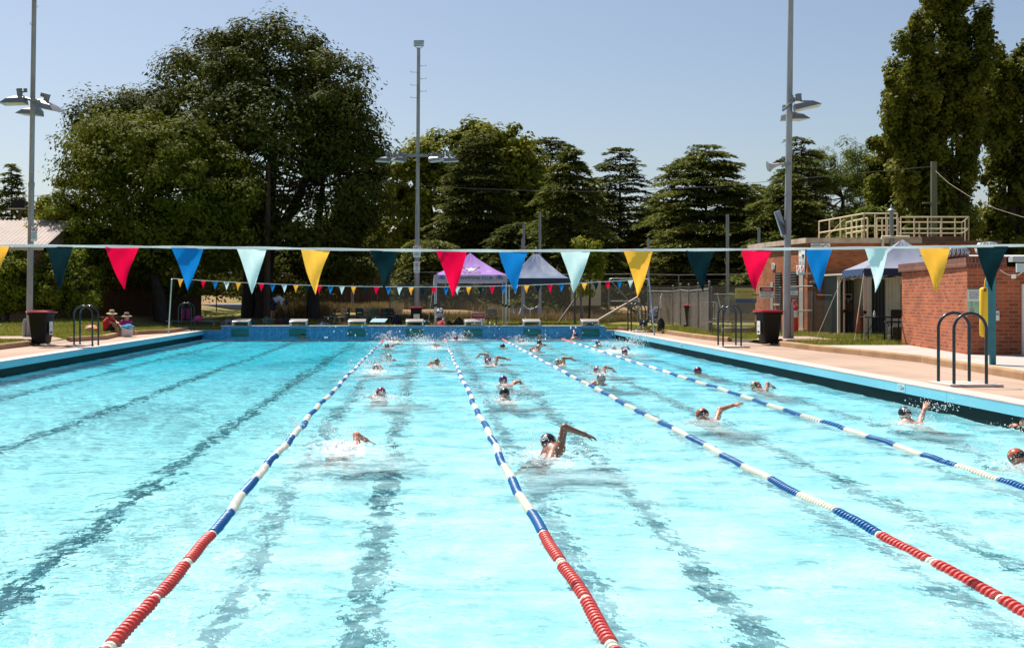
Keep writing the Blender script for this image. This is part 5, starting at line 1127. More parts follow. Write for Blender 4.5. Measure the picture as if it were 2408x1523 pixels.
# middle
b = gp(980, 766, .48); b = V((at(980,700,54.5).x, 54.5, .48)); YM = 54.5
root = thing('light_pole', 'tall steel light pole at the middle with four hooded lamps on a crossarm', 'light pole', b, group='floodlight poles round the pool')
lean = lambda z: z*.0068
mb = MB(); shaft(mb, (0,0,0), (lean(5.8),0,5.8), .125, .105); shaft(mb, (lean(5.8),0,5.8), (lean(13.3),0,13.3), .09, .082); mb.build('shaft', pole_m, root, 50)
mb = MB(); z = (at(984,366.6,YM)-b).z; mb.bx(lean(z)-1.25, lean(z)+1.28, -.14, -.08, z-.07, z+.07); mb.build('crossarm', steel, root)
for px, az, ti in ((910,PI,.05),(946,R(200),.0),(1018,R(-20),.0),(1052,0,.05)): floodlight(root, at(px,369,YM-.25)-b, az, ti, .92)
mb = MB(); c_ = at(985,102,YM)-b; mb.rbox(c_, (.5,.22,.27), .03); f = mb.build('top_floodlight', alu, root, 40)
mb = MB(); mb.box(c_+V((0,-.112,-.01)), (.38,.01,.17)); mb.build('lamp_glass', mat('lamp_glass', (.30,.42,.42), .1), f); mb = MB(); mb.tube([c_+V((-.22,0,-.1)), c_+V((-.1,0,-.24)), c_+V((.1,0,-.24)), c_+V((.22,0,-.1))], .015, 5); mb.build('bracket', steel, f)
for py, s in ((155.5,1),(170,-1),(185.5,1),(200.5,-1),(215,1),(230,-1)):
    p = at(984,py,YM)-b; mb = MB(); mb.tube([(p.x+.07*s,0,p.z),(p.x+.36*s,0,p.z),(p.x+.36*s,0,p.z+.06)], .015, 5); mb.build('step_peg', steel, root)
# right
b = gp(1849, 800.2, .49); YR = b.y
root = thing('light_pole', 'tall steel light pole at the right with two hooded floodlights', 'light pole', b, group='floodlight poles round the pool')
lean = lambda z: z*.0132
mb = MB(); shaft(mb, (0,0,0), (lean(6),0,6), .115, .10); shaft(mb, (lean(6),0,6), (lean(14),0,14), .10, .075); mb.lathe([(.118,3.40),(.118,3.46)], 14, Matrix.Translation((lean(3.4),0,0))); mb.lathe([(.116,4.55),(.116,4.60)], 14, Matrix.Translation((lean(4.5),0,0)))
mb.box((.16,0,.6),(.10,.16,1.15)); mb.build('shaft', mat('grey_pole', (.40,.39,.40), .5, .2, (.28,.27,.28), 2.2, 7, stretch=(2,2,.5)), root, 50)
mb = MB(); mb.tube([at(1842,259,YR-.7)-b, at(1856,245,YR-.12)-b, at(1870,234,YR-.2)-b], .05, 6); mb.build('crossarm', steel, root, 50)
floodlight(root, at(1879,239,YR-.3)-b, R(-12), -.1, 1.0); floodlight(root, at(1856,264,YR+.6)-b, R(15), .05, .95)
root = thing('loudspeaker', 'grey horn loudspeaker clamped to the right light pole', 'loudspeaker', at(1845,387,YR))
M = Matrix.Translation(V((-.28,0,-.02))) @ Matrix.Rotation(R(-105), 4, 'Y')
mb = MB(); mb.lathe([(.05,-.12),(.06,.0),(.09,.10),(.15,.20),(.19,.24),(.18,.24),(.08,.1)], 18, M); mb.build('horn', mat('horn_grey', (.50,.46,.45), .5), root, 50)
mb = MB(); mb.tube([(-.2,0,0),(.02,0,.03)], .03, 6); mb.bx(-.06,.16,-.13,.13,-.04,.06); mb.build('clamp', steel, root)
root = thing('solar_panel', 'tilted solar panel seen edge on at the right light pole', 'solar panel', at(1836,525,YR-.1))
M = Matrix.Rotation(R(-18), 4, 'Y') @ Matrix.Rotation(R(56), 4, 'Z')
mb = MB(); mb.rbox((0,0,0),(.62,.035,.80),.008,0,M); mb.build('frame', alu, root, 40); mb = MB(); mb.box((0,-.02,0),(.56,.006,.74),0,M); mb.box((0,.02,0),(.52,.004,.7),0,M); mb.build('cell_sheet', mat('solar_cells', (.16,.16,.19), .2), root)
mb = MB(); mb.box((0,.04,-.05),(.12,.05,.16),0,M); mb.build('junction_box', dark, root); mb = MB(); mb.tube([(0,.03,-.35),(.2,.12,-.5)], .02, 5); mb.build('bracket', steel, root)
# timber utility poles and wires
p0 = V((at(628,700,60).x, 60, float(gz(at(628,700,60).x,60))-.1)); mb = MB(); mb.tube([(0,0,0),(.05,0,at(628,382,60).z-p0.z)], [.17,.13], 12); o = mb.build('utility_pole', wood, None, 50); o.location = p0; tag(o, 'dark timber utility pole in the shade of the huge tree', 'utility pole')
p1 = V((at(2197,560,50).x, 50, .6)); mb = MB(); mb.tube([(0,0,0),(-.02,0,at(2197,380,50).z-.6)], [.15,.13], 12); mb.bx(-.5,.25,-.02,.06,5.35,5.42); o = mb.build('utility_pole', mat('treated_timber', (.15,.16,.10), .85, 0, (.10,.11,.07), 3, bump=.3, stretch=(4,4,.4)), None, 50); o.location = p1; tag(o, 'greenish timber utility pole behind the roof railing', 'utility pole')
def wire(lab, pts, r, m):
    mb = MB(); P = [at(*p) for p in pts]; mb.tube([p-P[0] for p in P], r, 5); o = mb.build('power_line', m, None, 60); o.location = P[0]; tag(o, lab, 'wire')
wire('thin wire crossing the cedars from the dark pole to the right', [(629,398,60),(760,416,60),(900,432,60),(1100,443,59),(1300,450,58),(1480,450,57),(1700,437,55),(1900,418,53),(2190,392,50)], .011, mat('dark_wire', (.05,.045,.04), .6))
wire('pale twisted wire sagging from the greenish pole to the right edge', [(2198,400,50),(2230,430,47),(2280,462,44),(2340,490,41),(2420,515,38)], .007, mat('pale_wire', (.30,.24,.18), .6))
wire('short pale wire at the far left above the house roof', [(-20,469,58),(70,462,58),(140,455,60)], .012, mat('pale_wire', (.30,.24,.18), .6))
# ---------------------------------------------------------------- bunting
def cloth(n, c, c2): return mat('pennant_'+n, c, .55, 0, c2, 1.2, 2, trans=.55, spec=.3)
pm_ = {'R': cloth('red', (.86,.0,.05), (.80,.0,.045)), 'B': cloth('blue', (.004,.19,.52), (.004,.16,.46)), 'W': cloth('white', (.66,.80,.79), (.60,.75,.74)), 'Y': cloth('yellow', (.90,.48,.06), (.92,.42,.04)), 'G': cloth('green', (.001,.018,.024), (.001,.013,.017))}
pname = {'R':'red','B':'blue','W':'pale aqua','Y':'yellow','G':'dark green'}
tape_m = mat('bunting_tape', (.84,.83,.82), .5, trans=.35)
def pennant(root, a, b, tipv, m, bend):
    """soft triangle hung from a-b"""
    mb = MB(); n, k = 8, 4; v = []; idx = {}
    for i in range(n+1):
        t_ = i/n
        for j in range(k+1):
            s = j/k; top = a.lerp(b, s); mid = (a+b)/2
            p = top.lerp(mid, t_)+tipv*t_+V((.012*math.sin(bend*300)*math.sin(t_*PI), 2.4*bend*math.sin(t_*2.4+.3)+.030*math.sin(s*PI+bend*90)*(1-t_)+.016*math.sin(7*s+6*t_+bend*70)*(1-.7*t_)+.05*max(0,t_-.75)*math.sin(bend*500), 0)); v.append(p)
    f = [(i*(k+1)+j, i*(k+1)+j+1, (i+1)*(k+1)+j+1, (i+1)*(k+1)+j) for i in range(n) for j in range(k)]
    mb.add(v, f); return mb.build('pennant', m, root, 80)
Yn = 8.3; o0 = V((0,Yn,0)); kn = Yn/F
root = thing('bunting', 'near backstroke flag line with large pennants across the whole picture', 'bunting', o0, group='backstroke flag lines')
tx = [-2300,-900,-330,0,300,640,900,1204,1500,1800,2100,2408,2750,3700]; ty = [560,566,572,577,580,583.5,588,590,588.5,586,582,577,573,562]
def tape(root, o, X_, Y_, Yd, h, wob=0):
    mb = MB(); v = []; n = len(X_)
    for i in range(n):
        p = at(X_[i], Y_[i], Yd)-o; w = h*(.55+.45*abs(math.cos(i*.9+wob))) if wob else h
        v += [p+V((0,-.004,w/2)), p+V((0,-.004+.006*math.sin(i*1.3),-w/2)), p+V((0,.006,-w/2)), p+V((0,.006,w/2))]
    f = [(4*i+a, 4*i+(a+1)%4, 4*i+4+(a+1)%4, 4*i+4+a) for i in range(n-1) for a in range(4)]
    mb.add(v, f); return mb.build('tape', tape_m, root)
ixs = list(np.linspace(-2300, 3700, 121)); tape(root, o0, ixs, [float(np.interp(x, tx, ty)) for x in ixs], Yn, .022, 1)
fl = [(-55,20,'Y',-8,657),(102,172,'G',137,686),(249,325,'R',294,682),(407,478,'B',443,684),(555,627,'W',592,692),(706,777,'Y',741,693),(871,937,'G',902,682),(1025,1098,'R',1065,699),(1174,1241,'B',1214,691),(1319,1388,'W',1349,690),(1463,1535,'Y',1498,699),(1612,1682,'G',1652,686),(1748,1815,'R',1778,687),(1893,1959,'B',1926,688),(2026,2090,'W',2056,687),(2166,2235,'Y',2200,691),(2306,2371,'G',2337,685)]
sp_ = [(-210,'W'),(-365,'B'),(-515,'R'),(2520,'R'),(2670,'B'),(2815,'W')]
for x, c in sp_: fl.append((x-36,x+36,c,x,float(np.interp(x,tx,ty))+104))
for i, (xa, xb, c, xt, yt) in enumerate(fl):
    ya, yb = float(np.interp(xa,tx,ty)), float(np.interp(xb,tx,ty)); a, b_ = at(xa,ya+2,Yn)-o0, at(xb,yb+2,Yn)-o0; t_ = at(xt,yt,Yn)-o0
    pennant(root, a, b_, t_-(a+b_)/2, pm_[c], .02*math.sin(i*1.7))['label'] = pname[c]+' pennant'
for x in (-10.3, 8.8):
    mb = MB(); mb.tube([(0,0,0),(0,0,2.0)], .025, 8); o = mb.build('bunting_pole', steel, None, 50); o.location = (x, Yn, .37); tag(o, 'steel pole of the near flag line on the '+('left' if x < 0 else 'right')+' deck', 'pole')
Yn = 45; o0 = V((0,Yn,0))
root = thing('bunting', 'far backstroke flag line with small pennants before the end wall', 'bunting', o0, group='backstroke flag lines')
fy = lambda x: 674.5-17.5*((x-985)/545)**2 if x < 985 else 674.5-19*((x-985)/540)**2
ixs = list(np.linspace(406, 1526, 90)); tape(root, o0, ixs, [fy(x) for x in ixs], Yn, .022)
seq = 'YGRBW'
for i in range(41):
    x = 424+27.15*i; c = seq[i % 5]; a, b_ = at(x-6.3,fy(x-6.3)+1,Yn)-o0, at(x+6.3,fy(x+6.3)+1,Yn)-o0; t_ = at(x+.8*math.sin(i*2.2), fy(x)+20, Yn)-o0
    pennant(root, a, b_, t_-(a+b_)/2, pm_[c], .02*math.sin(i*1.3))['label'] = pname[c]+' pennant'
for (xt, yt, xb, yb, lab) in ((404,656,396,784,'slanting steel flag pole beside the far left ladder'),(1526,655,1539,788,'slanting pale steel flag pole beside the far right ladder')):
    a, b_ = at(xb, yb, gp(xb,yb,DZ).y), at(xt, yt, 45); mb = MB(); mb.tube([V((0,0,0)), b_-a], .028, 8); o = mb.build('bunting_pole', mat('pole_pale', (.42,.50,.50), .4, .4), None, 50); o.location = a; tag(o, lab, 'pole')
# ---------------------------------------------------------------- pool ladders
def ladder(lab, legs, pad):
    """legs: ((x0,x1,y),(x0,x1,y)) of the two hoops"""
    x0, x1, y0 = legs[0]; root = thing('pool_ladder', lab, 'pool ladder', ((x0+x1)/2, y0, DZ), group='pool ladders with navy hoops'); o = V(((x0+x1)/2, y0, DZ))
    for (a, b_, y) in legs:
        w = (b_-a)/2; hh = 1.22-w; pts = [V((a,y,DZ-.02)), V((a,y,DZ+hh*.5)), V((a,y,DZ+hh))]+[V(((a+b_)/2-w*math.cos(t_), y, DZ+hh+w*math.sin(t_))) for t_ in np.linspace(.18, PI-.18, 13)]+[V((b_,y,DZ+hh)), V((b_,y,DZ+hh*.5)), V((b_,y,DZ-.02))]
        mb = MB(); mb.tube([p-o for p in pts], .026, 14)
        hp = mb.build('handrail', navy_pipe, root, 60)
        for x in (a, b_):
            mb = MB(); mb.lathe([(.045,.004),(.045,.014),(.03,.022)], 14, Matrix.Translation(V((x,y,DZ))-o)); mb.build('floor_flange', navy_pipe, hp, 40)
    s = 1 if x0 > 0 else -1; ya, yb = min(l[2] for l in legs)-.12, max(l[2] for l in legs)+.12
    mb = MB(); xo = x1+.22 if s > 0 else x0-.22; mb.rbox(V(((xo*.5+(PX1+.42 if s > 0 else PX0-.42)*.5), (ya+yb)/2, DZ+.018))-o, (abs(xo-(PX1+.42 if s > 0 else PX0-.42)), yb-ya, .05), .008); mb.build('base_pad', cop_top, root, 40)
    px_ = (PX1-.03) if s > 0 else (PX0+.03)
    for k in range(4):
        mb = MB(); mb.tube([V((px_-s*.07,ya+.12,-.25-.28*k))-o, V((px_-s*.07,yb-.12,-.25-.28*k))-o], .02, 8); mb.build('rung', navy_pipe, root, 60)
    return root
ladder('large navy pool ladder in front of the pavilion', ((8.81,9.34,19.57),(8.79,9.33,18.95)), 0)
ladder('navy pool ladder beside the right wheelie bin', ((8.72,9.25,34.0),(8.71,9.24,33.4)), 0)
ladder('navy pool ladder by the far right flag pole', ((8.66,9.26,48.9),(8.68,9.28,48.2)), 0)
ladder('navy pool ladder between the left bin and the seated couple', ((-10.60,-10.05,34.2),(-10.62,-10.06,34.85)), 0)
ladder('navy pool ladder in front of the left bench', ((-10.74,-10.18,49.2),(-10.72,-10.16,49.75)), 0)
# ---------------------------------------------------------------- wheelie bins
def wbin(lab, loc, rz, sc, stick):
    root = thing('wheelie_bin', lab, 'wheelie bin', loc, rz, 'black wheelie bins with red lids'); root.scale = sc
    mb = MB(); prof = [(.42,.40,.06),(.45,.50,.30),(.53,.60,.90),(.56,.66,.92),(.56,.66,.97)]
    bm = bmesh.new(); rings = []
    for w, d, z in prof:
        rr = .045; ring = []
        for cx_, cy_, a0 in ((w/2-rr,d/2-rr,0),(-w/2+rr,d/2-rr,90),(-w/2+rr,-d/2+rr,180),(w/2-rr,-d/2+rr,270)):
            for a in (0,30,60,90): ring.append((cx_+rr*math.cos(R(a0+a)), cy_+rr*math.sin(R(a0+a))+.04, z))
        rings.append(ring)
    n = 16; v = [p for r_ in rings for p in r_]; f = [(i*n+j,i*n+(j+1)%n,(i+1)*n+(j+1)%n,(i+1)*n+j) for i in range(len(prof)-1) for j in range(n)]+[tuple(range(n-1,-1,-1)), tuple((len(prof)-1)*n+j for j in range(n))]
    mb.add(v, f); mb.box((0,.38,.93),(.46,.05,.03)); mb.build('bin_body', black_pl, root, 35)
    mb = MB(); mb.rbox((0,.02,1.0),(.59,.74,.05),.022); mb.rbox((0,.02,1.03),(.46,.56,.04),.018); mb.tube([(-.2,.40,.99),(-.2,.44,1.0),(.2,.44,1.0),(.2,.40,.99)], .016, 8); mb.build('bin_lid', red_pl, root, 40)
    for s in (-1,1):
        mb = MB(); M = Matrix.Translation((s*.25,.29,.10)) @ Matrix.Rotation(R(90),4,'Y'); mb.lathe([(.04,-.03),(.085,-.028),(.10,-.015),(.10,.015),(.085,.028),(.04,.03)], 20, M); mb.build('wheel', mat('rubber', (.015,.015,.015), .7), root, 40)
    if stick:
        mb = MB(); mb.box((0,-.285,.52),(.20,.006,.40) if stick == 1 else (.30,.006,.30)); st = mb.build('sticker', sign_white, root)
        mb = MB(); M = face_cam((0,-.290,.53))
        mb.tube([(-.05,-.290,.55),(-.02,-.290,.58),(.02,-.290,.58),(.05,-.290,.55)], .004, 4); mb.box((0,-.289,.40),(.12,.004,.05)); mb.build('lettering', sign_black, st)
    return root
wbin('black wheelie bin with red lid standing by the left light pole', (-11.78,34.9,DZ), R(78), (1,1,1.02), 1)
wbin('black wheelie bin with red lid standing before the right light pole', (10.52,35.1,DZ), R(-80), (1.02,1.02,1.04), 1)
wbin('black wheelie bin with red lid at the foot of the middle light pole', (at(979,760,53.4).x,53.4,.47), R(4), (.95,.9,.87), 2)
wbin('black wheelie bin with red lid dimly seen behind the reed screen', (at(1750,740,47).x-1.5,49.5,.48), R(20), (1,1,1), 0)
# ---------------------------------------------------------------- starting blocks and the green pads under them
ordn = ['leftmost','second from left','third from left','middle','third from right','second from right','rightmost']
grit = mat('block_top', (.30,.24,.22), .9, 0, (.22,.18,.165), 60, bump=.4, bs=120)
gpad = mat('green_pad', (.012,.15,.125), .4, 0, (.01,.115,.10), 2)
for i, px in enumerate((566,701,839,975,1113.5,1250.5,1388)):
    x = at(px,760,50.15).x
    root = thing('starting_block', ordn[i]+' grey topped starting block on the tiled end wall', 'starting block', (x,50.12,.585), 0, 'starting blocks on the end wall')
    T = Matrix.Translation((0,.25,.22)) @ Matrix.Rotation(R(9),4,'X')
    mb = MB(); mb.rbox((0,0,.012),(.74,.56,.02),.008,0,T); mb.build('block_top', grit, root, 30)
    mb = MB()
    mb.tube([(-.375,-.26,0),(-.345,-.29,0),(.345,-.29,0),(.375,-.26,0),(.375,.27,0),(-.375,.27,0),(-.375,-.26,0)], .026, 8, True, T); mb.build('rim', alu, root, 50)
    for sx_ in (-1,1):
        for yy in (.0,.46):
            mb = MB(); mb.bx(sx_*.355-.03, sx_*.355+.03, yy, yy+.05, 0, .17+(.07 if yy > .2 else 0)); mb.build('leg', alu, root)
    mb = MB(); mb.tube([(-.33,.02,.12),(.33,.02,.12)], .018, 8); mb.build('hand_grip', gpad, root, 60)
    root = thing('turning_pad', 'green panel on the tiled end wall below the '+ordn[i]+' starting block', 'panel', (x+.0,PY1-.012,.25), 0, 'green panels on the end wall')
    mb = MB(); mb.rbox((0,0,.105),(.76,.024,.19),.006); mb.rbox((0,0,-.07),(.76,.024,.15),.006); mb.build('panel', gpad, root, 40); mb = MB(); mb.box((0,-.004,.004),(.74,.012,.018)); mb.build('slot', mat('pale_green', (.12,.34,.32), .4), root)
# ---------------------------------------------------------------- marquees
def marquee(name, lab, cor, eave, peak, val, mats, fold=0, legm=None, ridge=None, basez=.49, group=None, legs=(0,1,2,3), lean=0):
    """cor: four corners (x,y), front left, front right, back right, back left"""
    c0 = V((*cor[0],0)); root = thing(name, lab, 'marquee', (c0.x,c0.y,0), group=group); P = [V((*c,0))-c0 for c in cor]; ctr = sum(P, V((0,0,0)))/4
    pk = [ctr+V((0,0,peak))] if ridge is None else [ctr+V((-ridge,0,peak)), ctr+V((ridge,0,peak))]
    mb = MB(); N = 12
    for s in range(4):
        a, b_ = P[s], P[(s+1)%4]; v = []
        for i in range(N+1):
            t_ = i/N
            for j in range(N+1):
                u = j/N; e = a.lerp(b_, u); top = pk[0] if len(pk) == 1 else (pk[0].lerp(pk[1], u) if s == 0 else pk[1].lerp(pk[0], u) if s == 2 else (pk[1] if s == 1 else pk[0]))
                z = eave+(peak-eave)*(t_**1.0)-.09*(peak-eave)*math.sin(PI*t_)-.05*math.sin(PI*u)*math.sin(PI*t_)+.012*math.sin(u*23+s)*math.sin(t_*9)
                q_ = e.lerp(V((top.x,top.y,0)), t_); v.append((q_.x,q_.y,z))
        W_ = N+1; mb.add(v, [(i*W_+j,i*W_+j+1,(i+1)*W_+j+1,(i+1)*W_+j) for i in range(N) for j in range(N)])
    can = mb.build('canopy', mats[0], root, 45)
    for s in range(4):
        a, b_ = P[s], P[(s+1)%4]; mb = MB(); v = []; n = 16; nn = V(((b_-a).y, -(b_-a).x, 0)).normalized()*.012
        for i in range(n+1):
            p = a.lerp(b_, i/n)+nn*(1+math.sin(i*2.1)); v += [(p.x,p.y,eave+.004), (p.x+nn.x*2,p.y+nn.y*2,eave-val-(.02*math.sin(i*1.7) if fold else 0))]
        mb.add(v, [(2*i,2*i+1,2*i+3,2*i+2) for i in range(n)]); mb.build('valance', mats[1] if s % 2 == 0 or len(mats) < 3 else mats[2], root, 60)
    lm = legm or alu
    for i in legs:
        p = P[i]+(ctr-P[i]).normalized()*.04; mb = MB(); tp = p+V((lean,0,eave-.02)); mb.tube([p+V((0,0,basez)), p.lerp(tp,.45)+V((0,0,basez*.5))], .026, 4); mb.tube([p.lerp(tp,.4)+V((0,0,basez*.5)), tp], .034, 4); l = mb.build('leg', lm, root)
        mb = MB(); q_ = p.lerp(tp,.42)+V((0,0,basez*.5)); mb.box(q_, (.09,.09,.10)); mb.build('clamp', black_pl, l)
    mb = MB()
    for s in range(4):
        a, b_ = P[s], P[(s+1)%4]; m_ = a.lerp(b_,.5); z0 = eave-.10
        for q0, q1 in ((a,m_),(m_,b_)):
            mb.tube([q0+V((0,0,z0)), q1+V((0,0,z0-.22))], .013, 4); mb.tube([q0+V((0,0,z0-.22)), q1+V((0,0,z0))], .013, 4)
    mb.build('scissor_truss', lm, root); return root, P, ctr
purple = mat('purple_canopy', (.34,.13,.58), .6, 0, (.28,.10,.50), 1.5, trans=.25, bump=.12, bs=9); lilac = mat('lilac_valance', (.56,.50,.62), .6, 0, (.50,.44,.56), 2, trans=.2)
navy_c = mat('navy_canopy', (.10,.14,.24), .42, 0, (.17,.21,.31), 1.6, trans=.12, bump=.3, bs=7); navy_v = mat('navy_valance', (.012,.022,.05), .5)
Ym = 53.2; kx = lambda px_, Y_=Ym: (px_-CX)*Y_/F
ev = at(1100, 646, Ym).z; pk_ = at(1103, 594, 54.8).z
root, P, ctr = marquee('marquee', 'purple and lilac swimming club marquee with lettering', [(kx(1021),Ym),(kx(1192),Ym),(kx(1192)+.05,Ym+3.2),(kx(1021)+.1,Ym+3.2)], ev, pk_, .36, [purple, lilac], legs=(0,1,2,3))
o_ = V((kx(1021),Ym,0))
tb = MB(); text(tb, 'YASS SWIMMING CLUB', .205, face_cam(at(1105,654.0,Ym-.06)-o_), 0); vl = tb.build('lettering', sign_black, root)
# winged swimmer emblem: two swept wings over a head with raised arms
def emblem(M, s, wing_m, body_m, root, word, wsize, name='club_emblem', drop=.62):
    mb = MB()
    for q_ in (-1,1):
        mb.add([(q_*x*s, y*s, 0) for x, y in ((.10,.28),(1.0,.55),(.86,.34),(.60,.30),(.64,.18),(.40,.16),(.14,.02))], [tuple(range(7)) if q_ > 0 else tuple(range(6,-1,-1))], M)
    w_ = mb.build(name, wing_m, root)
    mb = MB()
    for q_ in (-1,1): mb.add([(q_*x*s, y*s, .006) for x, y in ((0,-.38),(.28,-.38),(.30,-.10),(.66,.20),(.60,.24),(.20,.04),(0,.0))], [tuple(range(7)) if q_ > 0 else tuple(range(6,-1,-1))], M)
    mb.add([(math.cos(a)*.14*s, (.12+math.sin(a)*.15)*s, .009) for a in np.linspace(0,2*PI,15)[:-1]], [tuple(range(14))], M); mb.build('swimmer_mark', body_m, w_)
    mb = MB(); text(mb, word, wsize, M @ Matrix.Translation((0,-drop*s,.006)), .010); mb.build('lettering', wing_m, w_)
brownp = mat('emblem_brown', (.16,.11,.13), .7); emb_w = mat('emblem_white', (.78,.74,.80), .6); emb_n = mat('emblem_navy', (.02,.02,.05), .6); emb_p = mat('emblem_violet', (.12,.08,.30), .6)
Wm_, Lm_ = P[1].x-P[0].x, math.hypot(1.6, pk_-ev)
def lay(o, cx_, t0):      # press flat artwork on to the sagging front slope of the canopy
    for v_ in o.data.vertices:
        x, y, z = v_.co; t_ = t0+y/Lm_; xw = cx_+x; u = min(max(((xw-P[0].x)/Wm_-.5*t_)/(1-t_), 0), 1)
        zz_ = ev+(pk_-ev)*t_-.09*(pk_-ev)*math.sin(PI*t_)-.05*math.sin(PI*u)*math.sin(PI*t_)+.012*math.sin(u*23)*math.sin(t_*9)
        v_.co = (xw, P[0].y+(ctr.y-P[0].y)*t_-.018-z, zz_+.018)
    return o
n0_ = len(root.children); emblem(Matrix.Identity(4), .46, brownp, emb_w, root, 'YASS', .40, drop=.83)
for c_ in root.children[n0_:] if False else [c_ for c_ in root.children if c_.name.startswith('club_emblem')]:
    for q_ in [c_]+list(c_.children): lay(q_, kx(1109)-kx(1021), .36)
for s_, sz, yy in (('SWIMMING CLUB', .045, .0), ('YASS', .05, -.11)):
    tb = MB(); text(tb, s_, sz, Matrix.Translation((0, yy, .004))); lay(tb.build('lettering', emb_w, root), kx(1153)-kx(1021), .22)
for px in (1038.5,1174.5): emblem(face_cam(at(px,650.5,Ym-.062)-o_), .125, emb_n, emb_p, root, 'YASS', .155)
mb = MB(); mb.tube([at(1021,650,Ym)-o_, at(1019,672,Ym-.4)-o_, at(1012,720,Ym-1)-o_, at(1007,760,52.2)-o_], .012, 4); mb.build('guy_rope', mat('guy_rope', (.55,.48,.40), .8), root)
Ym2 = 54.3
marquee('marquee', 'navy blue marquee with a faded roof next to the purple one', [(kx(1196,Ym2),Ym2),(kx(1338,Ym2),Ym2),(kx(1338,Ym2)+.05,Ym2+3.4),(kx(1196,Ym2)+.05,Ym2+3.4)], at(1270,654,Ym2).z, at(1272,597,Ym2+1.7).z, .30, [navy_c, navy_v], fold=1, ridge=.16, legs=(0,3))
A2, B2 = V((13.90,37.95,0)), V((13.44,34.95,0)); d_ = (A2-B2).normalized(); r_ = V((d_.y,-d_.x,0))
C2, D2 = B2+r_*3, A2+r_*3
root, P, ctr = marquee('marquee', 'navy and grey marquee behind the brick pavilion, tied with ropes', [(B2.x,B2.y),(C2.x,C2.y),(D2.x,D2.y),(A2.x,A2.y)], 2.73, 3.69, .22, [mat('faded_navy_canopy', (.20,.22,.30), .5, 0, (.26,.27,.35), 1.4, trans=.15, bump=.3, bs=7), navy_v, mat('navy_side', (.03,.06,.14), .5)], fold=1, legs=(0,3))
c0 = V((B2.x,B2.y,0))
for q0, q1 in ((A2-c0+V((0,0,2.55)), at(1920,795,38)-c0), (B2-c0+V((0,0,2.6)), at(2008,810,33.4)-c0)):
    mb = MB(); mb.tube([q0, q1], .009, 4); mb.build('guy_rope', mat('guy_rope', (.55,.48,.40), .8), root)
# ---------------------------------------------------------------- plastic chairs
grn_p = mat('green_chair_plastic', (.02,.085,.07), .45); tan_p = mat('tan_chair_plastic', (.28,.20,.16), .5); gry_p = mat('grey_chair_plastic', (.11,.11,.12), .5); dgrn_p = mat('dark_chair_plastic', (.03,.05,.05), .5)
chair_protos = {}
def chair(lab, px, Yc, rz, key, m, z0=.47):
    loc = (at(px,700,Yc).x, Yc, z0)
    if key in chair_protos:
        return dup(chair_protos[key], loc, rz, lab)
    root = thing('plastic_chair', lab, 'chair', loc, rz, 'plastic chairs on the lawn behind the end wall'); chair_protos[key] = root
    mb = MB(); mb.rbox((0,0,.435),(.43,.42,.03),.014); mb.build('seat', m, root, 40)
    mb = MB(); n = 10; v = []
    # back panel with a slot for the hand
    for zz_ in (.52,.585): pass
    T = Matrix.Translation((0,.20,.44)) @ Matrix.Rotation(R(-12),4,'X')
    mb.rbox((0,0,.30),(.42,.024,.22),.011,0,T); mb.rbox((0,0,.10),(.42,.024,.10),.011,0,T)
    for s in (-1,1): mb.rbox((s*.165,0,.17),(.09,.024,.08),.01,0,T)
    mb.build('backrest', m, root, 40)
    for s in (-1,1):
        for y0, y1 in ((-.14,-.26),(.10,.30)):
            mb = MB(); mb.tube([(s*.18,y0,.42),(s*.215,y1,.0)], [.035,.024], 6); mb.build('leg', m, root, 50)
        mb = MB(); mb.tube([(s*.195,-.20,.20),(s*.195,.2,.20)], .014, 5); mb.build('stretcher', m, root, 50)
    return root
chair('green plastic chair at the back of the left cluster, hand slot catching light', 812, 55.4, R(190), 'g', grn_p)
chair('green plastic chair at the back right of the left cluster', 849, 56.0, R(165), 'g', grn_p)
chair('tan plastic chair seen from the side in the left cluster', 792+7, 53.2, R(235), 't', tan_p)
chair('dark plastic chair leaning at the left end of the left cluster', 774, 53.4, R(250), 'd', dgrn_p)
chair('tan plastic chair at the left of the right cluster', 862, 54.6, R(200), 't', tan_p)
chair('green plastic chair in the middle of the right cluster', 879, 54.2, R(195), 'g', grn_p)
chair('green plastic chair turned away at the back of the right cluster', 904, 55.2, R(190), 'g', grn_p)
chair('grey plastic chair at the right end of the right cluster', 924, 55.0, R(150), 'd', dgrn_p)
chair('grey plastic chair under the purple marquee behind a starting block', 1157.5, 52.6, R(178), 'y', gry_p, .48)
chair('white plastic chair with a bag on it by the marquee leg', 1034, 53.6, R(8), 'w', mat('white_chair_plastic', (.55,.58,.62), .5))
root = thing('slatted_bench', 'small pale blue slatted bench tipped among the green chairs', 'bench', (at(892,760,52.2).x,52.2,.48)); root.rotation_euler = (R(16),0,R(-14))
for k in range(4):
    mb = MB(); mb.rbox((0,-.21+.14*k,.30),(.72,.12,.03),.008); mb.build('slat', mat('blue_slat', (.16,.33,.40), .5), root)
for s in (-1,1):
    mb = MB(); mb.bx(s*.28-.02,s*.28+.02,-.22,.24,.24,.28); mb.bx(s*.28-.02,s*.28+.02,-.2,-.16,0,.24); mb.bx(s*.28-.02,s*.28+.02,.18,.22,-.1,.24); mb.build('leg', steel_dk, root)
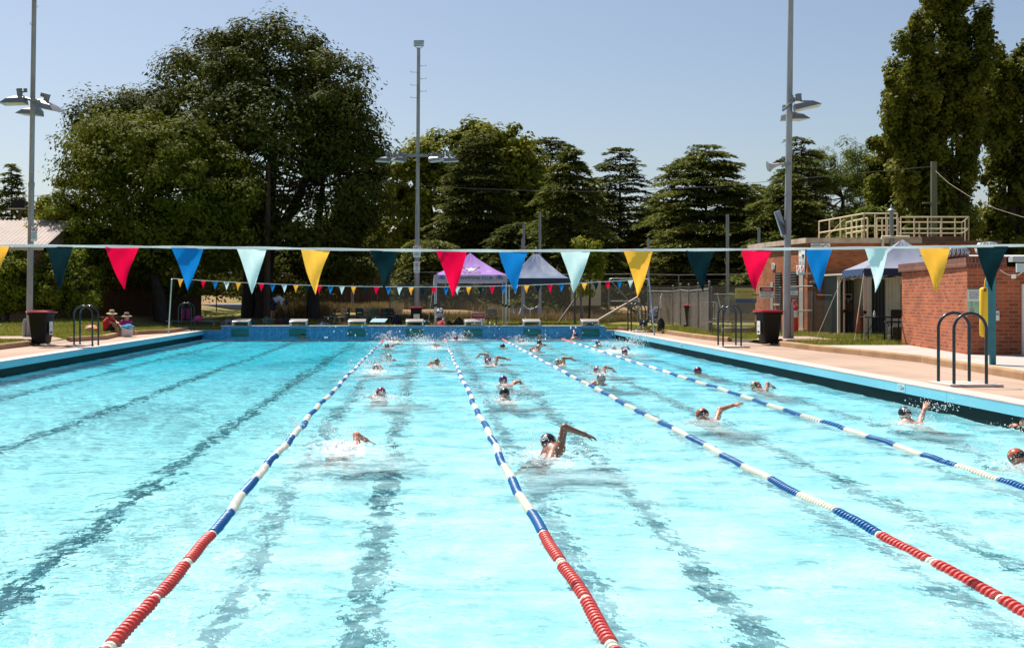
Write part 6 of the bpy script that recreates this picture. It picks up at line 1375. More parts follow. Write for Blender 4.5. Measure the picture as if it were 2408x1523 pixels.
# left bench with its load
bo = V((at(453,764,52.0).x,52.0,.46)); kb = 52/F
root = thing('bench', 'long low bench with a pale blue plank behind the far left ladder', 'bench', bo)
mb = MB(); mb.rbox((0,0,.28),(2.44,.30,.035),.01); mb.build('seat', mat('blue_plank', (.10,.24,.27), .5, 0, (.08,.19,.22), 3), root, 40)
for s in (-1,1):
    mb = MB(); mb.tube([(s*.98,-.12,0),(s*.98,-.12,.25),(s*.98,.12,.25),(s*.98,.12,0)], .02, 6); mb.build('leg', mat('bench_leg', (.38,.33,.28), .5), root, 50)
def bag(name, lab, px, py, Yb, w, h, m, seed=0, dep=None, cat='bag', sq=1.0, z=None, rz=0, pt=.45):
    """slumped soft shape: a squashed lump with folds; bottom at photo row py"""
    p = at(px, py, Yb); 
    if z is not None: p.z = z
    bm = bmesh.new(); bmesh.ops.create_icosphere(bm, subdivisions=4, radius=1); r_ = random.Random(seed)
    ph = [r_.random()*6 for _ in range(8)]; d = dep or w*.7
    for v_ in bm.verts:
        c = v_.co.copy(); n = 1+.13*math.sin(3*c.x+ph[0]+2*c.z)*math.cos(4*c.y+ph[1])+.08*math.sin(7*c.z+ph[2]+5*c.x)+.05*math.sin(13*c.x+ph[3]+9*c.y)*math.sin(11*c.z+ph[4])
        x, y, z_ = c.x*n, c.y*n, c.z*n
        sx_ = 1-.25*max(z_,0)**2*sq
        v_.co = V((x*w/2*sx_, y*d/2*sx_, max(0, (z_+pt)/(1+pt))*h))
    me = bpy.data.meshes.new(name); bm.to_mesh(me); bm.free(); me.materials.append(m); me.shade_smooth()
    o = link(name, me, None, p); o.rotation_euler = (0,0,rz); return tag(o, lab, cat)
def cl(n, c, c2=None, ns=8): return mat('cloth_'+n, c, .85, 0, c2, ns, 3, bump=.3, bs=25, lo=.46, hi=.54)
# backpack on the bench
p = at(437, 764, 51.9); root = thing('backpack', 'maroon and black backpack standing on the left bench', 'backpack', (p.x,51.95,.46+.297))
mb = MB(); mb.rbox((0,0,.29),(.44,.26,.58),.09); mb.build('bag_body', cl('black', (.02,.012,.018)), root, 50)
for s in (-1,1):
    mb = MB(); mb.rbox((s*.13,-.135,.30),(.15,.04,.50),.02); mb.build('side_panel', cl('magenta', (.26,.012,.10)), root, 40)
mb = MB(); mb.tube([(-.07,0,.57),(-.05,0,.64),(.05,0,.64),(.07,0,.57)], .014, 6); mb.build('handle', cl('black', (.02,.012,.018)), root)
bag('towel', 'bright pink towel bunched on the left bench', 465, 764, 51.95, .44, .24, cl('pink', (.60,.06,.20), (.50,.04,.16), 5), 3, .28, 'towel', z=.757)
BG = [('clothes_pile', 'pale top and skin coloured bundle at the left end of the shaded belongings', 538, 757, 54, .75, .34, cl('pale', (.30,.24,.26), (.10,.06,.07), 4), 'clothes'),
 ('towel', 'dark blue towel heap among the shaded belongings', 567, 757, 55, .55, .36, cl('navytowel', (.02,.05,.09), (.03,.09,.14), 6), 'towel'),
 ('bag', 'blue and white bag in the middle of the shaded belongings', 586, 757, 55, .42, .30, cl('bluebag', (.06,.10,.22), (.20,.20,.25), 7), 'bag'),
 ('backpack', 'green backpack behind the leftmost starting blocks', 596, 763, 53, .5, .34, cl('greenbag', (.015,.07,.06), (.03,.10,.09), 5), 'backpack'),
 ('tote_bag', 'large clear green shopping bag beside the bending person', 627, 750, 56, .62, .42, cl('tote', (.06,.13,.10), (.22,.24,.20), 3), 'bag'),
 ('backpack', 'dark red backpack at the feet of the bending person', 655, 755, 54.6, .42, .40, cl('darkred', (.10,.015,.025), (.02,.012,.015), 5), 'backpack'),
 ('blanket_roll', 'striped rug heaped over the bags beside the bending person', 664, 742, 55.5, .70, .34, cl('stripe', (.02,.03,.07), (.16,.05,.05), 16), 'blanket'),
 ('towel', 'green and white striped towel hanging off the bags', 686, 738, 55.6, .36, .36, cl('greenstripe', (.05,.12,.11), (.30,.32,.30), 14), 'towel'),
 ('backpack', 'black backpack with pale label below the striped rug', 672, 760, 53.6, .5, .46, cl('black2', (.012,.014,.02)), 'backpack'),
 ('towel', 'yellow towel on the grass right of the shaded bags', 697, 757, 54, .50, .20, cl('yellowtowel', (.38,.26,.08), (.28,.18,.06), 6), 'towel'),
 ('bag', 'dark patterned bag right of the yellow towel', 710, 757, 54.3, .46, .30, cl('darkpat', (.02,.025,.05), (.10,.10,.14), 12), 'bag'),
 ('towel', 'blue and white towel spread by the dark leaning chair', 762, 758, 53.6, .95, .22, cl('bluewhite', (.02,.06,.24), (.40,.42,.48), 5), 'towel'),
 ('towel', 'orange towel under the green chair of the left cluster', 812, 757, 54, .55, .20, cl('orangetowel', (.62,.22,.09), (.50,.30,.22), 6), 'towel'),
 ('bag', 'navy jacket draped to the ground by the grey chair end', 934, 760, 54.2, .44, .62, cl('navyjacket', (.012,.016,.045)), 'jacket'),
 ('clothes_pile', 'small red bag on the seat behind the right chair cluster', 895, 743, 56, .28, .26, cl('redbag', (.45,.03,.04)), 'bag'),
 ('backpack', 'teal backpack by the guy rope of the purple marquee', 1003, 761, 53, .46, .36, cl('teal', (.01,.10,.12), (.02,.03,.03), 4), 'backpack'),
 ('sports_bag', 'bright red sports bag under the purple marquee', 1037, 764, 52.3, .56, .32, cl('red', (.42,.012,.02), (.30,.01,.02), 5), 'bag'),
 ('sports_bag', 'black rounded bag just right of the red sports bag', 1055, 764, 52.4, .46, .28, cl('black3', (.014,.012,.014)), 'bag'),
 ('backpack', 'tall black backpack left of the second block under the purple marquee', 1078, 765, 52.3, .50, .44, cl('black4', (.010,.010,.011)), 'backpack'),
 ('sports_bag', 'flat black bag at the right leg of the purple marquee', 1187, 765, 52, .62, .16, cl('black5', (.012,.010,.010)), 'bag'),
 ('bag', 'white and navy bag sitting on the white chair', 1034, 737, 53.5, .48, .26, cl('whitenavy', (.55,.55,.58), (.03,.04,.08), 3), 'bag'),
 ('bag', 'grey and purple bag under the rightmost starting block', 1387, 765, 50.9, .42, .20, cl('greybag', (.20,.18,.24), (.08,.06,.12), 6), 'bag'),
 ('towel', 'orange towel on the lawn left of the seated couple', 216, 776.5, 43.2, .58, .20, cl('orange2', (.75,.22,.08), (.55,.35,.28), 5), 'towel'),
 ('clothes_pile', 'patterned cloth on the grass behind the man in red', 264, 783, 42.9, .42, .14, cl('pattern', (.55,.50,.48), (.25,.04,.10), 9), 'clothes')]
for i, (n_, lab, px, py, Yb, w, h, m, c_) in enumerate(BG): bag(n_, lab, px, py, Yb, w, h, m, i+5, None, c_, rz=i*.7, z=(float(gz(at(px,700,Yb).x,Yb))-.03) if Yb > 51.8 and 'sitting' not in lab and 'seat behind' not in lab else None)
# ---------------------------------------------------------------- folding camp chair by the far right ladder
c_ = V((at(1527,770,47.5).x,47.8,.48)); root = thing('camp_chair', 'black folding camp chair with cup arms beside the far right ladder', 'chair', c_, R(-58))
blk = cl('campblack', (.012,.012,.016)); gry = cl('campgrey', (.16,.15,.19), (.03,.03,.05), 9)
mb = MB(); mb.rbox((0,0,.42),(.52,.48,.04),.018); mb.rbox((0,-.25,.30),(.50,.02,.26),.01); mb.build('seat', blk, root, 40)
mb = MB(); T = Matrix.Translation((0,.24,.44)) @ Matrix.Rotation(R(-14),4,'X'); mb.rbox((0,0,.28),(.50,.03,.52),.014,0,T); mb.build('backrest', gry, root, 40)
for s in (-1,1):
    mb = MB(); mb.rbox((s*.30,-.02,.64),(.09,.50,.025),.01); mb.build('armrest', gry, root, 40)
    for a, b_ in (((s*.28,-.26,0),(s*.28,.24,.46)),((s*.28,.26,0),(s*.28,-.24,.46)),((s*.28,-.26,0),(-s*.28,-.26,.42)),((s*.28,.26,0),(-s*.28,.26,.42)),((s*.29,-.24,.44),(s*.29,-.24,.64)),((s*.27,.25,.42),(s*.27,.36,.98))):
        mb = MB(); mb.tube([a,b_], .012, 6); mb.build('leg', black_pl, root, 50)
bag('carry_bag', 'long black carry bag leaning on the folding camp chair', 1553.5, 775.5, 46.2, .30, .54, cl('carry', (.010,.010,.012)), 77, .25, 'bag', .5, rz=.4, z=.46)
bag('white_towel', 'narrow white towel hung over the enclosure fence', 1556, 722, 57, .17, .66, cl('white', (.62,.58,.54)), 79, .12, 'towel', .3)
# white crowd barrier leaning inside the enclosure
b0 = V((at(1668,757,46.5).x,46.5,.5)); kq = 46.5/F; root = thing('barrier', 'white tubular barrier inside the fence left of the mid right ladder', 'barrier', b0)
mb = MB(); X2 = lambda p: (p-1668)*kq; Z2 = lambda p: H-(p-CY)*kq-.5
mb.tube([(X2(1648),0,.02),(X2(1648),0,Z2(712)),(X2(1651),0,Z2(710.5)),(X2(1682),0,Z2(710.5)),(X2(1686),0,Z2(713)),(X2(1686),0,.02)], .022, 7)
for k in range(7): mb.tube([(X2(1653+5*k),0,Z2(711)),(X2(1653+5*k),0,Z2(750))], .010, 5)
mb.tube([(X2(1648),0,Z2(750)),(X2(1686),0,Z2(750))], .018, 6); mb.build('frame', white_paint, root, 50)
mb = MB(); mb.tube([(X2(1688),.1,Z2(689)),(X2(1694),.1,Z2(716)),(X2(1703),.1,Z2(760))], .022, 6); mb.build('loose_pipe', white_paint, root, 50)
# steel bench in front of the low fence
b0 = V((at(1727,770,41.6).x,41.6,.49)); root = thing('steel_bench', 'long low steel framed bench between the right ladder and bin', 'bench', b0)
mb = MB(); mb.bx(-.90,.90,-.16,.16,.43,.47); mb.build('seat', mat('bench_top', (.22,.20,.18), .6, 0, (.15,.14,.13), 4), root)
for x in (-.85,-.05,.8):
    mb = MB(); mb.tube([(x,-.13,0),(x,-.13,.42),(x,.13,.42),(x,.13,0)], .02, 6); mb.build('leg', steel_dk, root, 50)
mb = MB(); mb.rbox((0,0,.13),(1.15,.34,.30),.02); o = mb.build('footing', conc, None, 40); o.location = (at(1736,770,42.3).x, 42.3, .44); tag(o, 'low concrete footing under the steel bench', 'block')
# red and white bollard by the right pole
b0 = V((at(1857,772,41.8).x,41.3,.5)); root = thing('bollard', 'red and white plastic bollard behind the right light pole', 'bollard', b0)
mb = MB(); mb.lathe([(.20,0),(.20,.05),(.145,.06),(.135,.62)], 16); mb.lathe([(.13,.86),(.12,1.0),(.05,1.06),(.045,1.22),(.001,1.24)], 16); mb.build('body', mat('bollard_red', (.70,.03,.02), .4), root, 40); mb = MB(); mb.lathe([(.138,.615),(.133,.865)], 16); mb.build('reflective_band', sign_white, root, 60)
# in the shed: cone, control box, table, chair, bottle
b0 = V((at(2010,782,41.0).x,40.6,.555)); root = thing('traffic_cone', 'orange traffic cone in the tool shed doorway', 'cone', b0); mb = MB(); mb.bx(-.22,.22,-.22,.22,0,.035); mb.build('base', black_pl, root); mb = MB(); mb.lathe([(.185,.036),(.045,.98),(.001,.99)], 20); mb.build('cone_body', mat('cone_orange', (.62,.14,.04), .5), root, 40)
b0 = at(1994,699,41.9); root = thing('control_box', 'cream control box hanging inside the shed doorway', 'control box', b0); mb = MB(); mb.rbox((0,0,0.02),(.24,.1,.22),.01); mb.rbox((0,0,-.15),(.07,.08,.10),.01); mb.build('case', cream, root, 40); mb = MB(); mb.box((0,-.052,.03),(.18,.006,.12)); mb.build('screen', dark, root); mb = MB(); mb.rbox((.0,.03,-.36),(.26,.06,.30),.01); mb.build('backing_board', mat('shed_plywood', (.20,.10,.04), .7), root)
b0 = V((at(2070,800,35.2).x,35.2,.5)); root = thing('folding_table', 'black folding trestle table under the right marquee', 'table', b0); kq = 35.2/F
mb = MB(); mb.rbox((0,0,.73),(1.15,.60,.035),.012); mb.build('tabletop', black_pl, root, 40)
for s in (-1,1):
    mb = MB(); mb.tube([(s*.47,-.25,0),(s*.47,-.25,.70)], .016, 6); mb.tube([(s*.47,.25,0),(s*.47,.25,.70)], .016, 6); mb.tube([(s*.47,-.25,.16),(s*.47,.25,.16)], .013, 6); mb.tube([(s*.47,0,.16),(s*.12,0,.70)], .012, 6); mb.build('leg_frame', black_pl, root, 50)
b0 = V((at(2056,752,35.1).x,35.1,1.249)); root = thing('spray_bottle', 'small clear bottle standing on the black trestle table', 'bottle', b0); mb = MB(); mb.lathe([(.035,0),(.038,.10),(.015,.14)], 12); mb.build('bottle_body', mat('clear_plastic', (.55,.58,.60), .15), root, 50); mb = MB(); mb.lathe([(.018,.14),(.014,.18),(.001,.19)], 10); mb.build('cap', sign_white, root, 50)
b0 = V((at(2108,806,33.4).x,33.5,.5)); root = thing('armchair', 'black high seated chair beside the brick corner', 'chair', b0, R(6))
mb = MB(); mb.rbox((0,0,.62),(.46,.44,.05),.02); mb.build('seat', blk, root, 40); mb = MB(); mb.rbox((0,-.22,.86),(.50,.05,.26),.02); mb.build('backrest', blk, root, 40)
for s in (-1,1):
    for y in (-.2,.2):
        mb = MB(); mb.tube([(s*.22,y,0),(s*.22,y,.95 if y < 0 else .62)], .022, 6); mb.build('leg', black_pl, root, 50)
for k, (z_, w_) in enumerate(((.0,.44),(.24,.40))):
    b1 = V((at(2112,806,34).x,34.1,.5+z_)); mb = MB(); mb.rbox((0,0,.12),(w_,.36,.235),.02); o = mb.build('carton', mat('dark_crate', (.05,.045,.035), .8), None, 40); o.location = b1; tag(o, ('lower' if k == 0 else 'upper')+' dark storage box stacked behind the black chair', 'box')
# ---------------------------------------------------------------- the seated couple and the bending person
def person(name, lab, loc, bones, vox, m, rz=0):
    root = thing(name, lab, 'person', loc, rz); vv, qq = grow(bones, vox); me = np_mesh('person_body', vv, qq, m, True); link('body', me, root); return root
def garment(root, name, bones, m, vox=.014, k=.04):
    vv, qq = grow(bones, vox, k); return link(name, np_mesh(name, vv, qq, m, True), root)
def sun_hat(root, c, m, up=V((0,0,1)), r=.20, band=None):
    u = up.normalized(); x = u.orthogonal().normalized(); y = u.cross(x); M = frame_m(c, x, y, u); mb = MB()
    mb.lathe([(.098,.0),(.150,-.012),(r,-.035),(r+.002,-.028),(.150,-.002),(.102,.012),(.098,.07),(.080,.115),(.03,.125),(.001,.122)], 26, M); o = mb.build('sun_hat', m, root, 60)
    if band: mb = MB(); mb.lathe([(.1035,.012),(.1025,.04)], 26, M); mb.build('hat_band', band, o, 60)
straw = mat('straw_hat', (.42,.30,.17), .85, 0, (.34,.24,.13), 30, bump=.4, bs=60)
# man in red, knees up, arms round the knees; local frame: faces +x and a little to the camera
kS = 42.8/F; mo = V((at(254,783,42.8).x, 42.8, .50)); pm2 = lambda px, py, dy=0: V(((px-254)*kS, dy, H-(py-CY)*kS-.50))
hip = pm2(252,778); chest = pm2(253,758); neck = pm2(257,747); hd = pm2(263,739.5); sh1, sh2 = pm2(257,751,-.19), pm2(258,751,.19)
kn1, kn2 = pm2(272,763,-.10), pm2(277,762,.12); an1, an2 = pm2(278,786,-.10), pm2(284,785,.10); el1, el2 = pm2(264,757,-.26), pm2(268,756,.22); wr1, wr2 = pm2(277,765,-.14), pm2(279,764,.05)
fc_ = V((.62,-.75,-.12)); B = []; head_bones(B, hd, V((0,0,1)), fc_)
B += [(hd-V((0,0,.05)), .055, neck, .058, .03),(neck,.06,chest,.13,.08),(chest,.14,hip,.145,.08),(neck,.055,sh1,.06,.05),(neck,.055,sh2,.06,.05),(sh1,.055,el1,.043,.03),(el1,.042,wr1,.03,.02),(sh2,.055,el2,.043,.03),(el2,.042,wr2,.03,.02),
      (hip+V((.03,-.08,-.0)),.095,kn1,.06,.04),(kn1,.06,an1,.042,.03),(hip+V((.03,.08,0)),.095,kn2,.06,.04),(kn2,.06,an2,.042,.03)]
hand(B, wr1, V((.9,.3,-.3)), V((0,0,-1)), 1, .011); hand(B, wr2, V((.9,-.4,-.3)), V((0,0,-1)), 1, .011, side=-1)
man = person('person', 'man in red shirt, straw hat and sunglasses sitting on the kerb with knees up', mo, B, .011, skins['tan'])
garment(man, 'shirt', [(neck-V((0,0,.02)),.075,chest,.155,.08),(chest,.16,hip+V((0,0,.03)),.165,.08),(neck,.07,sh1,.078,.05),(neck,.07,sh2,.078,.05),(sh1,.075,sh1.lerp(el1,.6),.065,.03),(sh2,.075,sh2.lerp(el2,.6),.065,.03)], cl('redshirt', (.50,.012,.018), (.44,.01,.016), 3))
garment(man, 'shorts', [(hip,.165,hip+V((.03,0,-.02)),.15,.08),(hip+V((.03,-.08,0)),.115,(hip+V((.03,-.08,0))).lerp(kn1,.62),.09,.04),(hip+V((.03,.08,0)),.115,(hip+V((.03,.08,0))).lerp(kn2,.62),.09,.04)], cl('blackshorts', (.012,.012,.014)))
for a in (an1, an2): garment(man, 'shoe', [(a-V((.02,0,-.03)),.052,a+V((-.01,0,-.05)),.055,.03),(a+V((-.01,0,-.055)),.048,a+V((.15,-.06,-.06)),.042,.03)], cl('blackshoe', (.015,.014,.014)), .012)
sun_hat(man, hd+V((0,0,.062)), straw, V((.05,-.08,1)), .205); goggles(hd, V((0,0,1)), fc_, man, True)
# woman in magenta, cross legged, facing us
wo = V((at(297,783,43.0).x, 43.0, .49)); kW = 43/F; pw2 = lambda px, py, dy=0: V(((px-297)*kW, dy, H-(py-CY)*kW-.49))
hd = pw2(298,745.5); neck = pw2(298,753); ch = pw2(297,764); hip = pw2(297,778,.1); s1, s2 = pw2(288,757), pw2(306,757); e1, e2 = pw2(286,768,-.05), pw2(308,768,-.05); w1, w2 = pw2(292,772,-.3), pw2(304,774,-.3)
k1, k2 = pw2(284,780,-.15), pw2(319,781,-.12); a1, a2 = pw2(303,787,-.32), pw2(298,786,-.42); fc_ = V((.05,-1,-.12)); B = []; head_bones(B, hd, V((0,0,1)), fc_)
B += [(hd-V((0,0,.05)),.05,neck,.052,.03),(neck,.055,ch,.12,.08),(ch,.125,hip,.14,.08),(neck,.05,s1,.052,.05),(neck,.05,s2,.052,.05),(s1,.05,e1,.04,.03),(e1,.038,w1,.028,.02),(s2,.05,e2,.04,.03),(e2,.038,w2,.028,.02),(hip,.10,k1,.062,.04),(hip,.10,k2,.062,.04),(k1,.06,a1,.04,.03),(k2,.06,a2,.04,.03),(a2,.04,a2+V((-.12,-.05,-.02)),.03,.03),(a1,.04,a1+V((.12,-.05,-.02)),.03,.03)]
hand(B, w1, V((.6,-.6,-.2)), V((0,0,-1)), 1, .011); hand(B, w2, V((-.6,-.6,-.2)), V((0,0,-1)), 1, .011, side=-1)
wom = person('person', 'person in magenta top and wide hat sitting cross legged behind the white basket', wo, B, .011, skins['pale'])
garment(wom, 'top', [(neck-V((0,0,.03)),.07,ch,.14,.08),(ch,.145,hip+V((0,0,.05)),.155,.08),(neck-V((0,0,.02)),.06,s1,.07,.05),(neck-V((0,0,.02)),.06,s2,.07,.05),(s1,.07,e1,.056,.03),(s2,.07,e2,.056,.03)], cl('magentatop', (.42,.02,.20), (.36,.015,.17), 4))
sun_hat(wom, hd+V((0,0,.06)), mat('brown_hat', (.27,.18,.13), .85, 0, (.22,.15,.11), 30, bump=.3), V((0,-.06,1)), .20, cl('hatband', (.10,.05,.05))); goggles(hd, V((0,0,1)), fc_, wom, True)
tb = MB(); tb.box(ch+V((0,-.15,.03)),(.16,.006,.02)); tb.box(ch+V((0,-.15,-.02)),(.07,.006,.03)); tb.build('chest_print', mat('violet_print', (.16,.08,.26), .7), wom)
b0 = V((at(299,788,42.2).x, 42.2, .375)); root = thing('basket', 'white tapered basket full of blue cloth before the couple', 'basket', b0)
mb = MB(); mb.lathe([(.15,0),(.155,.01),(.19,.30),(.21,.34),(.205,.355),(.195,.34),(.175,.05)], 26, None, 1.1, .85); mb.build('basket_shell', mat('white_basket', (.66,.60,.62), .55, 0, (.60,.53,.55), 3), root, 50)
for s in (-1,1):
    mb = MB(); mb.tube([(s*.21,-.06,.34),(s*.23,-.06,.40),(s*.23,.06,.40),(s*.21,.06,.34)], .012, 6); mb.build('handle', white_paint, root, 60)
bag('blue_cloth', 'crumpled blue towel spilling over the white basket', 299, 770.5, 42.2, .46, .18, cl('bluecloth', (.01,.20,.42), (.02,.30,.45), 7), 51, .34, 'towel', .2, z=.375+.28)
# bending person by the bags
bo_ = V((at(649,752,56.6).x, 56.6, .55)); kB = 56.6/F; pb = lambda px, py, dy=0: V(((px-649)*kB, dy, H-(py-CY)*kB-.55))
hip = pb(642,708); ch = pb(656,703); neck = pb(666,705,-.02); hd = pb(672,710,-.05); s1, s2 = pb(662,707,-.17), pb(663,705,.17); e1, e2 = pb(664,719,-.2), pb(668,719,.15); w1, w2 = pb(670,729,-.2), pb(673,728,.1); k1, k2 = pb(640,731,-.09), pb(644,731,.1); a1, a2 = pb(637,752,-.09), pb(641,752,.1)
B = []; head_bones(B, hd, V((.75,-.1,-.5)), V((.3,-.1,-.9)))
B += [(hd,.06,neck,.06,.03),(neck,.06,ch,.13,.08),(ch,.13,hip,.13,.08),(neck,.055,s1,.06,.05),(neck,.055,s2,.06,.05),(s1,.052,e1,.04,.03),(e1,.04,w1,.03,.02),(s2,.052,e2,.04,.03),(e2,.04,w2,.03,.02),(hip+V((0,-.08,0)),.10,k1,.06,.04),(k1,.06,a1,.04,.03),(hip+V((0,.08,0)),.10,k2,.06,.04),(k2,.06,a2,.04,.03),(a1,.04,a1+V((.16,-.03,-.03)),.03,.03),(a2,.04,a2+V((.16,-.03,-.03)),.03,.03)]
hand(B, w1, V((.3,0,-1)), V((1,0,0)), 1, .012); hand(B, w2, V((.3,0,-1)), V((1,0,0)), 1, .012, side=-1)
ben = person('person', 'person in pale t-shirt and dark shorts bending over bags by the dark pole', bo_, B, .012, skins['tan'])
garment(ben, 'shirt', [(neck-V((.02,0,0)),.08,ch,.15,.08),(ch,.15,hip+V((.05,0,.02)),.15,.08),(s1,.075,s1.lerp(e1,.6),.065,.03),(s2,.075,s2.lerp(e2,.6),.065,.03),(neck,.07,s1,.075,.05),(neck,.07,s2,.075,.05)], cl('paleshirt', (.50,.50,.56)))
garment(ben, 'shorts', [(hip,.155,hip-V((.02,0,.05)),.15,.08),(hip+V((0,-.08,0)),.115,(hip+V((0,-.08,0))).lerp(k1,.85),.085,.04),(hip+V((0,.08,0)),.115,(hip+V((0,.08,0))).lerp(k2,.85),.085,.04)], cl('darkshorts', (.015,.02,.04)))
garment(ben, 'hair', [(hd+V((.03,.0,.02)),.10,hd+V((.06,0,-.05)),.085,.04)], mat('dark_hair', (.015,.011,.009), .6))
# ---------------------------------------------------------------- signs
def sign(name, lab, p, w, h, m, rz=0, th=.012, cat='sign'):
    root = thing(name, lab, cat, p, rz); mb = MB(); mb.rbox((0,0,0),(w,th,h),min(.012,w*.04)); mb.build('plate', m, root, 30); return root
def rect(root, w, h, x, z, m, d=.009, name='panel'):
    mb = MB(); mb.box((x,-d,z),(w,.004,h)); return mb.build(name, m, root)
def words(root, lines, m, d=.011):
    mb = MB()
    for s, size, x, z, bold in lines: text(mb, s, size, face_cam((x,-d,z)), bold)
    return mb.build('lettering', m, root)
def ring(root, r, x, z, m, slash=True, d=.012):
    mb = MB(); mb.tube([(x+r*math.cos(a),-d,z+r*math.sin(a)) for a in np.linspace(0,2*PI,29)], r*.10, 5, False)
    if slash: mb.tube([(x-r*.7,-d,z+r*.7),(x+r*.7,-d,z-r*.7)], r*.09, 5)
    return mb.build('ban_ring', m, root)
def runner(root, x, z, s, m, d=.010):
    mb = MB(); P_ = lambda a, b_: (x+a*s, -d, z+b_*s)
    mb.ell(P_(.05,.36), (.09*s,.003,.09*s), 10, 6); mb.tube([P_(.02,.24),P_(-.05,-.05)], .065*s, 5); mb.tube([P_(-.05,-.05),P_(.14,-.16),P_(.08,-.38)], .05*s, 5); mb.tube([P_(-.05,-.05),P_(-.14,-.24),P_(-.32,-.27)], .05*s, 5); mb.tube([P_(.02,.2),P_(.2,.06),P_(.28,.16)], .04*s, 5); mb.tube([P_(0,.2),P_(-.16,.08),P_(-.22,-.05)], .04*s, 5)
    return mb.build('running_figure', m, root)
YS = 54.5-.14; kS = YS/F
nolist = ['RUNNING','PUSHING','BOMBING','DUNKING']
def no_sign(lab, px, py, Y_, w, h, rz=0):
    r_ = sign('pool_rules_sign', lab, at(px,py,Y_), w, h, sign_white, rz); words(r_, [('NO', h*.34, 0, h*.30, .02)], sign_red); words(r_, [(s, h*.105, 0, h*.06-h*.125*i, .012) for i, s in enumerate(nolist)], sign_black); return r_
no_sign('white NO running pushing bombing sign on the middle pole', 980.3, 591.5, YS, 30*.2708*2.15*kS, 26.5*kS)
r_ = sign('no_running_sign', 'white NO RUNNING sign with red ring on the middle pole', at(980,628,YS), 14.5*kS, 26*kS, sign_white); ring(r_, .10, 0, .10, sign_red); runner(r_, 0, .10, .17, sign_black); words(r_, [('NO', .085, 0, -.09, .012),('RUNNING', .072, 0, -.19, .012)], sign_black)
no_sign('white NO sign turned edgeways on the left pole', 79.8, 550, YL-.1, .20, 34*kL, R(35))
YD = 42.42; kD = YD/F
r_ = sign('danger_sign', 'DANGER NO ENTRY sign on the low fence right of the yellow sign', at(1802.5,687.5,YD), 34*kD, 26*kD, sign_white); rect(r_, 32.5*kD, 9.5*kD, 0, 7.5*kD, sign_black, .008)
mb = MB(); mb.add([(math.cos(a)*14.5*kD,-.012,7.5*kD+math.sin(a)*4.2*kD) for a in np.linspace(0,2*PI,29)[:-1]], [tuple(range(28))]); mb.build('red_oval', sign_red, r_); words(r_, [('DANGER', .078, 0, 7.4*kD, .012)], sign_white, .014); words(r_, [('NO ENTRY', .092, 0, -1.2*kD, .014),('AUTHORISED', .052, 0, -6.2*kD, .008),('PERSONNEL ONLY', .052, 0, -9.9*kD, .008)], sign_black)
yel = mat('sign_yellow', (.50,.40,.10), .5)
r_ = sign('sun_safety_sign', 'yellow and blue sun safety sign hung on the low fence', at(1754,695,YD+.22), 51*kD, 35*kD, yel); rect(r_, 50.4*kD, 10*kD, 0, -12.2*kD, mat('sign_blue', (.05,.10,.20), .5), .008); words(r_, [('Slip! Slop! Slap!', .108, 0, 9*kD, .008),('Play your part in', .052, 0, 1.2*kD, .004),('Sunsmart towns and communities', .040, 0, -2.4*kD, .004)], mat('sign_grey', (.10,.10,.09), .5)); words(r_, [('SunSmart', .04, 18*kD, -12*kD, .004)], mat('sign_pale', (.30,.36,.45), .5))
YN = 41.3; kN = YN/F
r_ = sign('notice_sign', 'NOTICE RESTRICTED AREA sign on the chain link gate', at(1865,685.5,YN), 21*kN, 17.5*kN, sign_white, R(-20)); rect(r_, 20.5*kN, 5.4*kN, 0, 5.8*kN, mat('notice_blue', (.02,.035,.14), .5), .008); words(r_, [('NOTICE', .072, 0, 5.7*kN, .008)], sign_white, .013); words(r_, [('RESTRICTED', .042, 0, .9*kN, .006),('AREA', .042, 0, -2.4*kN, .006),('NO ADMITTANCE', .038, 0, -5.7*kN, .006)], sign_black)
YP = 42.5; kP = YP/F
r_ = sign('chemical_sign', 'SODIUM HYPOCHLORITE sign high on the pump house wall', at(1929.5,582,YP-.03), 46*kP, 20*kP, sign_white); words(r_, [('SODIUM', .066, -9*kP, 7*kP, .010),('HYPOCHLORITE', .066, -9*kP, 3.2*kP, .010),('UN 1791', .066, -9*kP, -2.5*kP, .010)], sign_black)
mb = MB(); c_ = V((12*kP,-.012,-1*kP)); s_ = 9.5*kP; mb.tube([c_+V((0,0,s_)), c_+V((s_,0,0)), c_+V((0,0,-s_)), c_+V((-s_,0,0)), c_+V((0,0,s_))], .010, 4); mb.build('diamond_outline', sign_black, r_); rect(r_, 20*kP, .02, -10*kP, -.2*kP, sign_black)
r_ = thing('corrosive_sign', 'black and white corrosive diamond on the pump house wall', 'sign', at(1919,664,YP-.03)); s_ = 15*kP
mb = MB(); mb.prism([(0,s_*1.02),(s_,0),(0,-s_*1.02),(-s_,0)], .012); mb.build('plate', sign_white, r_); mb = MB(); q_ = s_*.88; mb.add([(q_,-.003,0),(0,-.003,-q_),(-q_,-.003,0)], [(0,2,1)]); mb.build('black_half', sign_black, r_); mb = MB(); q_ = s_*.92; mb.tube([(0,-.004,q_),(q_,-.004,0),(0,-.004,-q_),(-q_,-.004,0),(0,-.004,q_)], .012, 4); mb.bx(-.12,.12,-.01,-.004,.06,.085); mb.bx(-.10,-.04,-.01,-.004,.11,.15); mb.build('outline', sign_black, r_); words(r_, [('CORROSIVE', .058, 0, -.045, .006),('8', .06, 0, -.15, .006)], sign_white, .006)
def side_sign(name, lab, px, z, w, h):
    p = V((PX,PYh,0))+on_side(px, z, .03); r_ = sign(name, lab, p, w, h, sign_white, srz-PI if math.cos(srz-PI) > 0 else srz); r_.rotation_euler = (0,0,math.atan2(-a0.y,-a0.x)); return r_
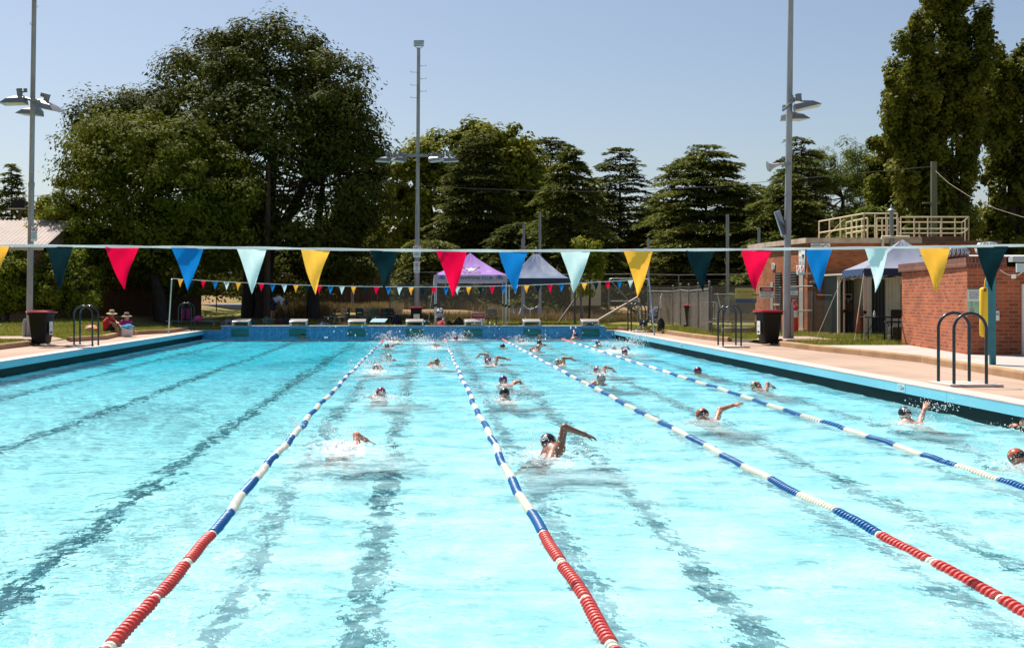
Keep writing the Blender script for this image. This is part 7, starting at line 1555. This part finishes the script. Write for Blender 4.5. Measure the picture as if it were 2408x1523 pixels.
r_ = side_sign('warning_board', 'tall white chemical board near the pump house corner', 1887.5, 3.35, .56, .62); mb = MB(); mb.add([(.0,-.012,.10),(.22,-.012,.10),(.11,-.012,-.1)], [(0,2,1)]); mb.build('triangle_mark', sign_black, r_); words(r_, [('POOL', .08, -.14, .2, .005),('CHLOR', .07, -.14, .0, .005),('2R', .08, -.14, -.2, .005)], sign_black)
r_ = side_sign('prohibition_sign', 'small sign with two red rings beside the pump house door', 1884, 2.87, .72, .36)
for x in (-.18,.18): ring(r_, .10, x, .06, sign_red)
words(r_, [('NO SMOKING', .07, 0, -.12, .006)], sign_black)
r_ = side_sign('round_sign', 'small white sign with a dark ring on the sunlit pump house wall', 1820, 3.08, .28, .26); ring(r_, .07, 0, .04, sign_black, False); words(r_, [('EXIT', .05, 0, -.08, .006)], sign_black)
# public health poster on the pavilion
YV = 26.5; kV = YV/F; pg = mat('poster_green', (.30,.52,.36), .6); pw_ = mat('poster_pale', (.66,.70,.68), .6)
r_ = sign('health_poster', 'pale green distancing poster on the brick pavilion', at(2293,708,YV-.02), 38*kV, 57*kV, pg); rect(r_, 35.5*kV, 26*kV, 0, 13*kV, pw_, .008)
dk_ = mat('poster_ink', (.05,.07,.06), .6); gk = mat('poster_line', (.20,.36,.27), .6)
mb = MB()
for s, size, z, bo in (('Keep physical', .046, 22.5, .006),('distancing and', .046, 18.6, .006),('BE COVIDSAFE', .046, 14.6, .012)): text(mb, s, size, face_cam((-14.5*kV,-.012,z*kV)), bo, 'LEFT')
for k in range(5): mb.bx(-14.5*kV, (8-k%2*2)*kV, -.012, -.010, (11.2-1.4*k)*kV, (11.7-1.4*k)*kV)
mb.build('lettering', dk_, r_); ring(r_, 4.5*kV, -8*kV, -21*kV, sign_red); ring(r_, 2*kV, 2*kV, -6*kV, sign_red, False); ring(r_, 3*kV, 14*kV, 21*kV, gk, False)
for x in (-9,10):
    mb = MB(); P_ = lambda a, b_: ((x+a)*kV,-.010,(-6+b_)*kV); mb.ell(P_(0,5), (1.3*kV,.002,1.3*kV), 8, 6); mb.tube([P_(0,3.5),P_(0,-2)], .008, 4); mb.tube([P_(-3,1),P_(0,2.6),P_(3,1)], .006, 4); mb.tube([P_(-1.6,-7),P_(0,-2),P_(1.6,-7)], .007, 4); mb.build('standing_figure', gk, r_)
r_ = sign('first_aid_board', 'small red and white notice leaning behind a starting block', at(1124,760,51.6), .62, .56, sign_white); r_.location.z = .58+.28; rect(r_, .6, .26, 0, .14, mat('dull_red', (.40,.05,.05), .5)); words(r_, [('NO DIVING', .09, 0, .16, .01)], sign_white, .012); runner(r_, -.16, -.13, .2, mat('dull_red', (.40,.05,.05), .5)); runner(r_, .18, -.13, .2, mat('dull_red', (.40,.05,.05), .5))
# depth marks on the blue coping faces
for lab, x, sg, y, s in (('depth mark 1.5m on the right coping', PX1, 1, 19.75, '1.5m'),('small depth mark on the far right coping', PX1, 1, 36.8, '1.6m'),('small depth mark on the left coping', PX0, -1, 41.5, '1.6m'),('small depth mark at the far end of the left coping', PX0, -1, 47.2, '1.8m')):
    r_ = thing('depth_mark', lab, 'depth marker', (x-sg*.002,y,DZ-.085), R(-90)*sg); mb = MB(); mb.bx(-.15,.15,-.004,0,-.066,.07); mb.build('plate', mat('depth_plate', (.42,.62,.66), .5), r_); words(r_, [(s, .125, 0, 0, .004)], sign_black, .006)
